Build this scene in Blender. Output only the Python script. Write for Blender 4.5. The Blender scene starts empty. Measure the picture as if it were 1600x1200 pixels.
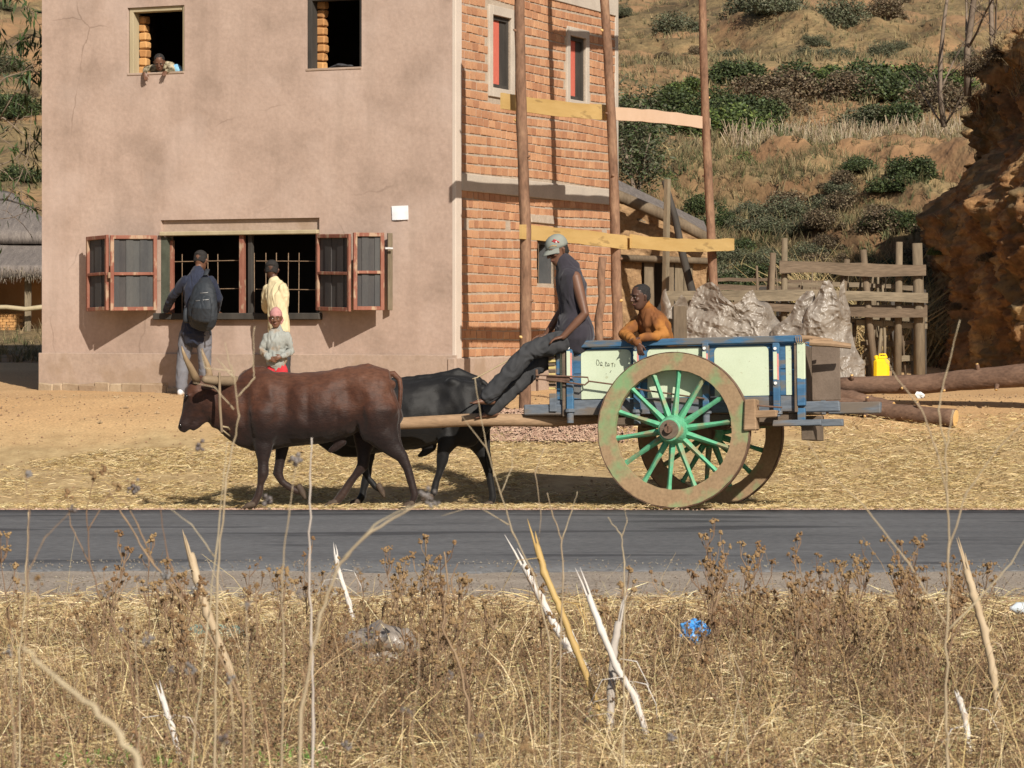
import bpy, math, random
import numpy as np
from mathutils import Vector, Matrix

random.seed(7)
R = np.random.default_rng(11)
sc = bpy.context.scene
col = sc.collection
F, H, HY = 4470.0, 1.7, 500.0          # focal length in photo pixels, eye height, horizon row

def P(px, py, Y):
    "a point at depth Y (metres) seen at photo pixel px, py"
    return Vector(((px-800)/F*Y, Y, H-(py-HY)/F*Y))

# ------------------------------------------------------------------ camera
cam = bpy.data.cameras.new('camera'); camo = bpy.data.objects.new('camera', cam); col.objects.link(camo)
camo.location = (0, 0, H); camo.rotation_euler = (math.radians(90), 0, 0)
cam.sensor_width = 36; cam.lens = F/1600*36; cam.shift_y = -0.0625
cam.clip_start = 0.1; cam.clip_end = 2000
cam.dof.use_dof = True; cam.dof.focus_distance = 27.0; cam.dof.aperture_fstop = 12
sc.camera = camo

# ------------------------------------------------------------------ sun, sky, exposure
SUN = Vector((0.645, -1.487, 1.06)).normalized()
elev = math.asin(SUN.z)
w = bpy.data.worlds.new('World'); sc.world = w; w.use_nodes = True
nt = w.node_tree; nt.nodes.clear()
sky = nt.nodes.new('ShaderNodeTexSky'); sky.sky_type = 'NISHITA'; sky.sun_disc = False
sky.sun_elevation = elev; sky.sun_rotation = math.atan2(SUN.x, SUN.y)
sky.dust_density = 1.5
bg = nt.nodes.new('ShaderNodeBackground'); bg.inputs[1].default_value = 0.058
wo = nt.nodes.new('ShaderNodeOutputWorld')
nt.links.new(sky.outputs[0], bg.inputs[0]); nt.links.new(bg.outputs[0], wo.inputs[0])
sl = bpy.data.lights.new('sun', 'SUN'); sl.energy = 5.0; sl.angle = math.radians(0.55); sl.color = (1.0, 0.93, 0.82)
so = bpy.data.objects.new('sun', sl); col.objects.link(so)
so.rotation_euler = SUN.to_track_quat('Z', 'Y').to_euler(); so.location = (10, -20, 30)
vs = sc.view_settings
sc.display_settings.display_device = 'sRGB'
vs.view_transform = 'Standard'; vs.look = 'None'; vs.gamma = 1; vs.use_curve_mapping = False; vs.exposure = 0.2
sc.cycles.max_bounces = 6; sc.cycles.diffuse_bounces = 3

# ------------------------------------------------------------------ noise
def _h(ix, iy, iz, seed):
    n = (ix*374761393 + iy*668265263 + iz*2147483647 + seed*1274126177) & 0xffffffff
    n = ((n ^ (n >> 13))*1274126177) & 0xffffffff
    n = (n ^ (n >> 16)) & 0xffffff
    return n/float(0xffffff)
def vn(x, y, z=0.0, seed=0):
    x = np.asarray(x, float); y = np.asarray(y, float); z = np.asarray(z, float)+0*x
    fx, fy, fz = np.floor(x), np.floor(y), np.floor(z)
    ux, uy, uz = x-fx, y-fy, z-fz
    ux = ux*ux*(3-2*ux); uy = uy*uy*(3-2*uy); uz = uz*uz*(3-2*uz)
    ix, iy, iz = fx.astype(np.int64), fy.astype(np.int64), fz.astype(np.int64)
    r = 0
    for a in (0, 1):
        for b in (0, 1):
            for c in (0, 1):
                r = r + _h(ix+a, iy+b, iz+c, seed)*(ux if a else 1-ux)*(uy if b else 1-uy)*(uz if c else 1-uz)
    return r*2-1
def fbm(x, y, z=0.0, seed=0, o=4):
    r = 0; a = 1.0; f = 1.0
    for i in range(o):
        r = r + a*vn(np.asarray(x)*f, np.asarray(y)*f, np.asarray(z)*f, seed+i*7); a *= .5; f *= 2.03
    return r/1.9

# ------------------------------------------------------------------ materials
MATS = {}
def mat(name, cols, scale=8.0, rough=0.8, bump=0.3, bdist=0.01, stretch=(1, 1, 1), rand=0.0, detail=6, spec=0.3,
        metal=0.0, fine=0.0, fscale=90.0, contrast=0.25, trans=0.0, attr=False, island=0.0, bscale=None, grad=None, sss=0.0, sheen=0.0,
        spots=None):
    """cols: two or more base colours blended by noise. rand: brightness change per object, island: per loose piece"""
    if name in MATS: return MATS[name]
    m = bpy.data.materials.new(name); m.use_nodes = True; MATS[name] = m
    t = m.node_tree; n = t.nodes; L = t.links
    b = n['Principled BSDF']
    tc = n.new('ShaderNodeTexCoord'); mp = n.new('ShaderNodeMapping'); L.new(tc.outputs['Object'], mp.inputs[0])
    mp.inputs['Scale'].default_value = stretch
    nz = n.new('ShaderNodeTexNoise'); nz.inputs['Scale'].default_value = scale; nz.inputs['Detail'].default_value = detail
    nz.inputs['Roughness'].default_value = .6
    L.new(mp.outputs[0], nz.inputs['Vector'])
    cr = n.new('ShaderNodeValToRGB'); L.new(nz.outputs['Fac'], cr.inputs[0])
    el = cr.color_ramp.elements
    lo, hi = .5-contrast, .5+contrast
    while len(el) < len(cols): el.new(.5)
    for i, c in enumerate(cols):
        el[i].position = lo+(hi-lo)*i/max(1, len(cols)-1); el[i].color = (*c, 1)
    out = cr.outputs[0]
    def mul(out, val):
        mx = n.new('ShaderNodeMix'); mx.data_type = 'RGBA'; mx.blend_type = 'MULTIPLY'; mx.inputs[0].default_value = 1
        L.new(out, mx.inputs[6]); L.new(val, mx.inputs[7]); return mx.outputs[2]
    if grad:      # (axis, from, to, colour list, noise amount): the thing's own colour change along an axis
        ax, g0, g1, gc, ga = grad
        sp = n.new('ShaderNodeSeparateXYZ'); L.new(tc.outputs['Object'], sp.inputs[0])
        mr = n.new('ShaderNodeMapRange'); mr.inputs[1].default_value = g0; mr.inputs[2].default_value = g1
        L.new(sp.outputs[ax], mr.inputs[0])
        ad = n.new('ShaderNodeMath'); ad.operation = 'MULTIPLY_ADD'; L.new(nz.outputs['Fac'], ad.inputs[0]); ad.inputs[1].default_value = ga
        sb = n.new('ShaderNodeMath'); sb.operation = 'SUBTRACT'; L.new(mr.outputs[0], sb.inputs[0]); sb.inputs[1].default_value = ga*.5
        L.new(sb.outputs[0], ad.inputs[2])
        cg = n.new('ShaderNodeValToRGB'); L.new(ad.outputs[0], cg.inputs[0]); e2 = cg.color_ramp.elements
        while len(e2) < len(gc): e2.new(.5)
        for i, c in enumerate(gc):
            e2[i].position = i/(len(gc)-1); e2[i].color = (*c, 1)
        out = mul(out, cg.outputs[0])
    if attr:
        at = n.new('ShaderNodeAttribute'); at.attribute_name = 'Col'; out = mul(out, at.outputs['Color'])
    if rand or island:
        if rand:
            oi = n.new('ShaderNodeObjectInfo'); v = oi.outputs['Random']
        if island:
            ge = n.new('ShaderNodeNewGeometry'); v2 = ge.outputs['Random Per Island']
            if rand:
                a2 = n.new('ShaderNodeMath'); a2.operation = 'ADD'; L.new(v, a2.inputs[0]); L.new(v2, a2.inputs[1])
                a3 = n.new('ShaderNodeMath'); a3.operation = 'FRACT'; L.new(a2.outputs[0], a3.inputs[0]); v = a3.outputs[0]
            else: v = v2
        k = max(rand, island)
        mr = n.new('ShaderNodeMapRange'); mr.inputs[3].default_value = 1-k; mr.inputs[4].default_value = 1+k
        L.new(v, mr.inputs[0]); cc = n.new('ShaderNodeCombineColor')
        L.new(mr.outputs[0], cc.inputs[0])
        a4 = n.new('ShaderNodeMath'); a4.operation = 'POWER'; L.new(mr.outputs[0], a4.inputs[0]); a4.inputs[1].default_value = 1.35
        L.new(a4.outputs[0], cc.inputs[1]); L.new(a4.outputs[0], cc.inputs[2])
        out = mul(out, cc.outputs[0])
    if fine:
        n2 = n.new('ShaderNodeTexNoise'); n2.inputs['Scale'].default_value = fscale; n2.inputs['Detail'].default_value = 3
        L.new(mp.outputs[0], n2.inputs['Vector'])
        mr = n.new('ShaderNodeMapRange'); mr.inputs[1].default_value = .3; mr.inputs[2].default_value = .7
        mr.inputs[3].default_value = 1-fine; mr.inputs[4].default_value = 1+fine; L.new(n2.outputs['Fac'], mr.inputs[0])
        out = mul(out, mr.outputs[0])
    if spots:     # (colour, scale, threshold, softness, strength)
        c3, s3, t3, f3, k3 = spots
        n3 = n.new('ShaderNodeTexNoise'); n3.inputs['Scale'].default_value = s3; n3.inputs['Detail'].default_value = 5
        L.new(mp.outputs[0], n3.inputs['Vector'])
        mr = n.new('ShaderNodeMapRange'); mr.inputs[1].default_value = t3; mr.inputs[2].default_value = t3+f3
        mr.inputs[3].default_value = 0; mr.inputs[4].default_value = k3; L.new(n3.outputs['Fac'], mr.inputs[0])
        mx = n.new('ShaderNodeMix'); mx.data_type = 'RGBA'; L.new(mr.outputs[0], mx.inputs[0]); L.new(out, mx.inputs[6])
        mx.inputs[7].default_value = (*c3, 1); out = mx.outputs[2]
    L.new(out, b.inputs['Base Color'])
    b.inputs['Roughness'].default_value = rough; b.inputs['Specular IOR Level'].default_value = spec
    b.inputs['Metallic'].default_value = metal
    if sheen: b.inputs['Sheen Weight'].default_value = sheen
    if trans: b.inputs['Transmission Weight'].default_value = trans
    if bump:
        n4 = n.new('ShaderNodeTexNoise'); n4.inputs['Scale'].default_value = bscale or scale*4; n4.inputs['Detail'].default_value = 6
        L.new(mp.outputs[0], n4.inputs['Vector'])
        bp = n.new('ShaderNodeBump'); bp.inputs['Strength'].default_value = bump; bp.inputs['Distance'].default_value = bdist
        L.new(n4.outputs['Fac'], bp.inputs['Height']); L.new(bp.outputs[0], b.inputs['Normal'])
    return m

# ------------------------------------------------------------------ mesh building
class MB:
    def __init__(s, M=None): s.v = []; s.f = []; s.mi = []; s.M = M; s.cur = 0
    def add(s, vs, fs, M=None):
        k = len(s.v)
        for p in vs:
            p = Vector(p)
            if M is not None: p = M @ p
            if s.M is not None: p = s.M @ p
            s.v.append(p)
        for f in fs: s.f.append(tuple(i+k for i in f)); s.mi.append(s.cur)
        return s
    def box(s, c, d, M=None, jit=0.0):
        x, y, z = d[0]/2, d[1]/2, d[2]/2
        vs = [(c[0]+a*x+random.uniform(-jit, jit), c[1]+b*y+random.uniform(-jit, jit), c[2]+e*z+random.uniform(-jit, jit)) for a in (-1, 1) for b in (-1, 1) for e in (-1, 1)]
        return s.add(vs, [(0, 1, 3, 2), (4, 6, 7, 5), (0, 4, 5, 1), (2, 3, 7, 6), (0, 2, 6, 4), (1, 5, 7, 3)], M)
    def bbox(s, c, d, bv=0.005, M=None, jit=0.0):
        "box with chamfered edges"
        x, y, z = d[0]/2, d[1]/2, d[2]/2; bv = min(bv, x*.9, y*.9, z*.9)
        vs = []; idx = {}
        for a in (-1, 1):
            for b in (-1, 1):
                for e in (-1, 1):
                    j = [random.uniform(-jit, jit) for _ in range(3)]
                    for k in range(3):
                        q = [a*(x-(bv if k != 0 else 0)), b*(y-(bv if k != 1 else 0)), e*(z-(bv if k != 2 else 0))]
                        idx[(a, b, e, k)] = len(vs); vs.append([c[i]+q[i]+j[i] for i in range(3)])
        fs = []
        def face(k, sg):
            o = [i for i in range(3) if i != k]; r = []
            for (u, v) in ((-1, -1), (1, -1), (1, 1), (-1, 1)):
                t = [0, 0, 0]; t[k] = sg; t[o[0]] = u; t[o[1]] = v; r.append(idx[(*t, k)])
            return r
        for k in range(3):
            for sg in (-1, 1): fs.append(face(k, sg))
        for k in range(3):        # edges along axis k
            o = [i for i in range(3) if i != k]
            for u in (-1, 1):
                for v in (-1, 1):
                    def g(e, kk):
                        t = [0, 0, 0]; t[k] = e; t[o[0]] = u; t[o[1]] = v; return idx[(*t, kk)]
                    fs.append([g(-1, o[0]), g(1, o[0]), g(1, o[1]), g(-1, o[1])])
        for a in (-1, 1):
            for b in (-1, 1):
                for e in (-1, 1): fs.append([idx[(a, b, e, k)] for k in range(3)])
        return s.add(vs, fs, M)
    def tube(s, pts, rad, n=8, cap=True, sq=None, side=None, wob=0.0, round_=False):
        "tube along points; rad number/list; side: fixed side axis; sq: list of (side radius, up radius)"
        pts = [Vector(p) for p in pts]
        if not hasattr(rad, '__len__'): rad = [rad]*len(pts)
        if sq is None: sq = [(r, r) for r in rad]
        if round_:
            a, b = pts[0], pts[-1]
            t0 = (pts[1]-a).normalized(); t1 = (b-pts[-2]).normalized()
            m0, m1 = min(sq[0]), min(sq[-1])
            pts = [a-t0*m0*.95, a-t0*m0*.7]+pts+[b+t1*m1*.7, b+t1*m1*.95]
            sq = [tuple(k*.3 for k in sq[0]), tuple(k*.74 for k in sq[0])]+list(sq)+[tuple(k*.74 for k in sq[-1]), tuple(k*.3 for k in sq[-1])]
        vs = []; prev = None
        for i, p in enumerate(pts):
            t = (pts[min(i+1, len(pts)-1)]-pts[max(i-1, 0)])
            t = t.normalized() if t.length > 1e-9 else Vector((0, 0, 1))
            if side is not None: S = Vector(side)
            elif prev is not None: S = prev
            else: S = Vector((0, 0, 1)).cross(t) if abs(t.z) < .9 else Vector((1, 0, 0))
            S = (S-t*S.dot(t)); S = S.normalized() if S.length > 1e-6 else t.orthogonal().normalized()
            prev = S; U = t.cross(S)
            for k in range(n):
                a = 2*math.pi*k/n; wv = 1+random.uniform(-wob, wob)
                vs.append(p+S*(sq[i][0]*math.cos(a)*wv)+U*(sq[i][1]*math.sin(a)*wv))
        fs = []
        for i in range(len(pts)-1):
            for k in range(n):
                fs.append((i*n+k, i*n+(k+1) % n, (i+1)*n+(k+1) % n, (i+1)*n+k))
        if cap:
            fs.append(tuple(range(n-1, -1, -1))); fs.append(tuple((len(pts)-1)*n+k for k in range(n)))
        return s.add(vs, fs)
    def ell(s, c, r, M=None, n=12):
        vs = []; fs = []; m = n//2
        c = Vector(c)
        vs.append((0, 0, -1))
        for i in range(1, m):
            th = math.pi*i/m
            for k in range(n): a = 2*math.pi*k/n; vs.append((math.sin(th)*math.cos(a), math.sin(th)*math.sin(a), -math.cos(th)))
        vs.append((0, 0, 1))
        for k in range(n):
            fs.append((0, 1+(k+1) % n, 1+k)); fs.append((len(vs)-1, len(vs)-1-n+k, len(vs)-1-n+(k+1) % n))
        for i in range(m-2):
            for k in range(n): fs.append((1+i*n+k, 1+i*n+(k+1) % n, 1+(i+1)*n+(k+1) % n, 1+(i+1)*n+k))
        out = []
        for p in vs:
            q = Vector((p[0]*r[0], p[1]*r[1], p[2]*r[2]))
            if M is not None: q = M @ q
            out.append(c+q)
        return s.add(out, fs)
    def sheet(s, fn, nu, nv, flip=False):
        vs = [fn(i/nu, j/nv) for j in range(nv+1) for i in range(nu+1)]
        fs = [(j*(nu+1)+i, j*(nu+1)+i+1, (j+1)*(nu+1)+i+1, (j+1)*(nu+1)+i) for j in range(nv) for i in range(nu)]
        if flip: fs = [f[::-1] for f in fs]
        return s.add(vs, fs)
    def mesh(s, name='m'):
        me = bpy.data.meshes.new(name); me.from_pydata([tuple(p) for p in s.v], [], s.f); me.update(); return me
    def build(s, name, m, parent=None, smooth=False, world=False, **tags):
        me = s.mesh(name)
        if len(set(s.mi)) > 1: me.polygons.foreach_set('material_index', s.mi)
        return place(name, me, m, parent, smooth, world, **tags)

ROOT = {}
def tag(o, label=None, cat=None, group=None, kind=None):
    if label: o['label'] = label
    if cat: o['category'] = cat
    if group: o['group'] = group
    if kind: o['kind'] = kind
    return o
def place(name, me, m, parent=None, smooth=False, world=False, label=None, cat=None, group=None, kind=None):
    for x in (m if isinstance(m, (list, tuple)) else [m]): me.materials.append(x)
    if smooth: me.polygons.foreach_set('use_smooth', [True]*len(me.polygons))
    o = bpy.data.objects.new(name, me); col.objects.link(o)
    if parent is not None:
        o.parent = parent
        Mr = ROOT.get(parent.name, Matrix())
        if world: me.transform(Mr.inverted())
        ROOT[o.name] = Mr
    elif kind != 'structure' and len(me.vertices):
        co = np.empty(len(me.vertices)*3, np.float32); me.vertices.foreach_get('co', co); co = co.reshape(-1, 3)
        c = Vector((float(co[:, 0].mean()), float(co[:, 1].mean()), float(co[:, 2].min())))
        me.transform(Matrix.Translation(-c)); o.location = c; ROOT[o.name] = Matrix.Translation(c)
    tag(o, label, cat, group, kind)
    return o
def thing(name, label, cat, loc=(0, 0, 0), rot=(0, 0, 0), group=None, scale=None):
    o = bpy.data.objects.new(name, None); col.objects.link(o); o.location = loc; o.rotation_euler = rot
    o.empty_display_size = .2
    from mathutils import Euler
    Mr = Matrix.Translation(Vector(loc)) @ Euler(rot).to_matrix().to_4x4()
    ROOT[o.name] = Mr
    return tag(o, label, cat, group)
def dup(o, parent=None, loc=None, rz=None, label=None, sc_=None):
    c = o.copy(); col.objects.link(c)
    if parent is not None: c.parent = parent
    if loc is not None: c.location = loc
    if rz is not None: c.rotation_euler = (0, 0, rz)
    if sc_ is not None: c.scale = (sc_, sc_, sc_) if not hasattr(sc_, '__len__') else sc_
    if label: c['label'] = label
    for ch in KIDS.get(o.name, []): dup(ch, c)
    return c
KIDS = {}
def reg(o):
    for x in list(col.objects):
        if x.parent is not None and x.parent.name not in KIDS: KIDS[x.parent.name] = []
    for x in list(col.objects):
        if x.parent is not None and x not in KIDS[x.parent.name]: KIDS[x.parent.name].append(x)

def npmesh(name, V, Fq, m, colr=None, parent=None, smooth=False, **tags):
    "mesh from numpy arrays, faces (n, 3 or 4)"
    me = bpy.data.meshes.new(name); V = np.ascontiguousarray(V, np.float32); Fq = np.ascontiguousarray(Fq, np.int32)
    n, k = Fq.shape
    me.vertices.add(len(V)); me.vertices.foreach_set('co', V.ravel())
    me.loops.add(n*k); me.loops.foreach_set('vertex_index', Fq.ravel())
    me.polygons.add(n); me.polygons.foreach_set('loop_start', np.arange(0, n*k, k, dtype=np.int32))
    if colr is not None:
        a = me.color_attributes.new('Col', 'FLOAT_COLOR', 'POINT')
        c = np.ones((len(V), 4), np.float32); c[:, :3] = colr; a.data.foreach_set('color', c.ravel())
    me.update(calc_edges=True)
    return place(name, me, m, parent, smooth, **tags)

def ribbons(P0, P1, P2, w0, w1, colr, seg=3, prism=False):
    """curved strips (or 3-sided stems) from P0 through P1 to P2 (n,3 each) with widths; returns V, F, C"""
    n = len(P0); P0, P1, P2 = map(np.asarray, (P0, P1, P2))
    w0 = np.broadcast_to(w0, n); w1 = np.broadcast_to(w1, n)
    yaw = R.uniform(0, 2*np.pi, n)
    t = P2-P0; t = t/np.maximum(np.linalg.norm(t, axis=1, keepdims=True), 1e-6)
    r0 = np.stack([np.cos(yaw), np.sin(yaw), .3*np.sin(yaw*3)], 1)
    S = np.cross(t, r0); S /= np.maximum(np.linalg.norm(S, axis=1, keepdims=True), 1e-6)
    U = np.cross(t, S)
    m = 3 if prism else 2
    V = np.zeros((n, seg, m, 3), np.float32)
    for i in range(seg):
        s = i/(seg-1)
        p = P0*(1-s)**2+2*P1*s*(1-s)+P2*s*s
        ww = (w0*(1-s)+w1*s)[:, None]/2
        if prism:
            for k in range(3):
                a = 2*np.pi*k/3; V[:, i, k] = p+S*ww*math.cos(a)+U*ww*math.sin(a)
        else:
            V[:, i, 0] = p-S*ww; V[:, i, 1] = p+S*ww
    base = (np.arange(n)*seg*m)[:, None]
    fs = []
    for i in range(seg-1):
        if prism:
            for k in range(3):
                fs.append(np.concatenate([base+i*3+k, base+i*3+(k+1) % 3, base+(i+1)*3+(k+1) % 3, base+(i+1)*3+k], 1))
        else:
            fs.append(np.concatenate([base+i*2, base+i*2+1, base+i*2+3, base+i*2+2], 1))
    Fq = np.concatenate(fs, 0)
    C = np.repeat(np.asarray(colr, np.float32), seg*m, 0)
    return V.reshape(-1, 3), Fq, C
def cat_(parts):
    V = []; Fq = []; C = []; k = 0
    for v, f, c in parts: V.append(v); Fq.append(f+k); C.append(c); k += len(v)
    return np.concatenate(V), np.concatenate(Fq), np.concatenate(C)
def octas(C0, r, colr):
    "small seed heads / crumbs, as quads of a flattened box-like octahedron"
    n = len(C0); r = np.broadcast_to(r, n)
    d = np.array([[1, 0, 0], [0, 1, 0], [-1, 0, 0], [0, -1, 0], [0, 0, 1], [0, 0, -1]], float)
    V = C0[:, None, :]+d[None]*(r[:, None, None]*R.uniform(.6, 1.3, (n, 6, 1)))
    b = (np.arange(n)*6)[:, None]
    fs = [np.concatenate([b+i, b+(i+1) % 4, b+4, b+4], 1) for i in range(0)]
    q = [(0, 4, 2, 5), (1, 4, 3, 5), (0, 1, 2, 3)]
    fs = [np.concatenate([b+i for i in f], 1) for f in q]
    return V.reshape(-1, 3), np.concatenate(fs), np.repeat(np.asarray(colr, np.float32), 6, 0)
def pick(cols, n, var=.15):
    c = np.array(cols, float)[R.integers(0, len(cols), n)]
    return c*(1+R.uniform(-var, var, (n, 1)))*(1+R.uniform(-.05, .05, (n, 3)))

def fuse(mb, voxel=.008, smooth=5, disp=None, fac=.5):
    "union of overlapping closed pieces into one continuous skin"
    me = mb.mesh('tmp'); o = bpy.data.objects.new('tmp', me); col.objects.link(o)
    r = o.modifiers.new('r', 'REMESH'); r.mode = 'VOXEL'; r.voxel_size = voxel
    if smooth:
        s = o.modifiers.new('s', 'SMOOTH'); s.factor = fac; s.iterations = smooth
    dg = bpy.context.evaluated_depsgraph_get(); dg.update()
    m2 = bpy.data.meshes.new_from_object(o.evaluated_get(dg), depsgraph=dg)
    bpy.data.objects.remove(o); bpy.data.meshes.remove(me)
    m2.materials.clear()
    if disp is not None:
        n = len(m2.vertices); co = np.empty(n*3, np.float32); m2.vertices.foreach_get('co', co); co = co.reshape(-1, 3)
        nr = np.empty(n*3, np.float32); m2.vertices.foreach_get('normal', nr); nr = nr.reshape(-1, 3)
        co = co+nr*disp(co)[:, None]; m2.vertices.foreach_set('co', co.astype(np.float32).ravel()); m2.update()
    return m2
def folds(amp=.006, f=14, stretch=(1, 1, .45), seed=3):
    def g(co):
        x, y, z = co[:, 0]*f*stretch[0], co[:, 1]*f*stretch[1], co[:, 2]*f*stretch[2]
        wx = vn(x*.6, y*.6, z*.6, seed+9)*1.5
        a = 1-np.abs(vn(x+wx, y-wx, z+wx*1.6, seed))*2
        return amp*(a*.7+.5*vn(x*2.1, y*2.1, z*2.1+wx, seed+4))
    return g
# ================================================================== THE SETTING: ground, road, hills
GY = np.array([-8, 6, 10, 16.6, 17.2, 19.3, 25.55, 25.75, 26.5, 27.3, 28.0, 30, 31.5, 33, 36, 40, 43, 45.5, 52, 58, 75, 79, 86, 95, 112, 118, 140, 180, 260, 420])
GZ = np.array([-.10, -.08, -.07, -.05, -.045, -.045, -.045, -.012, -.055, -.105, -.125, .22, .61, .80, .85, 1.05, 1.7, 2.4, 4.45, 4.9, 6.6, 7.6, 9.4, 10.2, 12.4, 13.6, 17.2, 25., 44., 84.])
GYL = np.concatenate([GY[:15], [48, 58, 66, 75, 100, 150, 180, 260, 420]])
GZL = np.concatenate([GZ[:15], [1.3, 1.75, 3.2, 5.2, 9.6, 18.8, 25., 44., 84.]])
def gz(x, y):
    x = np.asarray(x, float); y = np.asarray(y, float)
    L_ = np.clip((-2.0-x)/3.0, 0, 1); L_ = L_*L_*(3-2*L_)
    prof = lambda q: np.interp(q, GY, GZ)*(1-L_)+np.interp(q, GYL, GZL)*L_
    z = prof(y)
    z = z + .025*fbm(x*.9, y*.9, 0, 5)*np.clip((y-27)/3, 0, 1)*np.clip((33-y)/1.0+.3, .3, 1)
    far = np.clip((y-42)/5, 0, 1)
    warp = (fbm(x*.09, y*.05, 0, 21)*3.2+.9*fbm(x*.5, y*.3, 0, 23))*np.clip((y-43)/12, 0, 1)
    z = z*(1-far) + far*prof(y+warp)
    # washed gullies on the near bank
    bank = np.clip((y-42)/3, 0, 1)*np.clip((60-y)/6, 0, 1)
    z = z + bank*(1-L_)*(.75*fbm(x*.35+y*.12, y*.25, 0, 31)+.5-1.3*np.abs(fbm(x*.42+.3*y, y*.2, 0, 37))-.45*np.abs(fbm(x*1.3+.5*y, y*.6, 0, 39)))
    b2 = np.clip((y-95)/15, 0, 1)
    z = z + b2*(1.6*fbm(x*.09, y*.06, 0, 41) - 1.5*np.abs(fbm(x*.16+.05*y, y*.09, 0, 47)) + .35*fbm(x*.9, y*.5, 0, 48) + 1.0*np.round(fbm(x*.03, y*.05, 0, 49)*4)/4)
    z = z + np.clip((y-60)/20, 0, 1)*.25*fbm(x*.6, y*.6, 0, 51)
    # gentle terraces high on the hill
    return z

def grid(name, xs, ys, zf, m, **tags):
    X, Y = np.meshgrid(xs, ys); Z = zf(X, Y)
    V = np.stack([X.ravel(), Y.ravel(), Z.ravel()], 1)
    nx, ny = len(xs), len(ys)
    i, j = np.meshgrid(np.arange(nx-1), np.arange(ny-1)); a = (j*nx+i).ravel()
    Fq = np.stack([a, a+1, a+nx+1, a+nx], 1)
    return npmesh(name, V, Fq, m, smooth=True, kind='structure', **tags)

def ground_mat():
    m = mat('soil_and_straw', [(.45, .275, .13), (.56, .365, .185)], scale=.8, rough=.95, bump=.6, bdist=.02, fine=.22, fscale=40, bscale=24)
    t = m.node_tree; n = t.nodes; L = t.links; b = n['Principled BSDF']
    src = b.inputs['Base Color'].links[0].from_socket
    tc = n.new('ShaderNodeTexCoord'); sp = n.new('ShaderNodeSeparateXYZ'); L.new(tc.outputs['Object'], sp.inputs[0])
    nz = n.new('ShaderNodeTexNoise'); nz.inputs['Scale'].default_value = 1.1; nz.inputs['Detail'].default_value = 8; L.new(tc.outputs['Object'], nz.inputs['Vector'])
    def band(src, y0, y1, c, wob, k=1.0):
        ma = n.new('ShaderNodeMath'); ma.operation = 'MULTIPLY_ADD'; L.new(nz.outputs['Fac'], ma.inputs[0]); ma.inputs[1].default_value = wob; L.new(sp.outputs['Y'], ma.inputs[2])
        mr = n.new('ShaderNodeMapRange'); mr.inputs[1].default_value = y0; mr.inputs[2].default_value = y1; mr.inputs[3].default_value = k; mr.inputs[4].default_value = 0
        L.new(ma.outputs[0], mr.inputs[0])
        mx = n.new('ShaderNodeMix'); mx.data_type = 'RGBA'; L.new(mr.outputs[0], mx.inputs[0]); L.new(src, mx.inputs[6]); L.new(c, mx.inputs[7]); return mx.outputs[2]
    def cn(c1, c2, s):
        q = n.new('ShaderNodeTexNoise'); q.inputs['Scale'].default_value = s; q.inputs['Detail'].default_value = 8; q.inputs['Roughness'].default_value = .7
        L.new(tc.outputs['Object'], q.inputs['Vector'])
        r = n.new('ShaderNodeValToRGB'); r.color_ramp.elements[0].position = .35; r.color_ramp.elements[1].position = .65
        r.color_ramp.elements[0].color = (*c1, 1); r.color_ramp.elements[1].color = (*c2, 1); L.new(q.outputs['Fac'], r.inputs[0]); return r.outputs[0]
    straw = cn((.30, .205, .10), (.47, .345, .18), 5)
    grav = cn((.24, .165, .11), (.40, .29, .19), 60)
    fore = cn((.20, .12, .06), (.38, .26, .13), 5)
    o = band(src, 31.4, 32.4, straw, 1.6)
    o = band(o, 26.5, 27.3, grav, 1.4)
    o = band(o, 17.4, 17.9, fore, .6)
    L.new(o, b.inputs['Base Color'])
    return m
xs = np.concatenate([np.linspace(-40, -9, 22)[:-1], np.linspace(-9, 9, 300), np.linspace(9, 40, 22)[1:]])
ys = np.concatenate([np.linspace(-8, 9, 12)[:-1], np.linspace(9, 17.5, 90)[:-1], np.linspace(17.5, 25.5, 12)[:-1], np.linspace(25.5, 41.9, 170)])
GM = ground_mat()
grid('ground', xs, ys, lambda X, Y: gz(X, Y)+np.where(Y < 17, .02*fbm(X*1.3, Y*1.3, 0, 3), 0)+np.where(Y > 25.7, .008*fbm(X*7, Y*7, 0, 8), 0), GM)

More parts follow.
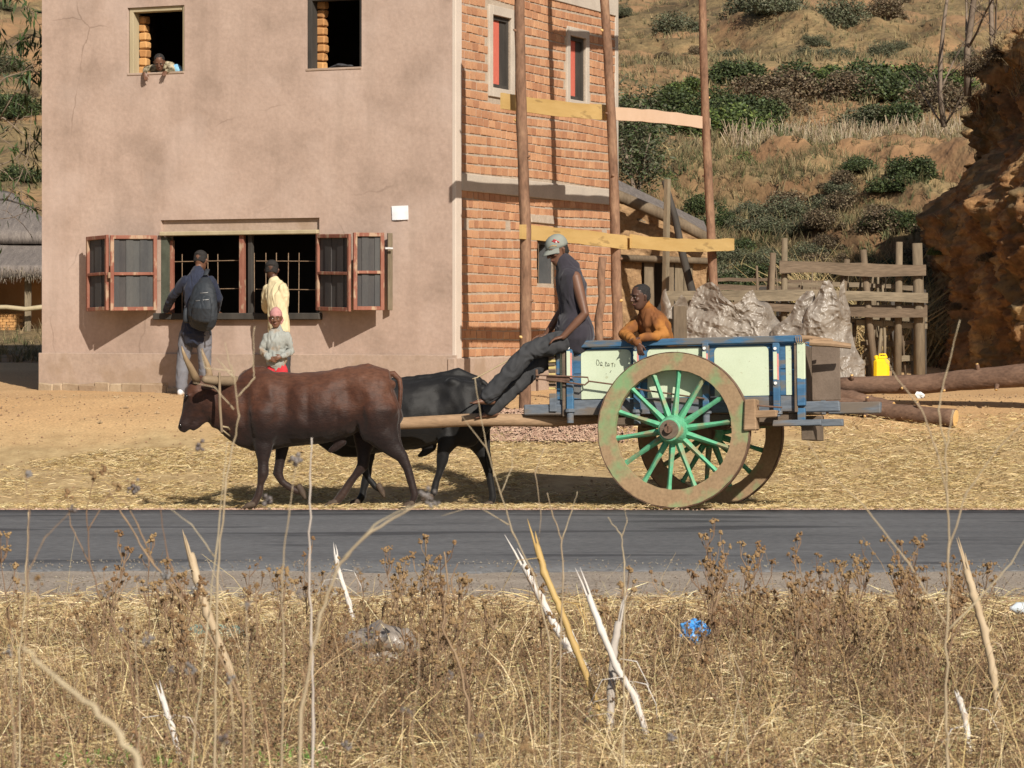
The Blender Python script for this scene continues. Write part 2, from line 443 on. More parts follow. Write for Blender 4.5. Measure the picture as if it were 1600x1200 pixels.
# hillside behind: dry grass, bare red earth, terraces
def hill_mat():
    m = mat('dry_hillside', [(.10, .07, .035), (.19, .135, .065), (.29, .205, .10)], scale=.35, rough=.95, bump=.9, bdist=.25, detail=9, fine=.25, fscale=7, bscale=1.6, contrast=.16)
    t = m.node_tree; n = t.nodes; L = t.links; b = n['Principled BSDF']
    src = b.inputs['Base Color'].links[0].from_socket
    tc = n.new('ShaderNodeTexCoord')
    mp = n.new('ShaderNodeMapping'); mp.inputs['Scale'].default_value = (.05, .16, .3); L.new(tc.outputs['Object'], mp.inputs[0])
    nz = n.new('ShaderNodeTexNoise'); nz.inputs['Scale'].default_value = 1; nz.inputs['Detail'].default_value = 8; nz.inputs['Roughness'].default_value = .62; L.new(mp.outputs[0], nz.inputs['Vector'])
    r = n.new('ShaderNodeValToRGB'); r.color_ramp.elements[0].position = .50; r.color_ramp.elements[1].position = .56
    r.color_ramp.elements[0].color = (0, 0, 0, 1); r.color_ramp.elements[1].color = (.9, .9, .9, 1); L.new(nz.outputs['Fac'], r.inputs[0])
    mx = n.new('ShaderNodeMix'); mx.data_type = 'RGBA'; L.new(r.outputs[0], mx.inputs[0]); L.new(src, mx.inputs[6]); mx.inputs[7].default_value = (.31, .18, .09, 1)
    # steep faces bare red earth
    ge = n.new('ShaderNodeNewGeometry'); sp = n.new('ShaderNodeSeparateXYZ'); L.new(ge.outputs['Normal'], sp.inputs[0])
    mr = n.new('ShaderNodeMapRange'); mr.inputs[1].default_value = .88; mr.inputs[2].default_value = .74; mr.inputs[3].default_value = 0; mr.inputs[4].default_value = .9
    L.new(sp.outputs['Z'], mr.inputs[0])
    nb = n.new('ShaderNodeTexNoise'); nb.inputs['Scale'].default_value = .9; nb.inputs['Detail'].default_value = 6; L.new(tc.outputs['Object'], nb.inputs['Vector'])
    mm = n.new('ShaderNodeMath'); mm.operation = 'MULTIPLY'; L.new(mr.outputs[0], mm.inputs[0]); L.new(nb.outputs['Fac'], mm.inputs[1])
    mx2 = n.new('ShaderNodeMix'); mx2.data_type = 'RGBA'; L.new(mm.outputs[0], mx2.inputs[0]); L.new(mx.outputs[2], mx2.inputs[6]); mx2.inputs[7].default_value = (.20, .10, .05, 1)
    L.new(mx2.outputs[2], b.inputs['Base Color'])
    return m
ys2 = np.concatenate([np.linspace(41.9, 60, 190)[:-1], np.linspace(60, 120, 240)[:-1], np.linspace(120, 420, 150)])
xs2 = np.concatenate([np.linspace(-160, -36, 50)[:-1], np.linspace(-36, 36, 420), np.linspace(36, 160, 50)[1:]])
HM = hill_mat()
grid('hillside', xs2, ys2, gz, HM)

# road: asphalt with a ragged near edge, gravel shoulder beneath
def road_mesh():
    m = mat('asphalt', [(.095, .096, .10), (.165, .165, .168)], scale=.8, rough=.8, bump=.7, bdist=.008, stretch=(.35, 1.7, 1), fine=.4, fscale=45, bscale=120, detail=9,
            spots=((.05, .05, .055), 1.1, .57, .06, .8))
    xs = np.linspace(-40, 40, 900); n = len(xs)
    near = 19.45+.16*fbm(xs*1.5, 0*xs, 0, 3)+.06*vn(xs*9, 0*xs, 0, 4); far = 25.62+.05*fbm(xs*1.7, 0*xs, 0, 6)+.03*vn(xs*8, 0*xs, 0, 7)
    V = []; rows = 9
    for k in range(rows):
        y = near+(far-near)*k/(rows-1)
        z = np.full(n, 0.0)
        V.append(np.stack([xs, y, z+.02*math.sin(math.pi*k/(rows-1))], 1))
    V.append(np.stack([xs, far+.015, xs*0-.04], 1)); V.insert(0, np.stack([xs, near-.02, xs*0-.03], 1))
    V = np.concatenate(V); i, j = np.meshgrid(np.arange(n-1), np.arange(rows+1)); a = (j*n+i).ravel()
    npmesh('road', V, np.stack([a, a+1, a+n+1, a+n], 1), m, kind='structure', smooth=True)
    g = mat('shoulder_gravel', [(.25, .205, .165), (.40, .335, .27)], scale=2.2, rough=.95, bump=.8, bdist=.012, fine=.4, fscale=75, bscale=90, stretch=(.6, 1.2, 1))
    ne = 17.35+.16*fbm(xs*1.1, 0*xs, 0, 13)+.08*vn(xs*7, 0*xs, 0, 14)
    V = [np.stack([xs, ne-.03, xs*0-.05], 1)]
    for k in range(5):
        y = ne+(near+.2-ne)*k/4; V.append(np.stack([xs, y, xs*0-.022+.012*k/4-.002], 1))
    V = np.concatenate(V); i, j = np.meshgrid(np.arange(n-1), np.arange(5)); a = (j*n+i).ravel()
    npmesh('shoulder', V, np.stack([a, a+1, a+n+1, a+n], 1), g, kind='structure', smooth=True)
road_mesh()

# steep earth bank at the right, running back; unseen spur toward the road added to shade it
def bank():
    path = [(7.6, 50), (6.75, 45), (6.30, 41.5), (6.10, 39.5), (6.2, 38.0), (6.5, 36.6), (7.2, 35.2), (8.2, 33.6), (9.6, 31.6), (11.5, 29.5), (14, 28)]
    hts = [2.6, 3.9, 4.6, 4.9, 5.0, 5.1, 5.3, 5.8, 6.5, 7.0, 7.2]  # last heights: unseen spur, raised to cast shade on the visible bank
    nu, nv = 520, 230
    pa = np.array(path); s = np.concatenate([[0], np.cumsum(np.linalg.norm(np.diff(pa, axis=0), axis=1))])
    u = np.linspace(0, s[-1], nu); px = np.interp(u, s, pa[:, 0]); py = np.interp(u, s, pa[:, 1]); hh = np.interp(u, s, hts)
    tx = np.gradient(px, u); ty = np.gradient(py, u); ln = np.hypot(tx, ty); nx, ny = -(-ty/ln), -(tx/ln)   # outward = to the left of travel
    nx, ny = ty/ln, -tx/ln
    v = np.linspace(0, 1.35, nv)
    U, Vv = np.meshgrid(u, v); PX = np.interp(U, u, px); PY = np.interp(U, u, py); NX = np.interp(U, u, nx); NY = np.interp(U, u, ny); HH = np.interp(U, u, hh)
    side = np.minimum(Vv, 1.0)
    prof = np.interp(side, [0, .1, .25, .40, .50, .58, .70, .745, .85, .95, 1.0], [.20, .0, -.10, .05, .10, -.25, -.85, -.95, -.72, -.45, -.8])   # in (-) or out (+) of the bank
    top = np.maximum(Vv-1.0, 0)/.35
    Z = HH*side
    # rugged relief: gullies, ledges, clods
    d = .34*fbm(U*.7, Z*.8, 0, 61)-.62*np.abs(fbm(U*.8+Z*.5, Z*.5, 0, 67))-.30*np.abs(fbm(U*2.2-Z*.6, Z*2.6, 0, 71))+.09*fbm(U*6, Z*8, 0, 73)-.16*np.abs(fbm(U*8, Z*11, 0, 77, 5))-.05*np.abs(vn(U*26, Z*30, 0, 79))+.28
    d = d*(1-top*.6)
    off = prof+d-top*7.0
    X = PX+NX*off; Y = PY+NY*off
    Z = Z+top*1.3+.12*fbm(U*1.2, Vv*8, 0, 75)*(side > .9)+gz(PX, PY)*0+.75
    # soft ground line
    V = np.stack([X.ravel(), Y.ravel(), Z.ravel()], 1)
    i, j = np.meshgrid(np.arange(nu-1), np.arange(nv-1)); a = (j*nu+i).ravel()
    m = mat('red_earth_bank', [(.12, .065, .032), (.28, .15, .065), (.42, .28, .13)], scale=1.6, rough=.95, bump=.9, bdist=.06, fine=.25, fscale=14, bscale=7, detail=9, contrast=.17,
            spots=((.13, .095, .05), 1.8, .53, .07, .85))
    npmesh('earth_bank', V, np.stack([a, a+nu, a+nu+1, a+1], 1), m, kind='structure', smooth=True)
    return X, Y, Z
BX, BY, BZ = bank()
# ================================================================== THE HOUSE
HC = Vector((-0.664, 33.0, 0.78)); HA = math.radians(-24.0)
house = thing('brick_house', 'two storey house with pinkish plaster front and raw brick side wall', 'house', HC, (0, 0, HA))
HM4 = ROOT['brick_house']; HI = HM4.inverted()
cam_l = HI @ Vector((0, 0, H))
def ray_l(px, py): return (HI.to_3x3() @ Vector(((px-800)/F, 1, -(py-HY)/F)))
def fr(px, py, off=0.0):      # local point on the plane y = off (front wall face is y = 0, outside is negative)
    d = ray_l(px, py); t = (off-cam_l.y)/d.y; return cam_l+d*t
def sd(px, py, off=0.0):      # local point on the plane x = off (side wall face is x = 0)
    d = ray_l(px, py); t = (off-cam_l.x)/d.x; return cam_l+d*t
def wall_holes(mb, xs, zs, holes, y0, y1, axis='x'):
    "wall slab between y0 (outer) and y1 with rectangular holes; axis y swaps x and y"
    X = sorted(set(xs+[h[0] for h in holes]+[h[1] for h in holes])); Z = sorted(set(zs+[h[2] for h in holes]+[h[3] for h in holes]))
    def hole(cx, cz): return any(h[0] < cx < h[1] and h[2] < cz < h[3] for h in holes)
    def pt(x, y, z): return (x, y, z) if axis == 'x' else (y, x, z)
    solid = {}
    for i in range(len(X)-1):
        for k in range(len(Z)-1): solid[i, k] = not hole((X[i]+X[i+1])/2, (Z[k]+Z[k+1])/2)
    for (i, k), s in solid.items():
        if not s: continue
        a, b, c, d = X[i], X[i+1], Z[k], Z[k+1]
        mb.add([pt(a, y0, c), pt(b, y0, c), pt(b, y0, d), pt(a, y0, d)], [(0, 1, 2, 3)])
        mb.add([pt(a, y1, c), pt(a, y1, d), pt(b, y1, d), pt(b, y1, c)], [(0, 1, 2, 3)])
        if not solid.get((i-1, k)): mb.add([pt(a, y0, c), pt(a, y0, d), pt(a, y1, d), pt(a, y1, c)], [(0, 1, 2, 3)])
        if not solid.get((i+1, k)): mb.add([pt(b, y0, c), pt(b, y1, c), pt(b, y1, d), pt(b, y0, d)], [(0, 1, 2, 3)])
        if not solid.get((i, k-1)): mb.add([pt(a, y0, c), pt(a, y1, c), pt(b, y1, c), pt(b, y0, c)], [(0, 1, 2, 3)])
        if not solid.get((i, k+1)): mb.add([pt(a, y0, d), pt(b, y0, d), pt(b, y1, d), pt(a, y1, d)], [(0, 1, 2, 3)])
W_ = 5.62; D_ = 4.95; HT = 5.75
plaster = mat('pink_plaster', [(.33, .24, .19), (.425, .31, .25), (.47, .35, .285)], scale=1.1, rough=.93, bump=.5, bdist=.012, fine=.07, fscale=22, bscale=9, detail=9, contrast=.16,
              spots=((.56, .44, .38), 1.0, .52, .16, .38))
def age(m, crack=.45, streak=.09):
    "hairline cracks and faint vertical rain stains in a plaster"
    t = m.node_tree; n = t.nodes; L = t.links; b = n['Principled BSDF']; src = b.inputs['Base Color'].links[0].from_socket
    tc = n.new('ShaderNodeTexCoord')
    nz = n.new('ShaderNodeTexNoise'); nz.inputs['Scale'].default_value = 3; nz.inputs['Detail'].default_value = 6; L.new(tc.outputs['Object'], nz.inputs['Vector'])
    mx0 = n.new('ShaderNodeMix'); mx0.data_type = 'RGBA'; mx0.inputs[0].default_value = .16; L.new(tc.outputs['Object'], mx0.inputs[6]); L.new(nz.outputs['Color'], mx0.inputs[7])
    vo = n.new('ShaderNodeTexVoronoi'); vo.feature = 'DISTANCE_TO_EDGE'; vo.inputs['Scale'].default_value = .75; L.new(mx0.outputs[2], vo.inputs['Vector'])
    mr = n.new('ShaderNodeMapRange'); mr.inputs[1].default_value = .002; mr.inputs[2].default_value = .007; mr.inputs[3].default_value = crack; mr.inputs[4].default_value = 0; L.new(vo.outputs['Distance'], mr.inputs[0])
    n2 = n.new('ShaderNodeTexNoise'); n2.inputs['Scale'].default_value = .7; L.new(tc.outputs['Object'], n2.inputs['Vector'])
    m2 = n.new('ShaderNodeMapRange'); m2.inputs[1].default_value = .54; m2.inputs[2].default_value = .62; L.new(n2.outputs['Fac'], m2.inputs[0])
    mm = n.new('ShaderNodeMath'); mm.operation = 'MULTIPLY'; L.new(mr.outputs[0], mm.inputs[0]); L.new(m2.outputs[0], mm.inputs[1])
    mx = n.new('ShaderNodeMix'); mx.data_type = 'RGBA'; L.new(mm.outputs[0], mx.inputs[0]); L.new(src, mx.inputs[6]); mx.inputs[7].default_value = (.16, .11, .08, 1)
    mp = n.new('ShaderNodeMapping'); mp.inputs['Scale'].default_value = (5, 5, .35); L.new(tc.outputs['Object'], mp.inputs[0])
    n3 = n.new('ShaderNodeTexNoise'); n3.inputs['Scale'].default_value = 1; n3.inputs['Detail'].default_value = 5; L.new(mp.outputs[0], n3.inputs['Vector'])
    m3 = n.new('ShaderNodeMapRange'); m3.inputs[1].default_value = .52; m3.inputs[2].default_value = .75; m3.inputs[4].default_value = streak*3; L.new(n3.outputs['Fac'], m3.inputs[0])
    mx3 = n.new('ShaderNodeMix'); mx3.data_type = 'RGBA'; L.new(m3.outputs[0], mx3.inputs[0]); L.new(mx.outputs[2], mx3.inputs[6]); mx3.inputs[7].default_value = (.27, .20, .155, 1)
    L.new(mx3.outputs[2], b.inputs['Base Color'])
age(plaster)
plaster2 = mat('plinth_plaster', [(.34, .25, .195), (.44, .33, .26)], scale=1.4, rough=.93, bump=.5, bdist=.012, fine=.08, fscale=26, bscale=10, detail=8, spots=((.30, .21, .14), 2.2, .52, .14, .6))
conc = mat('pale_concrete', [(.42, .36, .30), (.55, .48, .40)], scale=2.5, rough=.9, bump=.35, bdist=.004, fine=.08, fscale=60, bscale=60)
mortar = mat('mortar', [(.36, .285, .215), (.48, .395, .31)], scale=9, rough=.95, bump=.5, bdist=.006, fine=.15, fscale=60, bscale=60)
brickm = mat('brick_clay', [(.40, .19, .10), (.50, .275, .155)], scale=6, rough=.9, bump=.5, bdist=.005, fine=.1, fscale=50, rand=.16, island=.14, bscale=40)
adobe = mat('inner_brick', [(.42, .21, .075), (.5, .27, .11)], scale=6, rough=.95, bump=.5, bdist=.006, rand=.15, bscale=30)
darkin = mat('dark_interior', [(.03, .026, .022), (.05, .042, .036)], scale=2, rough=.95, bump=.2)  # darkness inside the rooms is put into this near-black colour
oldwood = mat('weathered_wood', [(.115, .085, .055), (.215, .165, .11)], scale=5, rough=.85, bump=.5, bdist=.005, stretch=(1, 1, .18), fine=.15, fscale=40, rand=.12)
blackwood = mat('blackened_wood', [(.03, .027, .024), (.075, .065, .055)], scale=6, rough=.8, bump=.5, bdist=.004, stretch=(1, 1, .2))
palewood = mat('pale_dusty_wood', [(.34, .28, .17), (.46, .38, .25)], scale=6, rough=.85, bump=.4, bdist=.004, stretch=(1, 1, .2))
redwood = mat('worn_red_paint', [(.20, .065, .042), (.30, .135, .09)], scale=9, rough=.75, bump=.4, bdist=.003, stretch=(1, 1, .4), spots=((.42, .30, .20), 12, .54, .08, .8))
# openings
def rect_f(l, t, r, b):
    a = fr(l, t); c = fr(r, b); a2 = fr(l, b); c2 = fr(r, t)
    return (a.x, c.x, (a2.z+c.z)/2, (a.z+c2.z)/2)
wL = rect_f(199, 10, 288, 114); wR = rect_f(478, -8, 565, 107); wS = rect_f(251, 361, 499, 497); rz_ = fr(375, 342).z
mb = MB(); wall_holes(mb, [-W_, -.002], [-.2, HT], [wL, wR, (wS[0], wS[1], wS[2], rz_)], 0.0, .30)
mb.build('front_wall', plaster, house)
# sloping recess lintel over the shop window: thin recessed band framed by a drip edge
z0 = wS[3]
mb = MB(); mb.box(((wS[0]+wS[1])/2, .175, (rz_+z0)/2), (wS[1]-wS[0]-.004, .245, rz_-z0-.004)); mb.build('recessed_lintel', plaster2, house)
mb = MB(); mb.bbox(((wS[0]+wS[1])/2, .0, z0-.022), (wS[1]-wS[0]-.01, .10, .05), .008, jit=.003); mb.build('lintel', palewood, house)
# side wall backing with openings
def rect_s(l, t, r, b):
    a = sd(l, (t+b)/2); c = sd(r, (t+b)/2); m = (l+r)/2
    return (a.y, c.y, sd(m, b).z, sd(m, t).z)
s1 = rect_s(768, 26, 797, 139); s2 = rect_s(889, 58, 914, 157); s3 = rect_s(839, 375, 866, 443)
sidewall = MB(); wall_holes(sidewall, [.302, D_], [-.2, HT], [s1, s2, s3], -.0025, -.30, 'y')
sidewall.build('side_wall', mortar, house)
# surrounds
def surround(o, s, wdt, nm='window_surround'):
    mb = MB(); a, b, c, d = s
    t = .014
    mb.bbox((t/2, a-wdt/2, (c+d)/2), (t+.02, wdt, d-c+2*wdt*1.1), .004); mb.bbox((t/2, b+wdt/2, (c+d)/2), (t+.02, wdt, d-c+2*wdt*1.1), .004)
    mb.bbox((t/2, (a+b)/2, d+wdt*.55), (t+.02, b-a-.002, wdt*1.1), .004); mb.bbox((t/2, (a+b)/2, c-wdt*.55), (t+.02, b-a-.002, wdt*1.1), .004)
    mb.build(nm, conc, house)
    mb = MB(); e = .05
    for (y, z, sy, sz) in ((a+e/2, (c+d)/2, e, d-c), (b-e/2, (c+d)/2, e, d-c), ((a+b)/2, d-e/2, b-a-2*e-.002, e), ((a+b)/2, c+e/2, b-a-2*e-.002, e)):
        mb.box((-.05, y, z), (.06, sy, sz))
    fo = mb.build('window_frame', blackwood, house)
    return fo
red = mat('faded_red_shutter', [(.50, .09, .06), (.58, .16, .11)], scale=5, rough=.8, bump=.3, bdist=.003, stretch=(1, 1, .2), fine=.12)
for s, wd in ((s1, .10), (s2, .10)):
    f = surround(house, s, wd)
    mb = MB(); w3 = (s[1]-s[0]-.1)
    mb.box((-.055, s[0]+.05+w3*.30, (s[2]+s[3])/2), (.02, w3*.60, s[3]-s[2]-.1)); mb.build('inner_shutter', red, house)
    mb = MB(); mb.box((-.07, s[0]+.05+w3*.62+w3*.19, (s[2]+s[3])/2), (.05, w3*.36, s[3]-s[2]-.1)); mb.build('inner_post', blackwood, house)
# lower side window: timber frame, bars, brick reveal behind
mb = MB(); a, b, c, d = s3
mb.box((-.10, b-.06, (c+d)/2), (.12, .12, d-c)); mb.box((-.2, (a+b)/2+.06, (c+d)/2), (.05, .10, d-c-.01)); mb.box((-.1, (a+b)/2-.07, d-.03), (.1, b-a-.15, .05)); mb.build('window_frame', mat('grey_frame', [(.06, .065, .07), (.11, .11, .11)], scale=6), house)
for k in range(2):
    mb = MB(); y = a+.06+.10*k; mb.tube([(-.05, y, c), (-.05, y, d)], .006, 6); mb.build('window_bar', oldwood, house)
mb = MB(); l3 = rect_s(828, 336, 864, 350); mb.bbox((-.004, (l3[0]+l3[1])/2, (l3[2]+l3[3])/2), (.05, l3[1]-l3[0], l3[3]-l3[2]), .01, jit=.008)
mb.build('rough_lintel', mortar, house)
# concrete bands and corner strips of the side wall
bz = (sd(840, 309.5).z+sd(840, 309.5).z)/2; bt = sd(840, 284).z
mb = MB(); mb.bbox((-.012, D_/2+.08, (bz+bt)/2), (.075, D_-.17, bt-bz), .006); mb.build('concrete_band', conc, house)
ub = sd(920, 15).z
mb = MB(); mb.bbox((-.012, D_/2+.08, ub+.22), (.075, D_-.17, .44), .006); mb.build('upper_band', conc, house)
mb = MB(); mb.bbox((-.006, .081, HT/2-.1), (.05, .166, HT), .006); mb.build('corner_strip', mat('strip_plaster', [(.54, .45, .375), (.62, .53, .45)], scale=2, rough=.92, bump=.3, bdist=.003, fine=.05), house)
mb = MB(); mb.bbox((-.06, D_+.05, HT/2-.1), (.14, .11, HT), .006); mb.build('corner_strip', conc, house)
# plinths
pz = fr(380, 553).z
mb = MB(); mb.bbox((-W_/2, -.012, pz/2+.02), (W_+.07, .03, pz-.04), .006)
mb.build('plinth', plaster2, house)
spz = sd(740, 559).z
mb = MB(); mb.bbox((-.02, D_/2-.0, spz/2-.05), (.10, D_+.09, spz+.1), .01); mb.build('side_plinth', plaster2, house)
# rough rubble footing where the plinth has broken away (left)
foot = mat('broken_footing', [(.27, .19, .12), (.42, .32, .22)], scale=5, rough=.95, bump=.8, bdist=.01, rand=.12)
x = -W_-.03
while x < -.1:
    wd = random.uniform(.10, .42); mb = MB()
    hgt = random.uniform(.09, .135) if x < -3.9 else .07
    mb.bbox((x+wd/2, -.030+random.uniform(-.006, .006), -.06+hgt/2+.05), (wd+.01, .05, hgt+.10), .012, jit=.014); mb.build('footing_stone', foot, house, smooth=False); x += wd
# bricks
CH = .1085; z0 = spz+.004; rects = [(s1[0]-.11, s1[1]+.11, s1[2]-.12, s1[3]+.12), (s2[0]-.11, s2[1]+.11, s2[2]-.12, s2[3]+.12), s3, l3, (0, 9, bz, bt), (0, 9, ub, ub+.44)]
hole_spots = [(727, 341), (796, 348), (872, 353), (945, 362)]
holes = [sd(*h) for h in hole_spots]
bl = []
k = 0; z = z0
while z < HT-.1:
    y = .168 - (.0 if k % 2 else .08); wob = random.uniform(-.003, .003)
    while y < D_-.02:
        wd = random.choice([.125, .15, .165, .18]); a = max(y, .168); b = min(y+wd, D_-.006)
        y += wd
        if b-a < .03: continue
        cy, cz = (a+b)/2, z+CH/2
        if any(r[0]-.01 < cy < r[1]+.01 and r[2] < cz < r[3]+.0 for r in rects):
            # clip to the opening if it only partly overlaps
            continue
        for r in rects:
            if r[2] < cz < r[3]:
                if a < r[0] < b: b = r[0]
                if a < r[1] < b: a = r[1]
        if b-a < .03: continue
        if any(abs(h.y-cy) < .06 and abs(h.z-cz) < .055 for h in holes): continue
        # a slow waviness in the courses, as laid by hand
        dz = .012*math.sin(cy*1.7+k*.8)+wob
        bl.append((a, b, z+dz))
    z += CH; k += 1
bl.sort(key=lambda q: (q[0]+q[1])/2 + abs(q[2]-2.2)*.15)
shared = {}
def bgeo(mb, a, b, zc): mb.bbox((-.010+random.uniform(-.003, .003), (a+b)/2, zc+CH*.42), (.036, b-a-.020, CH-.021), .003, jit=.002)
sbr = []
for v in range(10):
    mb = MB(); mb.bbox((0, 0, 0), (.036, 1, CH-.021), .004, jit=.0); 
    for p in mb.v: p.x += random.uniform(-.003, .003); p.z += random.uniform(-.003, .003)
    me = mb.mesh('brick'); me.materials.append(brickm); sbr.append(me)
for i, (a, b, zz) in enumerate(bl[:300]):
    o = bpy.data.objects.new('brick', random.choice(sbr)); col.objects.link(o); o.parent = house
    o.location = (-.010+random.uniform(-.004, .003), (a+b)/2, zz+CH*.42); o.scale = (1, b-a-.020, 1)
    o.rotation_euler = (random.uniform(-.012, .012), 0, random.uniform(-.01, .01))
mb = MB()
for (a, b, zz) in bl[300:]: bgeo(mb, a, b, zz)
mb.build('brick_courses', brickm, house, kind='stuff')
# dark putlog holes
for h in holes:
    pass
# interior: floors, inner walls, back walls
mb = MB()
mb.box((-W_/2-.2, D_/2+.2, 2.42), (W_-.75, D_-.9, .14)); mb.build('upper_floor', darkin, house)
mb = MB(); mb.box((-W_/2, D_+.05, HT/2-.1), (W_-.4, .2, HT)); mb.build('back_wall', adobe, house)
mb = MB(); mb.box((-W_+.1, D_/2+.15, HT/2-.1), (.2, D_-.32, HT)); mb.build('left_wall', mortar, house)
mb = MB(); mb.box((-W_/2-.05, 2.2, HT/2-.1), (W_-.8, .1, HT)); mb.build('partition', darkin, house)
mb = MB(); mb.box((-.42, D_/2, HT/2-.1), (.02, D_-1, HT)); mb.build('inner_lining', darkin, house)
mb = MB()
for (sx) in (1,):
    e = .28
    mb.add([(-W_-e, -e, HT), (e, -e, HT), (e, D_/2, HT+1.6), (-W_-e, D_/2, HT+1.6), (-W_-e, D_+e, HT), (e, D_+e, HT),
            (-W_-e, -e, HT-.06), (e, -e, HT-.06), (e, D_+e, HT-.06), (-W_-e, D_+e, HT-.06)],
           [(0, 1, 2, 3), (3, 2, 5, 4), (0, 6, 7, 1), (4, 5, 8, 9), (1, 7, 8, 5, 2), (0, 3, 4, 9, 6), (6, 9, 8, 7)])
mb.build('roof', mat('roof_tile', [(.30, .13, .07), (.4, .2, .11)], scale=4), house)
# upper windows: frame boards and brick reveal
def front_window(s, fm, fm2):
    a, b, c, d = s; e = .055
    mb = MB(); mb.bbox((a+e/2+.01, .10, (c+d)/2), (e, .14, d-c), .004); mb.bbox((b-e/3, .08, (c+d)/2), (e*.66, .12, d-c), .004); mb.bbox(((a+b)/2, .10, d-e/2), (b-a-2*e, .14, e), .004)
    mb.build('window_frame', fm, house)
    zz = c+.005; k = 0
    while zz < d-.1:
        q = random.uniform(-.012, .012)
        mb = MB(); mb.bbox((a+e+.04+q, .235, zz+.05), (.11, .12, .094), .016, jit=.006); mb.build('reveal_brick', adobe, house); zz += .103
    mb = MB(); mb.bbox(((a+b)/2, .14, c-.006), (b-a+.0, .30, .03), .006); mb.build('window_sill', plaster2, house)
front_window(wL, palewood, oldwood); front_window(wR, blackwood, blackwood)
# shop window: frame, mullion, grille, sill board
a, b, c, d = wS
mb = MB(); mb.box((a+.045, .06, (c+d)/2-.03), (.085, .11, d-c-.06)); mb.build('window_jamb', mat('mossy_jamb', [(.05, .055, .04), (.10, .11, .08)], scale=7), house)
mb = MB(); mb.box((b-.03, .08, (c+d)/2-.03), (.055, .13, d-c-.06)); mb.build('window_jamb', blackwood, house)
xr = fr(265, 430, .05).x; xm = fr(377.5, 430, .02).x; xd = fr(386, 430).x
mb = MB(); mb.bbox((xr, .10, (c+d)/2-.05), (.05, .06, d-c-.1), .005, jit=.002); mb.build('window_post', redwood, house)
mb = MB(); mb.bbox((xm, .04, (c+d)/2-.02), (.058, .07, d-c-.05), .005, jit=.002); mb.build('window_post', redwood, house)
mb = MB(); mb.bbox((xd+.01, .075, (c+d)/2-.02), (.06, .05, d-c-.05), .005, jit=.002); mb.build('window_post', blackwood, house)
mb = MB(); mb.box((xr+.3-.0, .22, (c+d)/2), (.02, .02, d-c)); 
wire = mat('rusty_wire', [(.20, .12, .07), (.34, .24, .16)], scale=20, rough=.7)
for py in (408, 452):
    z = fr(375, py, .12).z; mb = MB(); mb.tube([(a+.12, .13, z), (xm-.04, .13, z+.01)], .005, 5); mb.build('grille_bar', wire, house)
    mb = MB(); mb.tube([(xd+.05, .13, z), (b-.08, .13, z-.01)], .005, 5); mb.build('grille_bar', wire, house)
for px in (284, 325, 340, 397, 415, 431, 449, 466):
    x = fr(px, 430, .13).x; mb = MB(); zt = fr(px, 397 if px < 380 else 395, .13).z
    mb.tube([(x, .14, c), (x+random.uniform(-.01, .01), .14, zt)], .005, 5); mb.build('grille_bar', wire, house)
mb = MB(); mb.bbox(((a+b)/2-.01, -.0, c+.02), (b-a+.10, .16, .075), .008, jit=.004); mb.build('window_sill', blackwood, house)
# counter inside and small packets hanging
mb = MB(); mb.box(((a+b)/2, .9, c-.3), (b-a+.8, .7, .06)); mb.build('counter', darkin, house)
mb = MB(); q = fr(388.5, 445, .16); mb.bbox((q.x+.012, .16, q.z-.02), (.022, .02, .42), .003); mb.build('blue_sachet_strip', mat('blue_sachets', [(.15, .25, .6), (.6, .68, .8)], scale=30, rough=.4), house)

# shutters: two folding leaves each side
plankm = mat('shutter_plank', [(.045, .045, .048), (.085, .08, .075)], scale=5, rough=.75, bump=.4, bdist=.003, stretch=(1, 1, .25), rand=.15, fine=.1)
def leaf(name, ax, ay, bx, by, zt, zb, npl, tilt=0.0):
    "a shutter leaf standing between plan points a and b (house local), planks behind a red frame"
    A = Vector((ax, ay, 0)); B = Vector((bx, by, 0)); d = (B-A); wd = d.length; d.normalize()
    nrm = Vector((d.y, -d.x, 0))
    if nrm.y > 0: nrm = -nrm
    M = Matrix(((d.x, nrm.x, 0, ax), (d.y, nrm.y, 0, ay), (tilt, 0, 1, zb), (0, 0, 0, 1)))
    h = zt-zb; e = .045
    mb = MB(M); t = .035
    for (x, z, sx, sz) in ((e/2, h/2, e, h), (wd-e/2, h/2, e, h), (wd/2, h-e/2, wd-2*e, e), (wd/2, e/2, wd-2*e, e), (wd/2, h*.49, wd-2*e, .035)):
        mb.bbox((x, 0, z), (sx, t, sz), .004, jit=.0015)
    s = mb.build(name, redwood, house)
    pw = (wd-2*e+.03)/npl
    for k in range(npl):
        mb = MB(M); mb.bbox((e-.015+pw*(k+.5), -.028+(.011 if k%2 else 0), h/2), (pw+.004, .016, h-.06), .002, jit=.001); mb.build('plank', plankm, s)
    return s, M
zt, zb = fr(248, 368).z, fr(248, 485).z
def scr(px, off): return fr(px, 430, off).x
hxl = fr(247, 430).x
fo = -.50
s, M = leaf('shutter', hxl, -.03, scr(172, fo), fo, zt, zb, 6, -.01)
mb = MB(M); mb.bbox((.62, .03, (zt-zb)*.47), (.03, .03, .07), .004); mb.build('latch', wire, s)
s, M = leaf('shutter', scr(168, fo), fo, scr(136, -.20), -.20, zt+.0, zb-.0, 3, -.02)
hxr = fr(497, 430).x; fo2 = -.44
zt2, zb2 = fr(497, 366).z, fr(497, 485).z
s, M = leaf('shutter', hxr, -.03, scr(547, fo2), fo2, zt2, zb2, 5, -.02)
s, M = leaf('shutter', scr(552, fo2), fo2, scr(600, -.18), -.18, zt2, zb2, 4, -.0)
mb = MB(M); mb.bbox((.42, .035, (zt2-zb2)*.80), (.10, .02, .025), .004); mb.build('latch', mat('zinc', [(.5, .5, .5), (.7, .7, .7)], scale=20, rough=.4, metal=.6), s)
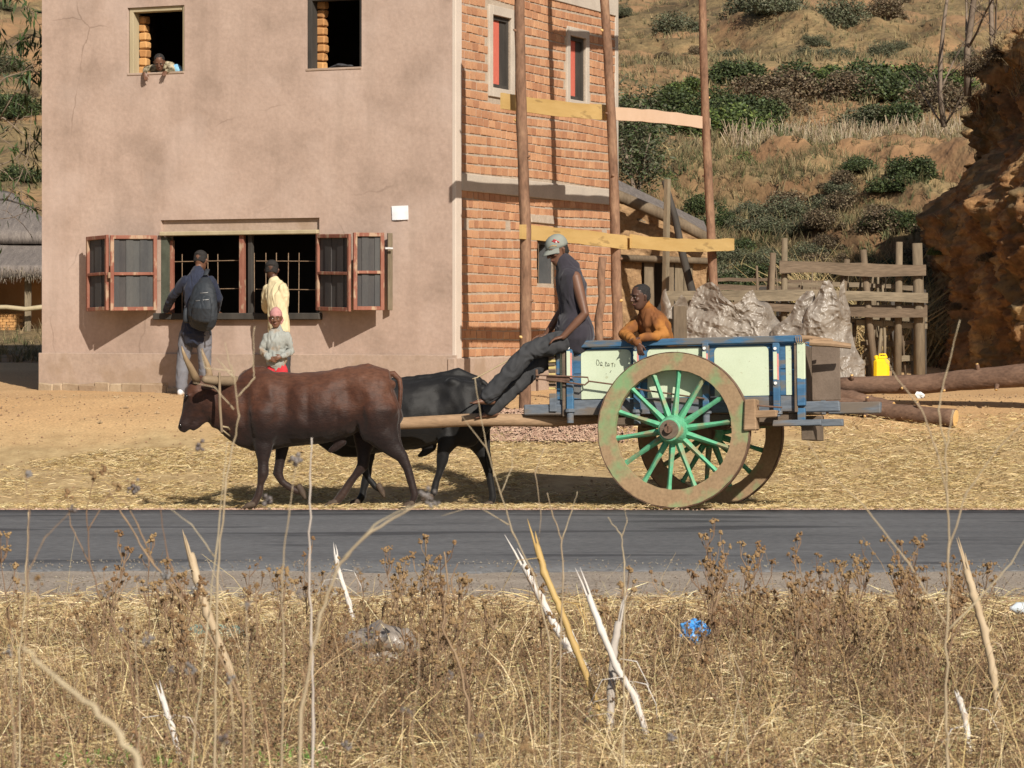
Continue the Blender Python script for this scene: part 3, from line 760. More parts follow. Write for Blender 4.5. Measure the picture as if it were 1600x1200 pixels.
mb = MB(M); mb.bbox((.46, -.05, (zt2-zb2)*.5), (.06, .03, (zt2-zb2)), .004); mb.build('back_board', oldwood, s)

# paper notice
pm = mat('white_paper', [(.78, .79, .82), (.85, .86, .88)], scale=5, rough=.9, bump=.2, bdist=.002)
q = [fr(612, 322, -.012), fr(638, 321, -.012), fr(639, 343, -.012), fr(613, 344, -.012)]
mb = MB(HM4); mb.sheet(lambda u, v: (q[0]*(1-u)*(1-v)+q[1]*u*(1-v)+q[2]*u*v+q[3]*(1-u)*v)+Vector((0, -.010*abs(math.sin(u*4))*v-.003*abs(math.cos(v*7)), 0)), 8, 6)
pn = mb.build('paper_notice', pm, None, smooth=True, label='white sheet of paper stuck on the pink plaster front', cat='notice')
gl = mat('faint_print', [(.45, .47, .55), (.55, .57, .63)], scale=8)
# ================================================================== SCAFFOLD POLES AND BOARDS
bark = mat('peeled_bark', [(.11, .06, .038), (.215, .12, .075), (.30, .18, .11)], scale=7, rough=.9, bump=.8, bdist=.01, stretch=(1, 1, .35), fine=.2, fscale=40, detail=8, contrast=.2)
cutw = mat('fresh_cut_wood', [(.62, .38, .14), (.72, .48, .2)], scale=8, rough=.8, bump=.3)
def pole(px0, py0, px1, py1, Y, r0, r1, nk, label):
    a = P(px0, py0, Y); b = P(px1, py1, Y)
    a.z = float(gz(a.x, a.y))-.15
    root = thing('scaffold_pole', label, 'pole', a)
    n = 26; pts = []; rr = []
    for i in range(n+1):
        t = i/n; p = a.lerp(b, t); p.x += .018*math.sin(t*7+px0)+random.uniform(-.004, .004); pts.append(p); rr.append((r0*(1-t)+r1*t)*(1+random.uniform(-.03, .04)))
    mb = MB(); mb.tube(pts, rr, 12, wob=.02); mb.build('trunk', bark, root, smooth=True, world=True)
    for k in range(nk):
        t = (k+random.uniform(.3, .9))/nk*.97+.02; i = int(t*n); an = random.uniform(0, 6.28); p = pts[i]
        d = Vector((math.cos(an), math.sin(an)*.8-.3, .35)).normalized(); mb = MB()
        mb.tube([p+d*rr[i]*.6, p+d*(rr[i]+.012), p+d*(rr[i]+.03)], [.022, .016, .009], 7); mb.build('knot', cutw if k % 4==1 else bark, root, smooth=True, world=True)
    return root
pole(822, 627, 813, -62, 31.7, .068, .055, 8, 'bark covered scaffold pole standing behind the seated driver, first from the house corner')
p2 = pole(972, 620, 936, -210, 34.2, .066, .048, 8, 'bark covered scaffold pole beside the rear corner of the brick wall')
pole(1119, 610, 1092, -180, 37.1, .064, .046, 9, 'bark covered scaffold pole standing free of the wall at the end of the boards')
mb = MB(); pts = [P(936, 600, 31.9), P(937, 540, 31.9), P(935, 500, 31.9), P(941, 465, 31.9), P(939, 430, 31.9), P(942, 402, 31.9)]; pts[0].z = .6
mb.tube(pts, [.046, .044, .045, .042, .043, .045], 10, wob=.03); mb.build('wooden_stake', bark, smooth=True, label='short sawn wooden stake standing behind the blue cart rail', cat='stake')
yel = mat('new_yellow_plank', [(.46, .29, .10), (.60, .41, .17)], scale=3, rough=.8, bump=.5, bdist=.006, stretch=(.4, .4, 2.5), spots=((.2, .12, .05), 5, .60, .05, .5))
pinkp = mat('new_pink_plank', [(.62, .42, .28), (.70, .5, .36)], scale=3, rough=.8, bump=.5, bdist=.004)
def board(pa, Ya, pb, Yb, hpx, label, m, sag=0.0, off=0.07):
    a = P(*pa, Ya); b = P(*pb, Yb); n = 14
    nrm = Vector((.914, -.407, 0))
    mb = MB(); hz = hpx/F*(Ya+Yb)/2; th = .028
    vs = []; fs = []
    for i in range(n+1):
        t = i/n; p = a.lerp(b, t)+nrm*off; p.z -= sag*math.sin(math.pi*t); j = random.uniform(-.006, .006)
        vs += [p+Vector((0, 0, hz/2+j)), p+Vector((0, 0, -hz/2-j*.7)), p-nrm*th+Vector((0, 0, -hz/2-j*.7)), p-nrm*th+Vector((0, 0, hz/2+j))]
    for i in range(n):
        for k in range(4): fs.append((i*4+k, i*4+(k+1) % 4, (i+1)*4+(k+1) % 4, (i+1)*4+k))
    fs += [(3, 2, 1, 0), tuple(n*4+k for k in range(4))]
    mb.add(vs, fs); mb.build('scaffold_board', m, label=label, cat='board')
board((806, 362), 31.55, (977, 380), 34.5, 22, 'lower yellow scaffold board nailed across the first two poles', yel, -.01)
board((974, 377), 34.35, (1135, 382), 37.4, 20, 'lower yellow scaffold board running on from the brick wall to the free pole', yel, .03, .11)
board((797, 157), 31.6, (970, 176), 34.6, 24, 'upper yellow scaffold board nailed across the first two poles', yel, .02, -.09)
board((965, 177), 34.3, (1118, 193), 37.3, 19, 'upper pinkish scaffold board reaching from the wall corner to the free pole', pinkp, -.02, -.07)
board((941, -104), 34.0, (1110, -80), 37.3, 22, 'topmost scaffold board high on the poles', yel, 0)
# ================================================================== THE OX CART
cr = math.radians
W0 = Vector((1.477, 25.93, 0.0))
cart = thing('ox_cart', 'two wheeled wooden ox cart with blue frame, pale green panels and green spoked wheels', 'cart', W0, (cr(-3.4), cr(-1.6), cr(-17)))
CM = ROOT['ox_cart']
blue = mat('cart_blue', [(.035, .10, .19), (.065, .16, .275)], scale=5, rough=.6, bump=.4, bdist=.003, stretch=(.4, 1, 2), fine=.15, fscale=30, spots=((.15, .14, .125), 7, .50, .10, .9))
greyblue = mat('cart_grey_blue', [(.10, .125, .16), (.17, .18, .19)], scale=4, rough=.75, bump=.5, bdist=.004, stretch=(.4, 1, 2), fine=.2, fscale=30, spots=((.16, .12, .085), 4, .5, .1, .8))
cream = mat('cart_pale_green', [(.50, .57, .41), (.58, .65, .49)], scale=3, rough=.6, bump=.25, bdist=.002, fine=.04, spots=((.36, .36, .22), 26, .66, .05, .55))
wood = mat('cart_bare_wood', [(.22, .135, .075), (.36, .24, .145)], scale=4, rough=.8, bump=.6, bdist=.005, stretch=(.3, 1, 2), fine=.15, fscale=40)
dwood = mat('cart_dark_wood', [(.10, .075, .055), (.19, .14, .10)], scale=4, rough=.85, bump=.5, bdist=.005, stretch=(.4, 1, 1.5), fine=.2)
iron = mat('rusty_iron', [(.09, .05, .035), (.2, .12, .08)], scale=20, rough=.7, bump=.4, bdist=.002)
whitep = mat('white_paint', [(.75, .75, .72), (.8, .8, .78)], scale=9, rough=.6)
pinkpaint = mat('red_paint', [(.62, .2, .17), (.7, .32, .28)], scale=14, rough=.7)
green = mat('wheel_green', [(.085, .33, .18), (.15, .44, .26)], scale=6, rough=.6, bump=.3, bdist=.002, fine=.12, fscale=40, spots=((.30, .21, .12), 5, .52, .10, .75))
rimm = mat('dusty_rim', [(.25, .165, .095), (.34, .235, .135)], scale=4, rough=.85, bump=.5, bdist=.003, fine=.14, fscale=40, spots=((.16, .33, .15), 3.2, .50, .14, .8))
def lx(px): return (px-1055)/165.0
def lz(py, x=0.0): return .703+(672-py)/172.6-.028*x
YP = .13          # face of the near side of the bed
X0, X1 = lx(865), lx(1244)
def cbox(n, c, d, m, bv=.005, jit=.002, parent=None):
    mb = MB(); mb.bbox(c, d, bv, jit=jit); return mb.build(n, m, parent or cart)
zb_, zt_ = .855, 1.475
for side, y in ((0, YP), (1, YP+1.15)):
    # boards
    cbox('side_board', ((X0+X1)/2, y+.035, (zb_+1.0)/2), (X1-X0, .035, 1.0-zb_-.004), greyblue)
    cbox('side_board', ((X0+X1)/2, y+.035, 1.12), (X1-X0, .035, .232), blue)
    cbox('side_board', ((X0+X1)/2, y+.035, 1.357), (X1-X0, .035, .232), blue)
    cbox('top_rail', ((X0+X1)/2+.0, y+.02, 1.51), (X1-X0+.03, .12, .062), blue, .008)
    yy = y+.035-.0195-.0015 if side == 0 else y+.035+.0195+.0015
    def panel(xa, xb, za, zb2, rr=.04):
        mb = MB(); pts = []
        for (cx, cz, a0) in ((xb-rr, zb2-rr, 0), (xa+rr, zb2-rr, 90), (xa+.004, za+.004, 180), (xb-.004, za+.004, 270)):
            r_ = rr if a0 < 180 else .004
            for k in range(5): an = cr(a0+k*22.5); pts.append((cx+r_*math.cos(an), cz+r_*math.sin(an)))
        n = len(pts); mb.add([(p[0], yy-.002, p[1]) for p in pts]+[(p[0], yy+.002, p[1]) for p in pts],
                             [tuple(range(n)), tuple(range(2*n-1, n-1, -1))]+[(k, k+n, (k+1) % n+n, (k+1) % n) for k in range(n)])
        mb.build('panel', cream, cart)
    for a, b in ((905, 984), (1009, 1097), (1113, 1196), (1222, 1231), (872, 883)):
        panel(lx(a), lx(b), 1.005, 1.455, .05 if b-a > 20 else .008)
# front and tail boards, floor
cbox('front_board', (X0+.02, YP+.6, 1.15), (.035, 1.12, .58), dwood)
cbox('front_rail', (X0-.035, YP+.60, 1.475), (.08, 1.26, .075), wood, .01)
cbox('bed_floor', ((X0+X1)/2, YP+.6, .87), (X1-X0-.06, 1.11, .03), dwood)
cbox('tail_board', (X1-.05, YP+.6, 1.2), (.03, 1.11, .55), dwood)
# slatted front edge: alternate yellow and brown strips
sm = [mat('yellow_strip', [(.5, .4, .16), (.6, .48, .2)], scale=9), dwood]
for k in range(11):
    z = lz(553+k*5.4, X0); cbox('strip', (lx(860), YP-.008, z), (.062, .03, .024), sm[k % 2], .002)
cbox('corner_post', (lx(860), YP+.005, lz(542, X0)), (.065, .05, .09), blue); cbox('corner_post', (lx(861), YP+.005, lz(630, X0)), (.07, .05, .17), greyblue)
# posts with painted stripes
for i, (px, bot) in enumerate(((889, 664), (994, 668), (1101, 662), (1209, 640))):
    x = lx(px)
    p = cbox('side_post', (x, YP-.022, (lz(533, x)+lz(645, x))/2-.01), (.062, .055, .66), blue, .006)
    yf = YP-.022-.0275
    for (za, zb2, sx, dx, mm, nm) in ((548, 591, .034, -.006, cream, 'stripe'), (551, 592, .015, .019, pinkpaint, 'stripe')):
        mb = MB(); a, b = lz(za, x), lz(zb2, x); mb.box((x+dx, yf-.001, (a+b)/2), (sx, .003, a-b)); mb.build(nm, mm, p)
    for py in ((543, 597) if i == 3 else (543,)):
        mb = MB(); z = lz(py, x); mb.tube([(x-.004, yf-.012, z), (x-.004, yf, z)], .014, 10); mb.build('bolt', whitep, p, smooth=False)
    mb = MB(); z = lz(640, x); mb.tube([(x, YP-.03, z), (x, YP-.03, z-.03), (x, YP-.03, z-.035), (x, YP-.03, z-.13 if bot > 645 else z-.05)], [.05, .05, .034, .032], 12); mb.build('post_foot', greyblue, p)
for px, mm in ((876, dwood), (883, blue), (1235, dwood), (1100.5, dwood)):
    x = lx(px); cbox('batten', (x+.02, YP-.012, 1.16), (.03, .035, .62), mm, .003)
x = lx(1246); cbox('rear_post', (x, YP-.012, lz(562, x)), (.072, .055, .34), cream); cbox('rear_post', (x, YP-.01, lz(610, x)), (.074, .06, .25), blue)
# hanging tailgate seen beyond the rear post
x = lx(1269); cbox('tailgate', (lx(1272), YP+.35, lz(578, x)), (.26, .03, .50), mat('dull_brown_board', [(.13, .095, .07), (.2, .15, .115)], scale=5, rough=.8, bump=.4, fine=.1), .004)
# rear beams
x = lx(1275); cbox('chassis_beam', (lx(1262), YP+.06, lz(632, x)), (.48, .07, .095), greyblue, .01, .004)
cbox('chassis_beam', (lx(1295), YP+1.0, lz(630, x)), (.50, .08, .11), greyblue, .01, .004)
cbox('chassis_beam', (lx(1100), YP+.10, .80), (1.75, .08, .09), dwood, .01)
cbox('chassis_beam', (lx(1100), YP+1.05, .80), (1.75, .08, .09), dwood, .01)
x = lx(1240); cbox('step_beam', (lx(1241), YP-.08, lz(658.5, x)), (.44, .07, .055), greyblue, .006, .004)
cbox('step_beam', (lx(1250), YP+.8, lz(655, x)), (.40, .08, .07), greyblue, .006, .004)
cbox('step_post', (lx(1245), YP-.0, lz(646, x)), (.07, .05, .12), blue)
cbox('hanging_block', (lx(1245), YP+.5, lz(672, x)), (.11, .5, .14), dwood)
x = lx(1195); cbox('brake_lever', (lx(1192), YP-.17, lz(646, x)), (.27, .06, .06), wood, .008, .008)
x = lx(1172); cbox('brake_block', (lx(1174), YP-.13, lz(647, x)), (.115, .16, .28), wood, .012, .006)
mb = MB(); mb.tube([(lx(1160), YP-.16, lz(634)), (lx(1220), YP-.12, lz(640))], .009, 6); mb.build('brake_rod', iron, cart)
cbox('axle', (0, .70, .70), (.11, 1.25, .11), dwood, .01)
cbox('axle_block', (0, YP+.1, .78), (.5, .1, .1), dwood, .01); cbox('axle_block', (0, YP+1.05, .78), (.5, .1, .1), dwood, .01)
# front beam end and cross bar
x = lx(840); cbox('front_beam', (lx(846), YP+.05, lz(642, x)), (.40, .10, .10), greyblue, .01, .004)
cbox('front_beam', (lx(840), YP+.95, lz(640, x)), (.42, .10, .10), greyblue, .01, .004)
# long centre pole from the bed to the yoke
sh = MB(); Mi = CM.inverted()
sp_ = [Mi @ P(1000, 648, 26.62), Mi @ P(860, 657, 26.62), Mi @ P(740, 656, 26.63), Mi @ P(620, 662, 26.64), Mi @ P(480, 655, 26.66), Mi @ P(390, 620, 26.68), Mi @ P(345, 603, 26.68)]
sh.tube(sp_, None, 10, sq=[(.06, .06), (.058, .062), (.055, .062), (.052, .058), (.05, .055), (.045, .05), (.04, .045)], side=(0, 1, 0), wob=.02)
sh.build('draught_pole', wood, cart, smooth=True)
# iron fork rods on the near side
mb = MB(); y = YP-.085
zf = lambda py, px: lz(py, lx(px))
mb.tube([(lx(838), y, zf(587, 838)), (lx(872), y, zf(588, 872)), (lx(900), y, zf(589, 900)), (lx(920), y, zf(590, 920)), (lx(921), y, zf(596, 921)), (lx(960), y, zf(601, 960)), (lx(1010), y+.02, zf(610, 1010)), (lx(1100), y+.02, zf(622, 1100))], .0085, 6)
mb.tube([(lx(838), y, zf(593, 838)), (lx(880), y, zf(597, 880)), (lx(915), y, zf(602, 915)), (lx(921), y, zf(597, 921))], .0085, 6)
mb.build('brake_linkage', iron, cart)
cbox('iron_plate', (lx(872), YP-.06, zf(592, 872)), (.22, .03, .05), iron, .004)
mb = MB(); mb.tube([(lx(838), y+.02, zf(578, 838)), (lx(839), y+.02, zf(612, 839))], .012, 6); mb.build('iron_hook', iron, cart)
# twine-bound sticks at the rear corner
for (a, b, r) in (((1238, 525), (1278, 528), .022), ((1258, 533), (1318, 538), .032), ((1262, 530), (1290, 529), .02)):
    mb = MB(); A = (lx(a[0]), YP+.02, lz(a[1], lx(a[0]))); B = (lx(b[0]), YP+.10, lz(b[1], lx(b[0])))
    mb.tube([A, ((A[0]+B[0])/2, YP+.05, (A[2]+B[2])/2+.006), B], [r, r*.95, r*.8], 8, wob=.08); mb.build('lashed_stick', wood, cart)
mb = MB(); 
for k in range(4): mb.tube([(lx(1240)+.02*k, YP-.06, lz(524, lx(1240))), (lx(1241)+.02*k, YP-.065, lz(533, lx(1240))), (lx(1246)+.02*k, YP+.06, lz(536, lx(1240)))], .004, 5)
mb.build('lashing', wood, cart)
# scribbled hand lettering on the front panel
ink = mat('black_scribble', [(.05, .05, .035), (.09, .09, .06)], scale=9, rough=.8)
def strokes(lines):
    mb = MB(); yf = YP+.035-.0195-.0058
    for ln in lines:
        pts = [(lx(860+c[0]/6.667), yf, lz(500+c[1]/6.667, lx(860+c[0]/6.667))) for c in ln]
        mb.tube(pts, .0022, 4)
    return mb
G = [[(470, 410), (462, 440), (470, 468), (486, 466), (494, 440), (484, 412), (466, 408)], [(508, 462), (502, 445), (514, 430), (524, 440), (520, 464), (508, 466)], [(500, 470), (528, 470)],
     [(556, 470), (558, 430), (570, 434), (568, 450), (560, 452)], [(580, 470), (586, 445), (596, 448), (598, 468), (582, 470)], [(556, 474), (602, 472)],
     [(622, 445), (644, 442)], [(634, 444), (628, 485)], [(658, 450), (654, 482)], [(618, 520), (604, 545)], [(562, 555), (566, 560)]]
strokes(G).build('scribble', ink, cart)
# wheels
tyre = iron
def wheel(x, y, z, ph, par):
    mb = MB(); n = 84; prof = [(.700, -.045), (.704, 0), (.700, .045), (.545, .04), (.540, 0), (.545, -.04)]
    segs = 7; vs = []; fs = []
    for i in range(n):
        a = 2*math.pi*i/n+ph; jr = .0015*math.sin(i*2.1)
        gap = -.004 if i % (n//segs) == 0 else 0
        for (r, w_) in prof: vs.append((x+(r+jr+gap)*math.cos(a), y+w_*(1+gap*8), z+(r+jr+gap)*math.sin(a)))
    m = len(prof)
    for i in range(n):
        for k in range(m): fs.append((i*m+k, ((i+1) % n)*m+k, ((i+1) % n)*m+(k+1) % m, i*m+(k+1) % m))
    mb.add(vs, fs)
    wheel_o = mb.build('wheel', rimm, par)
    # iron tyre
    mb = MB(); vs = []; fs = []; prof = [(.7035, -.043), (.709, -.043), (.709, .043), (.7035, .043)]
    for i in range(n):
        a = 2*math.pi*i/n
        for (r, w_) in prof: vs.append((x+r*math.cos(a), y+w_, z+r*math.sin(a)))
    for i in range(n):
        for k in range(4): fs.append((i*4+k, ((i+1) % n)*4+k, ((i+1) % n)*4+(k+1) % 4, i*4+(k+1) % 4))
    mb.add(vs, fs); mb.build('tyre', iron, wheel_o)
    # hub with dished face
    mb = MB(); mb.tube([(x, y+.15, z), (x, y+.13, z), (x, y+.04, z), (x, y-.03, z), (x, y-.05, z), (x, y-.10, z), (x, y-.175, z), (x, y-.18, z)], [.09, .105, .135, .137, .13, .122, .105, .098], 28)
    mb.build('hub', green, wheel_o, smooth=False)
    mb = MB(); mb.tube([(x, y-.176, z), (x, y-.195, z), (x, y-.196, z)], [.088, .086, .05], 24); mb.build('hub_band', dwood, wheel_o)
    mb = MB(); mb.tube([(x, y-.19, z), (x, y-.235, z)], [.038, .034], 12); mb.bbox((x, y-.225, z+.02), (.02, .02, .10), .003); mb.build('axle_end', iron, wheel_o)
    for k in range(14):
        a = cr(84.2)+2*math.pi*k/14; d = Vector((math.cos(a), 0, math.sin(a))); c = Vector((x, y, z)); T = Vector((-math.sin(a), 0, math.cos(a)))
        mb = MB(); st = [(.12, .030, .034, -.012), (.17, .031, .036, -.012), (.24, .027, .034, -.008), (.42, .020, .024, 0), (.50, .022, .024, 0), (.552, .026, .024, 0)]
        vs = []; fs = []
        for (r, wt, wy, oy) in st:
            p = c+d*r+Vector((0, oy, 0))
            vs += [p-T*wt*.55+Vector((0, -wy, 0))*.55, p+Vector((0, -wy, 0)), p+T*wt*.55+Vector((0, -wy, 0))*.55, p+T*wt, p+T*wt*.5+Vector((0, wy, 0)), p-T*wt*.5+Vector((0, wy, 0)), p-T*wt]
        m = 7
        for i in range(len(st)-1):
            for q in range(m): fs.append((i*m+q, i*m+(q+1) % m, (i+1)*m+(q+1) % m, (i+1)*m+q))
        fs += [tuple(range(m-1, -1, -1)), tuple((len(st)-1)*m+q for q in range(m))]
        mb.add(vs, fs); mb.build('spoke', green, wheel_o)
wheel(0, 0, .703, .1, cart)
wheel(0, 1.46, .703, .5, cart)
# ================================================================== ZEBU OXEN
def eframe(f, u):
    f = Vector(f).normalized(); u = Vector(u); s = f.cross(u).normalized(); u = s.cross(f).normalized()
    return f, s, u
hornm = mat('horn', [(.16, .10, .06), (.36, .26, .15)], scale=5, rough=.45, bump=.2, bdist=.002, stretch=(1, 1, 1))
hoofm = mat('hoof', [(.045, .03, .022), (.10, .07, .048)], scale=20, rough=.7)
ropem = mat('twisted_rope', [(.30, .23, .14), (.42, .33, .2)], scale=40, rough=.9, bump=.5, bdist=.003)
eyem = mat('dark_eye', [(.008, .006, .005), (.012, .01, .008)], scale=5, rough=.15, spec=.6)
def zebu(label, Yc, ox, oz, sc_, mats, head=True, legs=None, tail=None, body=None, spread=.15, short=False):
    T = lambda px, py, dy=0: P(px+ox, py+oz, Yc+dy)
    s = Yc/F
    base = T(470, 795); base.z = float(gz(base.x, Yc))
    root = thing('zebu_ox', label, 'ox', base)
    mb = MB(); Sd = (0, 1, 0)
    pts = []; sq = []
    for (x, t, b, hw) in body:
        pts.append(T(x, (t+b)/2)); sq.append((hw*sc_, (b-t)/2*s))
    mb.tube(pts, None, 28, sq=sq, side=Sd, round_=False)
    # withers hump, spine ridge, hip bones, shoulder and haunch masses
    mb.tube([T(380, 592), T(396, 583), T(410, 581), T(428, 586)], [.05, .062, .06, .04], 12, side=Sd, round_=True)
    mb.tube([T(425, 586), T(485, 589), T(540, 583), T(575, 575), T(605, 588)], [.035, .04, .05, .055, .05], 10, side=Sd, round_=True)
    for sg in (-1, 1):
        mb.ell(T(566, 592, sg*.145*sc_), (.09, .05, .055)); mb.ell(T(613, 602, sg*.085*sc_), (.04, .045, .05))
        mb.tube([T(418, 610, sg*.12*sc_), T(416, 645, sg*.18*sc_), T(413, 680, sg*.165*sc_)], None, 16, sq=[(.06, .14), (.09, .17), (.07, .12)], side=Sd, round_=True)
        mb.tube([T(585, 600, sg*.13*sc_), T(588, 640, sg*.175*sc_), T(585, 680, sg*.16*sc_)], None, 16, sq=[(.08, .15), (.10, .205), (.075, .14)], side=Sd, round_=True)
    if head:
        # neck & head hanging down, slightly turned
        mb.tube([T(385, 635), T(362, 634), T(340, 630), T(325, 624)], None, 18, sq=[(.17, .30), (.125, .235), (.10, .19), (.09, .15)], side=Sd, round_=True)
        mb.tube([T(365, 670), T(345, 660), T(330, 655)], None, 12, sq=[(.03, .07), (.025, .06), (.02, .05)], side=Sd, round_=True)   # dewlap
        mb.tube([T(314, 600), T(308, 612), T(305, 626), T(300, 641), T(294, 654), T(289, 664), T(287, 668)], None, 18,
                sq=[(.085, .095), (.105, .120), (.092, .115), (.072, .095), (.056, .073), (.056, .062), (.045, .048)], side=Sd, round_=True)
        mb.tube([T(324, 630), T(317, 650), T(303, 668)], None, 12, sq=[(.06, .105), (.045, .072), (.036, .036)], side=Sd, round_=True)  # jaw
        mb.ell(T(295, 618, -.075), (.035, .035, .028)); mb.ell(T(295, 618, .075), (.035, .035, .028))
        mb.tube([T(283, 661, -.035), T(281, 668, -.03)], .022, 8, round_=True); mb.tube([T(283, 661, .035), T(281, 668, .03)], .022, 8, round_=True)
    for sg, L in legs:
        dy = sg*spread
        p = [T(q[0], q[1], dy*(1 if i else .8)) for i, q in enumerate(L)]
        mb.tube(p, None, 14, sq=[(q[3]*1.08, q[2]*(1.13 if i > 2 else 1.06)) for i, q in enumerate(L)], side=Sd, round_=True)
    for (x, y, hw) in ((513, 703, .03),):
        mb.tube([T(535, 690), T(x+10, y-3), T(x, y+3)], None, 10, sq=[(.04, .05), (.03, .04), (.012, .022)], side=Sd, round_=True)
    def dd(co):
        x, y, z = co[:, 0], co[:, 1], co[:, 2]
        return .010*fbm(x*5, y*5, z*3.2, 5)+.005*vn(x*17+z*6, y*10, z*6, 9)*(z > 0.62)-.006*np.abs(vn(x*9+z*3, y*6, z*4, 12))
    def dd2(co):
        r = dd(co)
        PX = 800+co[:, 0]/np.maximum(co[:, 1], 1)*F-ox; PY = HY+(H-co[:, 2])/np.maximum(co[:, 1], 1)*F-oz
        sd3 = np.clip(np.abs(co[:, 1]-Yc)/.12, 0, 1)
        for (cx, cy, rx, ry, a) in ((543, 612, 17, 22, -.034), (447, 630, 11, 42, -.020), (408, 655, 16, 22, .022), (420, 610, 10, 22, .014), (590, 655, 24, 26, .018), (565, 655, 8, 26, -.016), (470, 665, 40, 14, .014), (383, 640, 8, 40, -.018), (608, 615, 10, 10, -.012), (500, 640, 12, 26, .007), (525, 645, 6, 26, -.008), (480, 640, 5, 26, -.008), (372, 665, 10, 14, .012)):
            r = r+1.45*a*np.exp(-((PX-cx)/rx)**2-((PY-cy)/ry)**2)*sd3
        return r
    me = fuse(mb, .0125, 7, dd2); 
    place('body', me, mats, root, True, True)
    ec = T(291.5, 619, -.10)
    if head:
        for sg in (-1, 1):
            mb = MB(); mb.ell(T(291.5, 619, sg*.098), (.017, .014, .017)); mb.build('eye', eyem, root, True, True)
            mb = MB(); mb.tube([T(281.5, 663, sg*.05), T(283, 667, sg*.054)], [.009, .007], 7, round_=True); mb.build('nostril', eyem, root, True, True)
        for L in (((308, 596, -.07, .040), (303, 586, -.11, .036), (297, 573, -.17, .030), (290, 560, -.21, .021), (286, 549, -.23, .013), (284, 541, -.23, .004)),
                  ((322, 596, .05, .038), (327, 586, .14, .034), (325, 573, .20, .027), (320, 560, .24, .019), (316.5, 550, .25, .011), (316, 544, .25, .004))):
            if short: L = [(L[0][0]+(q[0]-L[0][0])*.5+k_*3, L[0][1]+k_*1.0, q[2], q[3]*.8) for k_, q in enumerate(L)]
            mb = MB(); mb.tube([T(q[0], q[1], q[2]) for q in L], [q[3] for q in L], 14); mb.build('horn', hornm, root, True, True)
        for sg in (-1, 1):
            mb = MB(); a = T(318, 604, sg*.09); b = T(330, 607, sg*.17); c = T(338, 612, sg*.22)
            mb.tube([a, b, c], None, 10, sq=[(.02, .02), (.012, .042), (.006, .012)], side=(0, .3, 1), round_=True); mb.build('ear', mats, root, True, True)
    for sg, L in legs:
        q = L[-1]; c = T(q[0], q[1], sg*spread); fwd = Vector((-1, 0, 0)) if len(L[-1]) < 5 else Vector((L[-1][4], 0, -.7)).normalized()
        for k in (-1, 1):
            mb = MB(); o = Vector((0, k*.024, 0)); up = Vector((0, 0, .02))
            mb.tube([c+o-fwd*.025+up, c+o+fwd*.03+up*.2, c+o+fwd*.065-up*.55], None, 10, sq=[(.023, .030), (.022, .028), (.012, .012)], side=Sd, round_=True)
            mb.build('hoof', hoofm, root, True, True)
    if tail:
        mb = MB(); mb.tube([T(q[0], q[1], q[2]) for q in tail], [q[3] for q in tail], 10, round_=True)
        mb.build('tail', mats, root, True, True)
    return root
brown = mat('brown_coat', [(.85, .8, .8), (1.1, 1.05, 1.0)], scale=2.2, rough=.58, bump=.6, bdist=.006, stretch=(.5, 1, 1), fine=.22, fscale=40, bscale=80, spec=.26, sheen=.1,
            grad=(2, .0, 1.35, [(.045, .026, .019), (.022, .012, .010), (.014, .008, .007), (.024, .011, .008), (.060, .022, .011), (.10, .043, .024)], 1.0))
blackc = mat('black_coat', [(.0035, .0033, .0036), (.009, .008, .008)], scale=3, rough=.6, bump=.5, bdist=.004, stretch=(.5, 1, 1), bscale=110, spec=.3, sheen=.1)
nearbody = [(331, 600, 668, .085), (345, 597, 672, .11), (360, 592, 684, .14), (378, 583, 698, .17), (396, 578, 706, .21), (415, 577, 706, .235), (440, 580, 700, .24), (470, 582, 697, .27), (500, 579, 694, .28), (530, 575, 685, .265),
            (556, 570, 674, .25), (580, 570, 676, .25), (600, 577, 682, .215), (615, 586, 672, .17), (622, 598, 655, .11)]
nl = [(-1, [(413, 665, .12, .08), (411, 700, .084, .062), (411, 722, .048, .042), (410.5, 741, .047, .043), (407, 757, .030, .03), (404, 774, .033, .035), (398, 786, .03, .035), (392, 791, .03, .03)]),
      (1, [(440, 665, .10, .07), (441, 700, .065, .05), (437, 722, .046, .04), (434, 740, .046, .04), (441, 753, .031, .03), (455, 763, .033, .033), (464, 767, .03, .034), (470, 767, .03, .03, .5)]),
      (-1, [(590, 650, .20, .10), (598, 680, .140, .08), (614, 700, .084, .056), (629, 714, .054, .042), (637, 732, .034, .032), (643, 755, .033, .032), (648, 773, .038, .036), (644, 785, .033, .036), (640, 790, .03, .03)]),
      (1, [(580, 650, .17, .09), (570, 680, .115, .07), (568, 708, .062, .05), (567, 728, .050, .042), (556, 742, .034, .032), (545, 757, .033, .031), (534, 774, .037, .036), (526, 784, .033, .036), (520, 788, .03, .03)])]
ntail = [(604, 586, 0, .034), (615, 584, 0, .030), (624, 593, -.01, .025), (626, 606, -.03, .022), (625, 625, -.05, .021), (622, 655, -.06, .019), (623, 685, -.06, .018), (626, 703, -.06, .028), (628, 718, -.06, .022), (629, 729, -.05, .008)]
zebu('dark brown humped ox nearest the camera, horns lowered under the yoke', 26.12, 0, 0, 1, brown, True, nl, ntail, nearbody)
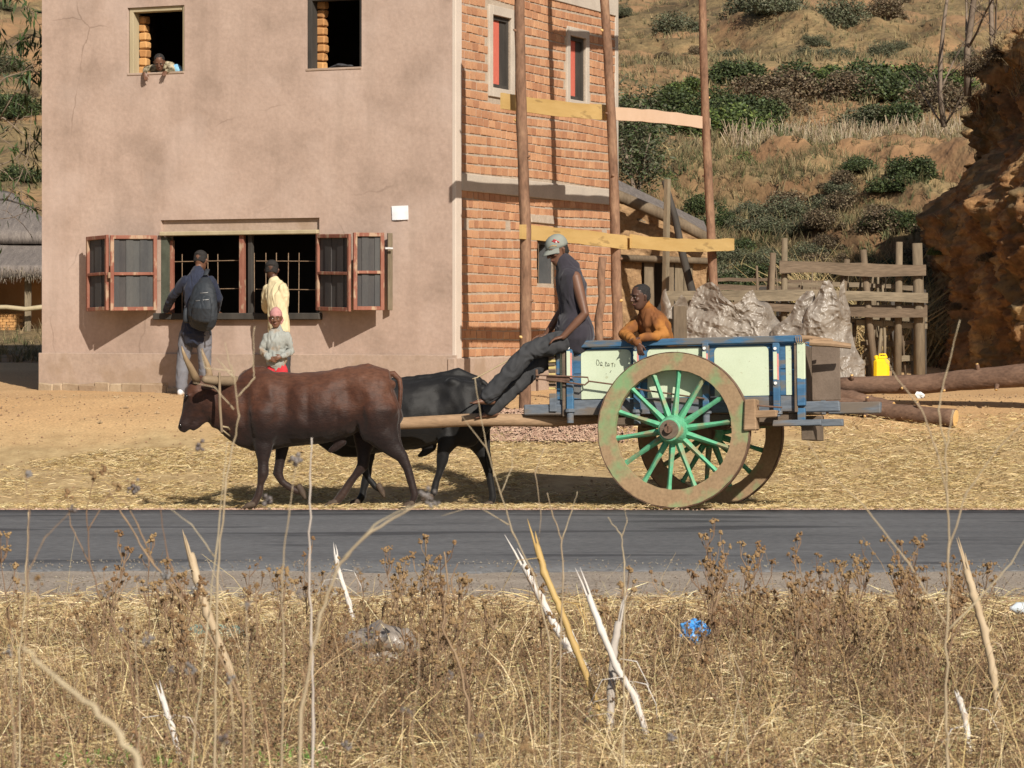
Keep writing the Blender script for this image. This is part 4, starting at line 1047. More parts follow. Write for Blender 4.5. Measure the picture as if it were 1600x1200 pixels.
# black ox beyond: offset to the right and deeper
bb = [(x, t+8, b+2, w_) for (x, t, b, w_) in nearbody]
BO = 141; k = .95
def bx(x): return x
bl_ = [(-1, [(441, 665, .10, .06), (432, 690, .065, .05), (428, 707, .046, .04), (427, 724, .044, .04), (433, 738, .029, .03), (441, 748, .032, .032), (448, 756, .03, .034), (453, 758, .03, .03, .5)]),
       (1, [(432, 665, .10, .06), (436, 700, .062, .05), (434, 722, .044, .04), (431, 742, .042, .038), (427, 757, .029, .03), (425, 768, .032, .035), (420, 775, .03, .034), (416, 779, .03, .03)]),
       (-1, [(575, 650, .17, .085), (560, 680, .105, .065), (551, 700, .060, .048), (550, 713, .05, .04), (547, 728, .033, .03), (541, 743, .032, .03), (537, 762, .035, .034), (533, 768, .03, .034), (529, 772, .03, .03)]),
       (1, [(595, 650, .16, .085), (603, 680, .105, .065), (614, 702, .06, .045), (620, 718, .049, .04), (624, 737, .033, .03), (627, 755, .032, .03), (629, 770, .035, .034), (626, 780, .03, .034), (622, 783, .03, .03)])]
bt_ = [(613, 590, 0, .028), (621, 597, 0, .026), (625, 612, .03, .022), (623, 635, .05, .019), (622, 665, .06, .017), (622, 695, .06, .018), (623, 710, .06, .026), (624, 730, .05, .008)]
zebu('black ox on the far side of the pole, mostly hidden behind the brown one', 27.15, BO, 7, .93, blackc, True, bl_, bt_, bb, .14, True)
# yoke beam over both necks, neck sticks, rope
yk = thing('yoke', 'round wooden yoke beam with neck sticks across the necks of both oxen', 'yoke', P(335, 596, 25.9))
mb = MB(); mb.tube([P(321, 593, 25.78), P(335, 594.5, 25.88), P(365, 596, 26.1), P(410, 600, 26.6), P(470, 604, 27.3)], [.036, .044, .050, .05, .045], 14, round_=True, wob=.02); mb.build('beam', mat('yoke_wood', [(.17, .12, .075), (.30, .22, .14)], scale=6, rough=.7, bump=.4, bdist=.004, stretch=(1, .3, 1)), yk, True, True)
for (a, b, Y) in (((343, 597), (346, 669), 25.86), ((362, 600), (366, 668), 26.4), ((440, 604), (446, 670), 27.0)):
    mb = MB(); mb.tube([P(*a, Y)+Vector((0, 0, .08)), P(*a, Y), P((a[0]+b[0])/2-1, (a[1]+b[1])/2, Y), P(*b, Y), P(b[0]+.5, b[1]+5, Y)], [.011, .013, .014, .013, .014], 8, round_=True); mb.build('neck_stick', MATS['yoke_wood'], yk, True, True)
mb = MB(); mb.tube([P(346, 666, 25.86), P(356, 668, 25.95), P(362, 676, 26.1)], .009, 6); mb.tube([P(345, 670, 25.86), P(356, 679, 26.0), P(362, 684, 26.1)], .008, 6); mb.build('neck_rope', ropem, yk, True, True)

# ================================================================== PEOPLE
skin = mat('brown_skin', [(.125, .058, .035), (.165, .08, .048)], scale=6, rough=.5, bump=.15, bdist=.001, bscale=200, spec=.4)
skin2 = mat('deep_brown_skin', [(.075, .035, .022), (.105, .05, .032)], scale=6, rough=.5, bump=.15, bdist=.001, bscale=200, spec=.4)
hairm = mat('black_hair', [(.014, .012, .012), (.034, .031, .029)], scale=60, rough=.85, bump=.8, bdist=.006, bscale=160)
eyew = mat('eye_white', [(.25, .21, .18), (.3, .26, .22)], scale=5, rough=.3)
lipm = mat('lips', [(.16, .06, .05), (.2, .08, .065)], scale=9, rough=.5)
def head_at(mb, c, f, s, u=(0, 0, 1)):
    f, sd_, u = eframe(f, u)
    g = lambda a, b, h: c+f*(a*s)+sd_*(b*s)+u*(h*s)
    st = [(-.118, .022, .058, .020), (-.105, .040, .050, .036), (-.085, .052, .036, .054), (-.06, .061, .020, .070), (-.03, .068, .008, .083), (0, .073, 0, .092), (.03, .076, -.004, .096), (.06, .074, -.008, .093), (.09, .062, -.010, .078), (.11, .042, -.012, .052), (.122, .016, -.012, .02)]
    mb.tube([g(q[2], 0, q[0]) for q in st], None, 20, sq=[(q[1]*s, q[3]*s) for q in st], side=sd_, round_=False)
    mb.tube([g(.090, 0, .012), g(.103, 0, -.012), g(.110, 0, -.026)], [.008*s, .011*s, .013*s], 8, round_=True)
    for k in (-1, 1):
        mb.ell(g(.095, k*.012, -.030), (.011*s, .011*s, .008*s))
        mb.tube([g(.086, k*.012, .026), g(.084, k*.032, .029), g(.070, k*.052, .024)], [.009*s, .010*s, .007*s], 8, round_=True)
        mb.ell(g(.066, k*.042, -.02), (.018*s, .018*s, .018*s))
        # ears
        mb.tube([g(-.004, k*.070, .020), g(-.010, k*.083, .004), g(-.004, k*.074, -.026)], [.010*s, .014*s, .009*s], 8, round_=True)
    mb.tube([g(.072, -.024, -.062), g(.088, 0, -.058), g(.072, .024, -.062)], [.007*s, .0095*s, .007*s], 8, round_=True)
    mb.tube([g(.068, -.020, -.074), g(.084, 0, -.073), g(.068, .020, -.074)], [.007*s, .0095*s, .007*s], 8, round_=True)
    return g
def face_bits(root, g, s, f, lips=True):
    for k in (-1, 1):
        A0 = (g(1, 0, 0)-g(0, 0, 0)).normalized(); A1 = (g(0, 1, 0)-g(0, 0, 0)).normalized(); A2 = (g(0, 0, 1)-g(0, 0, 0)).normalized(); Mx = Matrix((A0, A1, A2)).transposed()
        mb = MB(); mb.ell(g(.083, k*.031, .003), (.005*s, .012*s, .0055*s), Mx); mb.build('eye', eyew, root, True, True)
        o = root; mb = MB(); mb.ell(g(.0865, k*.031, .003), (.0038*s, .0058*s, .0056*s), Mx); mb.build('iris', eyem, root, True, True)
        mb = MB(); mb.tube([g(.093, k*.014, .024), g(.094, k*.030, .030), g(.082, k*.048, .024)], .0028*s, 5); mb.build('eyebrow', hairm, root, True, True)
    mb = MB(); mb.tube([g(.078, -.02, -.0675), g(.0935, 0, -.0655), g(.078, .02, -.0675)], [.004*s, .0062*s, .004*s], 6, round_=True); mb.build('mouth', lipm, root, True, True)
def hair_cap(root, g, s, m=hairm, thick=.007, low=-.01, name='hair'):
    mb = MB(); st = [(-.035, .062, -.055, .036), (-.012, .071, -.042, .056), (.01, .0745, -.030, .068), (.036, .077, -.017, .084), (.055, .076, -.011, .092), (.08, .069, -.010, .087), (.105, .050, -.012, .064), (.122, .020, -.012, .026)]
    mb.tube([g(q[2]-.004, 0, q[0]+.001) for q in st], None, 20, sq=[((q[1]+thick*.6)*s, (q[3]+thick*.5)*s) for q in st], side=(g(0, 1, 0)-g(0, 0, 0)))
    me = fuse(mb, .006, 3, lambda co: .0025*vn(co[:, 0]*160, co[:, 1]*160, co[:, 2]*160, 3)); return place(name, me, m, root, True, True)
def hand_at(mb, w, d, pn, s, curl=.5, thumb=1):
    "palm from wrist w along d, palm faces pn; fingers bend toward pn"
    d = Vector(d).normalized(); pn = Vector(pn); pn = (pn-d*pn.dot(d)).normalized(); sd_ = d.cross(pn)*thumb
    mb.tube([w-d*.015*s, w+d*.02*s, w+d*.055*s, w+d*.085*s], None, 12, sq=[(.026*s, .020*s), (.033*s, .017*s), (.041*s, .016*s), (.042*s, .013*s)], side=sd_, round_=True)
    for i, (o, L) in enumerate(((.032, .068), (.011, .078), (-.011, .073), (-.032, .058))):
        p = w+d*(.085*s)+sd_*(o*s); q = d+sd_*o*3.2; q.normalize(); pts = [p-q*.03*s, p]; a = .18+curl*.25
        for k, fr_ in enumerate((.42, .33, .25)):
            q = (q*math.cos(a)+pn*math.sin(a)).normalized(); p = p+q*(L*fr_*s); pts.append(p.copy()); a = curl*.75
        mb.tube(pts, [.0095*s, .010*s, .0092*s, .0085*s, .007*s], 8, round_=True)
    p = w+d*.02*s+sd_*.026*s; q = (d*.75+sd_*.8+pn*.25).normalized(); p2 = p+q*.035*s; q2 = (d*.95+sd_*.25+pn*.35).normalized(); p3 = p2+q2*.032*s; p4 = p3+q2*.024*s
    mb.tube([p, p2, p3, p4], [.014*s, .012*s, .0105*s, .0085*s], 8, round_=True)
def foot_at(mb, ank, toe_d, s, up=(0, 0, 1)):
    d = Vector(toe_d).normalized(); u = Vector(up); u = (u-d*u.dot(d)).normalized(); sd_ = d.cross(u)
    mb.tube([ank-u*.045*s-d*.045*s, ank-u*.035*s+d*.01*s, ank-u*.045*s+d*.07*s, ank-u*.055*s+d*.125*s], None, 12, sq=[(.03*s, .03*s), (.034*s, .040*s), (.042*s, .026*s), (.043*s, .016*s)], side=sd_, round_=True)
    for i in range(5):
        o = (.034-.017*i)*s; L = (.04-.004*i)*s
        mb.tube([ank-u*.056*s+d*.12*s+sd_*o, ank-u*.060*s+d*(.12*s+L)+sd_*o*1.05], [.011*s if i == 0 else .0085*s]*2, 7, round_=True)
    mb.tube([ank+u*.04*s, ank-u*.03*s], [.034*s, .034*s], 10, round_=True)
def limb(mb, pts, rad, s, n=14):
    # a few in-between stations so muscles swell
    P_ = []; R_ = []
    for i in range(len(pts)-1):
        a, b = Vector(pts[i]), Vector(pts[i+1]); ra, rb = rad[i], rad[i+1]
        P_ += [a, a.lerp(b, .35), a.lerp(b, .7)]; R_ += [ra*s, (ra*.62+rb*.38)*1.07*s, (ra*.32+rb*.68)*1.0*s]
    P_.append(Vector(pts[-1])); R_.append(rad[-1]*s)
    mb.tube(P_, R_, n, round_=True)
def torso(mb, pel, chest, neck, sv, s, k=1.0, hip=1.0):
    up = (neck-pel); D = (pel, pel.lerp(chest, .3), pel.lerp(chest, .6), chest, chest.lerp(neck, .55), neck)
    w_ = [.145*hip, .138, .134, .154, .150, .066]; dd = [.098*hip, .094, .094, .106, .090, .062]
    mb.tube([pel-(chest-pel).normalized()*.09*s]+list(D), None, 22, sq=[(.12*hip*s*k, .085*s*k)]+[(a*s*k, b*s*k) for a, b in zip(w_, dd)], side=sv, round_=True)
def person(label, J, s, face, top=None, bottom=None, hair=True, skinm=skin, hs=1.0, lookup=(0, 0, 1), sleeve='long', shoes=None, hands=(), feet=(), topend=None, voxel=.0062, toprad=1.0, hood=False, trad=1.0, hemk=1.0, armr=1.0, torsok=1.0):
    root = thing('person', label, 'person', J['base'])
    for a in 'LR': J['s'+a] = J['s'+a].lerp(J['chest'], .13)
    mb = MB(); sv = (J['sL']-J['sR']).normalized()
    torso(mb, J['pel'], J['chest'], J['neck'], sv, s)
    mb.tube([J['neck']-(J['head']-J['neck'])*.25, J['neck'], J['neck'].lerp(J['head'], .6)], [.058*s, .050*s, .048*s], 14, round_=True)
    g = head_at(mb, J['head'], face, s*hs, lookup)
    for a in 'LR':
        limb(mb, [J['s'+a], J['e'+a], J['w'+a]], [.046*armr, .036*armr, .025*armr], s)
        limb(mb, [J['h'+a], J['k'+a], J['a'+a]], [.082, .054, .036], s)
        mb.ell(J['s'+a], (.052*s,)*3)
    for (a, d, pn, curl, th) in hands: hand_at(mb, J['w'+a], d, pn, s*1.0, curl, th)
    for (a, d, up) in feet: foot_at(mb, J['a'+a], d, s, up)
    me = fuse(mb, voxel, 3, fac=.4); place('body', me, skinm, root, True, True)
    if hair: hair_cap(root, g, s*hs)
    if top:
        nm, m, amp = top; mb = MB()
        pel2 = J.get('hem', J['pel'])
        torso(mb, pel2, J['chest'], J['neck'], sv, s, 1.16*toprad*torsok)
        hd_ = (J['chest']-pel2).normalized(); mb.tube([pel2-hd_*.10*s, pel2, pel2.lerp(J['chest'], .5)], None, 20, sq=[(.165*s*hemk, .135*s*hemk), (.165*s*hemk, .13*s*hemk), (.15*s, .105*s)], side=sv, round_=True)
        for a in 'LR':
            if sleeve == 'long': limb(mb, [J['s'+a], J['e'+a], J['e'+a].lerp(J['w'+a], .93)], [.066*toprad, .052*toprad, .040*toprad], s)
            else: mb.ell(J['s'+a].lerp(J['chest'], .18), (.058*s,)*3)
        if hood: mb.tube([J['neck']-(J['head']-J['neck'])*.35, J['neck'], J['neck'].lerp(J['head'], .42)], [.118*s, .100*s, .078*s], 16, round_=True)
        me = fuse(mb, .008, 9, folds(amp*1.25, 13/s)); place(nm, me, m, root, True, True)
    if bottom:
        nm, m, amp, t = bottom; mb = MB()
        up = (J['chest']-J['pel']).normalized()
        mb.tube([J['pel']-up*.08*s, J['pel'], J['pel']+up*.10*s], None, 18, sq=[(.135*s, .105*s), (.155*s, .118*s), (.146*s, .105*s)], side=sv, round_=True)
        for a in 'LR': limb(mb, [J['h'+a], J['k'+a], J['k'+a].lerp(J['a'+a], t)], [.102*trad, .080*trad, .070*trad], s)
        me = fuse(mb, .009, 3, folds(amp, 11/s, (1, 1, .7), 8)); place(nm, me, m, root, True, True)
    if shoes:
        for a, d in shoes[1]:
            mb = MB(); d = Vector(d).normalized(); sd_ = d.cross(Vector((0, 0, 1))); k = J['a'+a]
            mb.tube([k-Vector((0, 0, .045*s))-d*.05*s, k-Vector((0, 0, .03*s))+d*.01*s, k-Vector((0, 0, .05*s))+d*.09*s, k-Vector((0, 0, .058*s))+d*.16*s], None, 14, sq=[(.036*s, .042*s), (.042*s, .055*s), (.048*s, .036*s), (.04*s, .024*s)], side=sd_, round_=True)
            me = fuse(mb, .008, 2); place('shoe', me, shoes[0], root, True, True)
    return root, g
V3 = Vector
# --- driver
D = 26.55
J = dict(base=P(895, 535, D), pel=P(893, 520, D), chest=P(893, 448, D), neck=P(884, 414, D), head=P(871, 391, D),
         sL=P(900, 430, D-.17), eL=P(914, 490, D-.22), wL=P(880, 526, D-.22), sR=P(886, 430, D+.17), eR=P(878, 486, D+.22), wR=P(853, 524, D+.24),
         hL=P(888, 530, D-.09), kL=P(826, 549, D-.15), aL=P(762, 620, D-.16), hR=P(888, 536, D+.09), kR=P(838, 572, D+.08), aR=P(766, 640, D+.02), hem=P(897, 512, D))
hoodie = mat('charcoal_sleeveless_top', [(.022, .020, .027), (.040, .034, .044)], scale=8, rough=.92, bump=.5, bdist=.004, bscale=30, sheen=.2)
jeans = mat('dark_grey_trousers', [(.032, .033, .036), (.055, .055, .058)], scale=7, rough=.9, bump=.5, bdist=.004, bscale=26)
drv, g = person('barefoot young driver in a grey cap and sleeveless dark top sitting on the cart front', J, .97, (-.80, -.55, -.34), top=('sleeveless_top', hoodie, .007), bottom=('trousers', jeans, .013, .98),
           hair=False, skinm=skin, sleeve='none', lookup=(-.25, -.1, 1), hood=True, hs=1.15, toprad=1.14, hemk=1.38, armr=1.2, trad=1.06,
           hands=(('L', (-1, .0, -.25), (0, .1, -1), .5, -1), ('R', (-1, 0, -.15), (0, 0, -1), .4, 1)), feet=(('L', (-1, -.1, -.0), (0, 0, 1)), ('R', (-1, .1, -.15), (0, 0, 1))))
face_bits(drv, g, .97*1.15, None)
hair_cap(drv, lambda a, b, h: g(a*.9-.008, b*.95, h*.8-.022), .97*1.08, thick=.002)
capm = mat('grey_cap', [(.20, .21, .185), (.26, .27, .235)], scale=12, rough=.9, bump=.3, bdist=.002, bscale=150)
mb = MB(); st = [(.022, .082, -.006, .101), (.045, .084, -.006, .103), (.075, .080, -.008, .098), (.105, .064, -.010, .080), (.125, .04, -.010, .052), (.134, .014, -.01, .018)]
mb.tube([g(q[2], 0, q[0]) for q in st], None, 24, sq=[(q[1]*1.11, q[3]*1.11) for q in st], side=(g(0, 1, 0)-g(0, 0, 0)))
cap = mb.build('cap', capm, drv, True, True)
mb = MB(); n = 12; vs = []; fs = []
for j in range(n+1):
    a = (j/n-.5)*2.5; 
    for k, (r_, h) in enumerate(((.96, .030), (1.28, .018), (1.58, .004))):
        rr = (.098+(r_-1)*.098*max(.12, math.cos(a*.9))) if k else .094
        x = math.cos(a)*rr; y = math.sin(a)*(.080 if k < 2 else .078)*(1.0)
        for t in (0, -.006): vs.append(g(x, y, h-.010*(a*a)*k*.5+t))
for j in range(n):
    for k in range(2):
        a = j*6+k*2; b = a+6; fs += [(a, b, b+2, a+2), (a+1, a+3, b+3, b+1)]
    fs.append((j*6+4, j*6+10, j*6+11, j*6+5))
mb.add(vs, fs); mb.build('cap_brim', capm, cap, True, True)
# red and white cap badge on the near front side
bdg = mat('red_thread', [(.45, .03, .04), (.5, .05, .06)], scale=20, rough=.8)
def onhat(a, h, out=.003):
    r_ = np.interp(h, [q[0] for q in st], [q[3] for q in st])+out; w_ = np.interp(h, [q[0] for q in st], [q[1] for q in st])+out
    return g(-.008+r_*math.cos(a), w_*math.sin(a), h)
sgn = -1 if g(0, 1, 0).y > g(0, 0, 0).y else 1
mb = MB()
for (a0, a1, h0, h1) in ((.75, 1.0, .095, .078), (.9, 1.15, .100, .088), (1.1, 1.35, .085, .066), (1.0, 1.2, .09, .075)):
    mb.tube([onhat(sgn*a0, h0), onhat(sgn*(a0+a1)/2, (h0+h1)/2+.006), onhat(sgn*a1, h1)], .006, 6)
mb.build('badge', bdg, cap, True, True)
mb = MB(); mb.ell(onhat(sgn*1.1, .078), (.008,)*3); mb.build('badge', whitep, cap, True, True)
mb = MB(); mb.tube([onhat(sgn*.3, .052), onhat(sgn*.7, .060), onhat(sgn*1.05, .046)], .003, 5); mb.build('badge', mat('orange_thread', [(.6, .3, .05), (.65, .35, .08)], scale=9), cap, True, True)

# --- boy leaning on the side rail
B = 26.3
J = dict(base=P(1020, 560, B+.2), pel=P(1040, 560, B+.25), chest=P(1022, 512, B+.12), neck=P(1012, 487, B+.06), head=P(1001, 464, B),
         sL=P(1027, 504, B-.06), eL=P(1040, 523, B-.10), wL=P(1001, 528, B-.20), sR=P(998, 500, B+.22), eR=P(974, 522, B+.02), wR=P(998, 537, B-.26),
         hL=P(1045, 572, B+.2), kL=P(1005, 600, B+.15), aL=P(1050, 612, B+.3), hR=P(1038, 572, B+.35), kR=P(1000, 600, B+.35), aR=P(1045, 612, B+.45))
jac = mat('rust_brown_jacket', [(.17, .065, .022), (.27, .105, .026), (.36, .15, .035)], scale=3.4, rough=.85, bump=.5, bdist=.004, bscale=26, contrast=.09, detail=2)
boy, g = person('boy in a rust and brown jacket leaning his arms on the cart side', J, .76, (-1, -.55, -.12), top=('jacket', jac, .009), bottom=('shorts', jeans, .004, .4), skinm=skin2, hs=1.26,
           hands=(('L', (-1, .1, -.1), (0, 0, -1), .4, 1), ('R', (.15, -.15, -1), (.5, .9, 0), .45, 1)), toprad=1.12, torsok=1.28, voxel=.0055, trad=1.1, hood=True)
face_bits(boy, g, .76*1.26, None)

# --- man with the backpack at the shop window
def onw(px, py, off): return HM4 @ fr(px, py, off)
gy = .80
navy = mat('navy_jacket', [(.013, .017, .034), (.024, .03, .055)], scale=6, rough=.8, bump=.5, bdist=.005, bscale=22, sheen=.1)
greyt = mat('grey_trousers', [(.135, .135, .155), (.19, .19, .21)], scale=5, rough=.9, bump=.4, bdist=.004, bscale=24)
O = -.42
J = dict(base=onw(303, 617, O), pel=onw(306, 512, O), chest=onw(308, 452, O+.07), neck=onw(309, 424, O+.15), head=onw(314, 407, O+.22),
         sL=onw(288, 437, O+.05), eL=onw(270, 462, O+.12), wL=onw(259, 486, O+.30), sR=onw(332, 438, O+.05), eR=onw(341, 466, O+.15), wR=onw(338, 487, O+.36),
         hL=onw(293, 520, O), kL=onw(286, 565, O-.0), aL=onw(283, 612, O-.02), hR=onw(318, 520, O), kR=onw(320, 566, O+.05), aR=onw(322, 612, O+.10))
for a in 'LR': J['a'+a].z = .80+.085
man, g = person('man in a navy jacket, grey trousers and white shoes looking in at the shop window', J, .98, (.35, .95, -.15), hemk=1.1, trad=.95, top=('jacket', navy, .008), bottom=('trousers', greyt, .008, .97), skinm=skin,
           hands=(('L', (.3, .6, -.3), (0, 0, -1), .3, -1), ('R', (.3, .8, -.2), (0, 0, -1), .3, 1)), shoes=(mat('white_shoe', [(.6, .6, .62), (.75, .75, .75)], scale=9, rough=.7), (('L', (.15, .99, 0)), ('R', (.5, .9, 0)))))
# backpack
bpm = mat('black_backpack_fabric', [(.018, .022, .028), (.034, .04, .048)], scale=9, rough=.65, bump=.4, bdist=.004, bscale=30)
bp = thing('backpack', 'black backpack with side pockets worn on the back of the man in navy', 'backpack', onw(316, 500, O-.2))
mb = MB(); sv = (onw(330, 460, O)-onw(300, 460, O)).normalized()
mb.tube([onw(315, 505, O-.2), onw(316, 494, O-.22), onw(317, 476, O-.22), onw(318, 460, O-.19), onw(319, 447, O-.16), onw(320, 439, O-.13)], None, 18, sq=[(.175, .09), (.195, .12), (.185, .12), (.16, .105), (.125, .085), (.08, .05)], side=sv, round_=True)
place('pack', fuse(mb, .009, 3, folds(.005, 12, (1, 1, 1))), bpm, bp, True, True)
mb = MB(); mb.tube([onw(314, 500, O-.34), onw(316, 482, O-.35), onw(317, 465, O-.32)], None, 14, sq=[(.125, .03), (.13, .05), (.10, .03)], side=sv, round_=True); place('front_pocket', fuse(mb, .008, 3, folds(.004, 14, (1, 1, 1))), bpm, bp, True, True)
mb = MB(); mb.tube([onw(292, 500, O-.22), onw(292, 485, O-.22)], None, 12, sq=[(.04, .07), (.035, .06)], side=sv, round_=True); mb.build('side_pocket', bpm, bp, True, True)
mb = MB(); mb.tube([onw(321, 430, O-.16), onw(324, 421, O-.05), onw(323, 428, O+.05)], None, 8, sq=[(.03, .008)]*3, side=sv); mb.build('strap', bpm, bp, True, True)
mb = MB(); mb.tube([onw(326, 505, O-.2), onw(328, 515, O-.2), onw(329, 524, O-.2)], None, 6, sq=[(.012, .004)]*3, side=sv); mb.build('strap', bpm, bp, True, True)
mb = MB(); mb.tube([onw(313, 458, O-.345), onw(325, 457, O-.34)], .004, 5); mb.build('zip', mat('zip_grey', [(.3, .3, .3), (.4, .4, .4)], scale=9), bp, True, True)
mb = MB(); mb.tube([onw(306, 470, O-.36), onw(326, 468, O-.355)], .005, 5); mb.build('zip', MATS['zip_grey'], bp, True, True)

# --- second customer in yellow
yelm = mat('pale_yellow_shirt', [(.54, .45, .27), (.66, .56, .36)], scale=5, rough=.9, bump=.5, bdist=.004, bscale=22)
O = -.36
J = dict(base=onw(434, 617, O), pel=onw(436, 520, O), chest=onw(433, 464, O+.03), neck=onw(429, 440, O+.08), head=onw(425, 422, O+.12),
         sL=onw(417, 450, O+.08), eL=onw(414, 478, O+.16), wL=onw(418, 486, O+.34), sR=onw(444, 449, O-.02), eR=onw(446, 476, O+.0), wR=onw(428, 470, O+.12),
         hL=onw(427, 530, O), kL=onw(427, 572, O), aL=onw(427, 612, O), hR=onw(444, 530, O), kR=onw(445, 572, O), aR=onw(445, 612, O))
for a in 'LR': J['a'+a].z = .80+.08
person('customer in a pale yellow shirt with short dark hair leaning at the shop window', J, .82, (.1, .98, .05), top=('shirt', yelm, .010), bottom=('trousers', jeans, .007, .95), skinm=skin2, hs=1.2,
           hands=(('L', (.3, .9, -.2), (0, 0, -1), .3, -1), ('R', (-.3, .9, .1), (0, 0, -1), .3, 1)), feet=(('L', (.2, 1, 0), (0, 0, 1)), ('R', (.3, 1, 0), (0, 0, 1))), toprad=1.08)
# --- small girl with a pink hat
G_ = 33.05
J = dict(base=P(432, 622, G_), pel=P(433, 572, G_), chest=P(432, 534, G_), neck=P(433, 513, G_), head=P(431, 497, G_-.03),
         sL=P(416, 524, G_), eL=P(409, 548, G_), wL=P(421, 561, G_-.12), sR=P(450, 524, G_), eR=P(455, 549, G_), wR=P(440, 557, G_-.13),
         hL=P(425, 578, G_), kL=P(425, 598, G_-.02), aL=P(424, 615, G_), hR=P(441, 578, G_), kR=P(441, 598, G_-.02), aR=P(442, 615, G_), hem=P(432, 562, G_))
for a in 'LR': J['a'+a].z = float(gz(0, G_))+.05
den = mat('faded_denim_jacket', [(.19, .19, .17), (.36, .38, .36)], scale=7, rough=.9, bump=.5, bdist=.003, bscale=40, spots=((.28, .17, .09), 6, .55, .1, .7))
redt = mat('red_trousers', [(.42, .02, .03), (.5, .04, .05)], scale=7, rough=.9, bump=.4, bdist=.003)
girl, g = person('small child in a pink knitted hat, faded denim jacket and red trousers facing the road', J, .63, (-.03, -1, -.1), top=('jacket', den, .010), bottom=('trousers', redt, .004, .95), skinm=skin, hs=1.42,
           hands=(('L', (.9, -.3, -.2), (0, 1, 0), .6, 1), ('R', (-.9, -.3, -.3), (0, 1, 0), .6, -1)), feet=(('L', (0, -1, 0), (0, 0, 1)), ('R', (.1, -1, 0), (0, 0, 1))), toprad=1.12, voxel=.005, hair=True)
face_bits(girl, g, .63*1.42, None)
hat = mat('pink_knit', [(.38, .17, .165), (.50, .26, .25)], scale=30, rough=.95, bump=.8, bdist=.005, bscale=120)
mb = MB(); k = .63*1.42; st2 = [(.022, .080, -.008, .100), (.05, .083, -.008, .103), (.085, .075, -.010, .092), (.115, .055, -.014, .066), (.138, .028, -.018, .034), (.145, .01, -.018, .012)]
mb.tube([g(q[2], 0, q[0]) for q in st2], None, 20, sq=[(q[1]*k, q[3]*k) for q in st2], side=(1, 0, 0)); mb.tube([g(-.03, .06, .02), g(-.03, .076, -.03), g(-.02, .062, -.075)], [.02, .024, .012], 8, round_=True); mb.tube([g(-.03, -.06, .02), g(-.03, -.076, -.03), g(-.02, -.062, -.075)], [.02, .024, .012], 8, round_=True)
place('knitted_hat', fuse(mb, .006, 3), hat, girl, True, True)

# --- child leaning out of the upper window
O = .10
J = dict(base=onw(262, 112, .3), pel=onw(275, 112, .62), chest=onw(262, 106, .28), neck=onw(254, 103, .12), head=onw(249, 97, .0),
         sL=onw(240, 106, .12), eL=onw(228, 108, .08), wL=onw(226, 114, -.07), sR=onw(266, 102, .16), eR=onw(270, 110, .04), wR=onw(260, 111, -.02),
         hL=onw(272, 118, .7), kL=onw(272, 150, .7), aL=onw(272, 185, .75), hR=onw(284, 118, .7), kR=onw(284, 150, .7), aR=onw(284, 185, .75))
cam_ = mat('patterned_shirt', [(.09, .075, .045), (.52, .44, .30)], scale=9, rough=.9, bump=.3, contrast=.1, detail=2)
kid, g = person('child leaning out over the sill of the upper left window in a patterned shirt', J, .62, (.05, -1, -.6), top=('shirt', cam_, .005), bottom=('shorts', jeans, .003, .5), skinm=skin, hs=1.3, lookup=(0, -.4, 1),
           hands=(('L', (.25, -.25, -1), (0, 1, 0), .15, 1), ('R', (-.25, -.7, -.5), (0, .6, -1), .4, -1)), voxel=.0048)
face_bits(kid, g, .62*1.3, None)
mb = MB(); mb.tube([onw(268, 111, .22), onw(276, 108, .16), onw(283, 111, .14)], None, 12, sq=[(.05, .04), (.06, .06), (.03, .03)], round_=True)
place('cloth_bundle', fuse(mb, .008, 3, folds(.008, 14, (1, 1, 1))), mat('blue_cloth', [(.10, .30, .55), (.35, .6, .7)], scale=10, rough=.85, bump=.4), None, True, label='bright blue cloth bundle on the sill beside the leaning child', cat='cloth')
mb = MB(); mb.tube([onw(515, 107, .12), onw(530, 102, .14), onw(550, 103, .15)], None, 10, sq=[(.02, .012), (.07, .022), (.03, .01)], round_=True)
place('dark_cloth', fuse(mb, .007, 2, folds(.006, 14, (1, 1, 1))), mat('dark_rag', [(.03, .03, .035), (.06, .06, .065)], scale=10), None, True, label='dark cloth lying on the sill of the upper right window', cat='cloth')
# driver's long stick / rein held out toward the oxen
mb = MB(); mb.tube([P(852, 534, 26.72), P(800, 560, 26.5), P(745, 590, 26.3), P(738, 592, 26.28)], [.008, .008, .006, .004], 6)
mb.build('driving_stick', ropem, smooth=True, label='thin driving stick slanting down from the driver to the black ox', cat='stick')
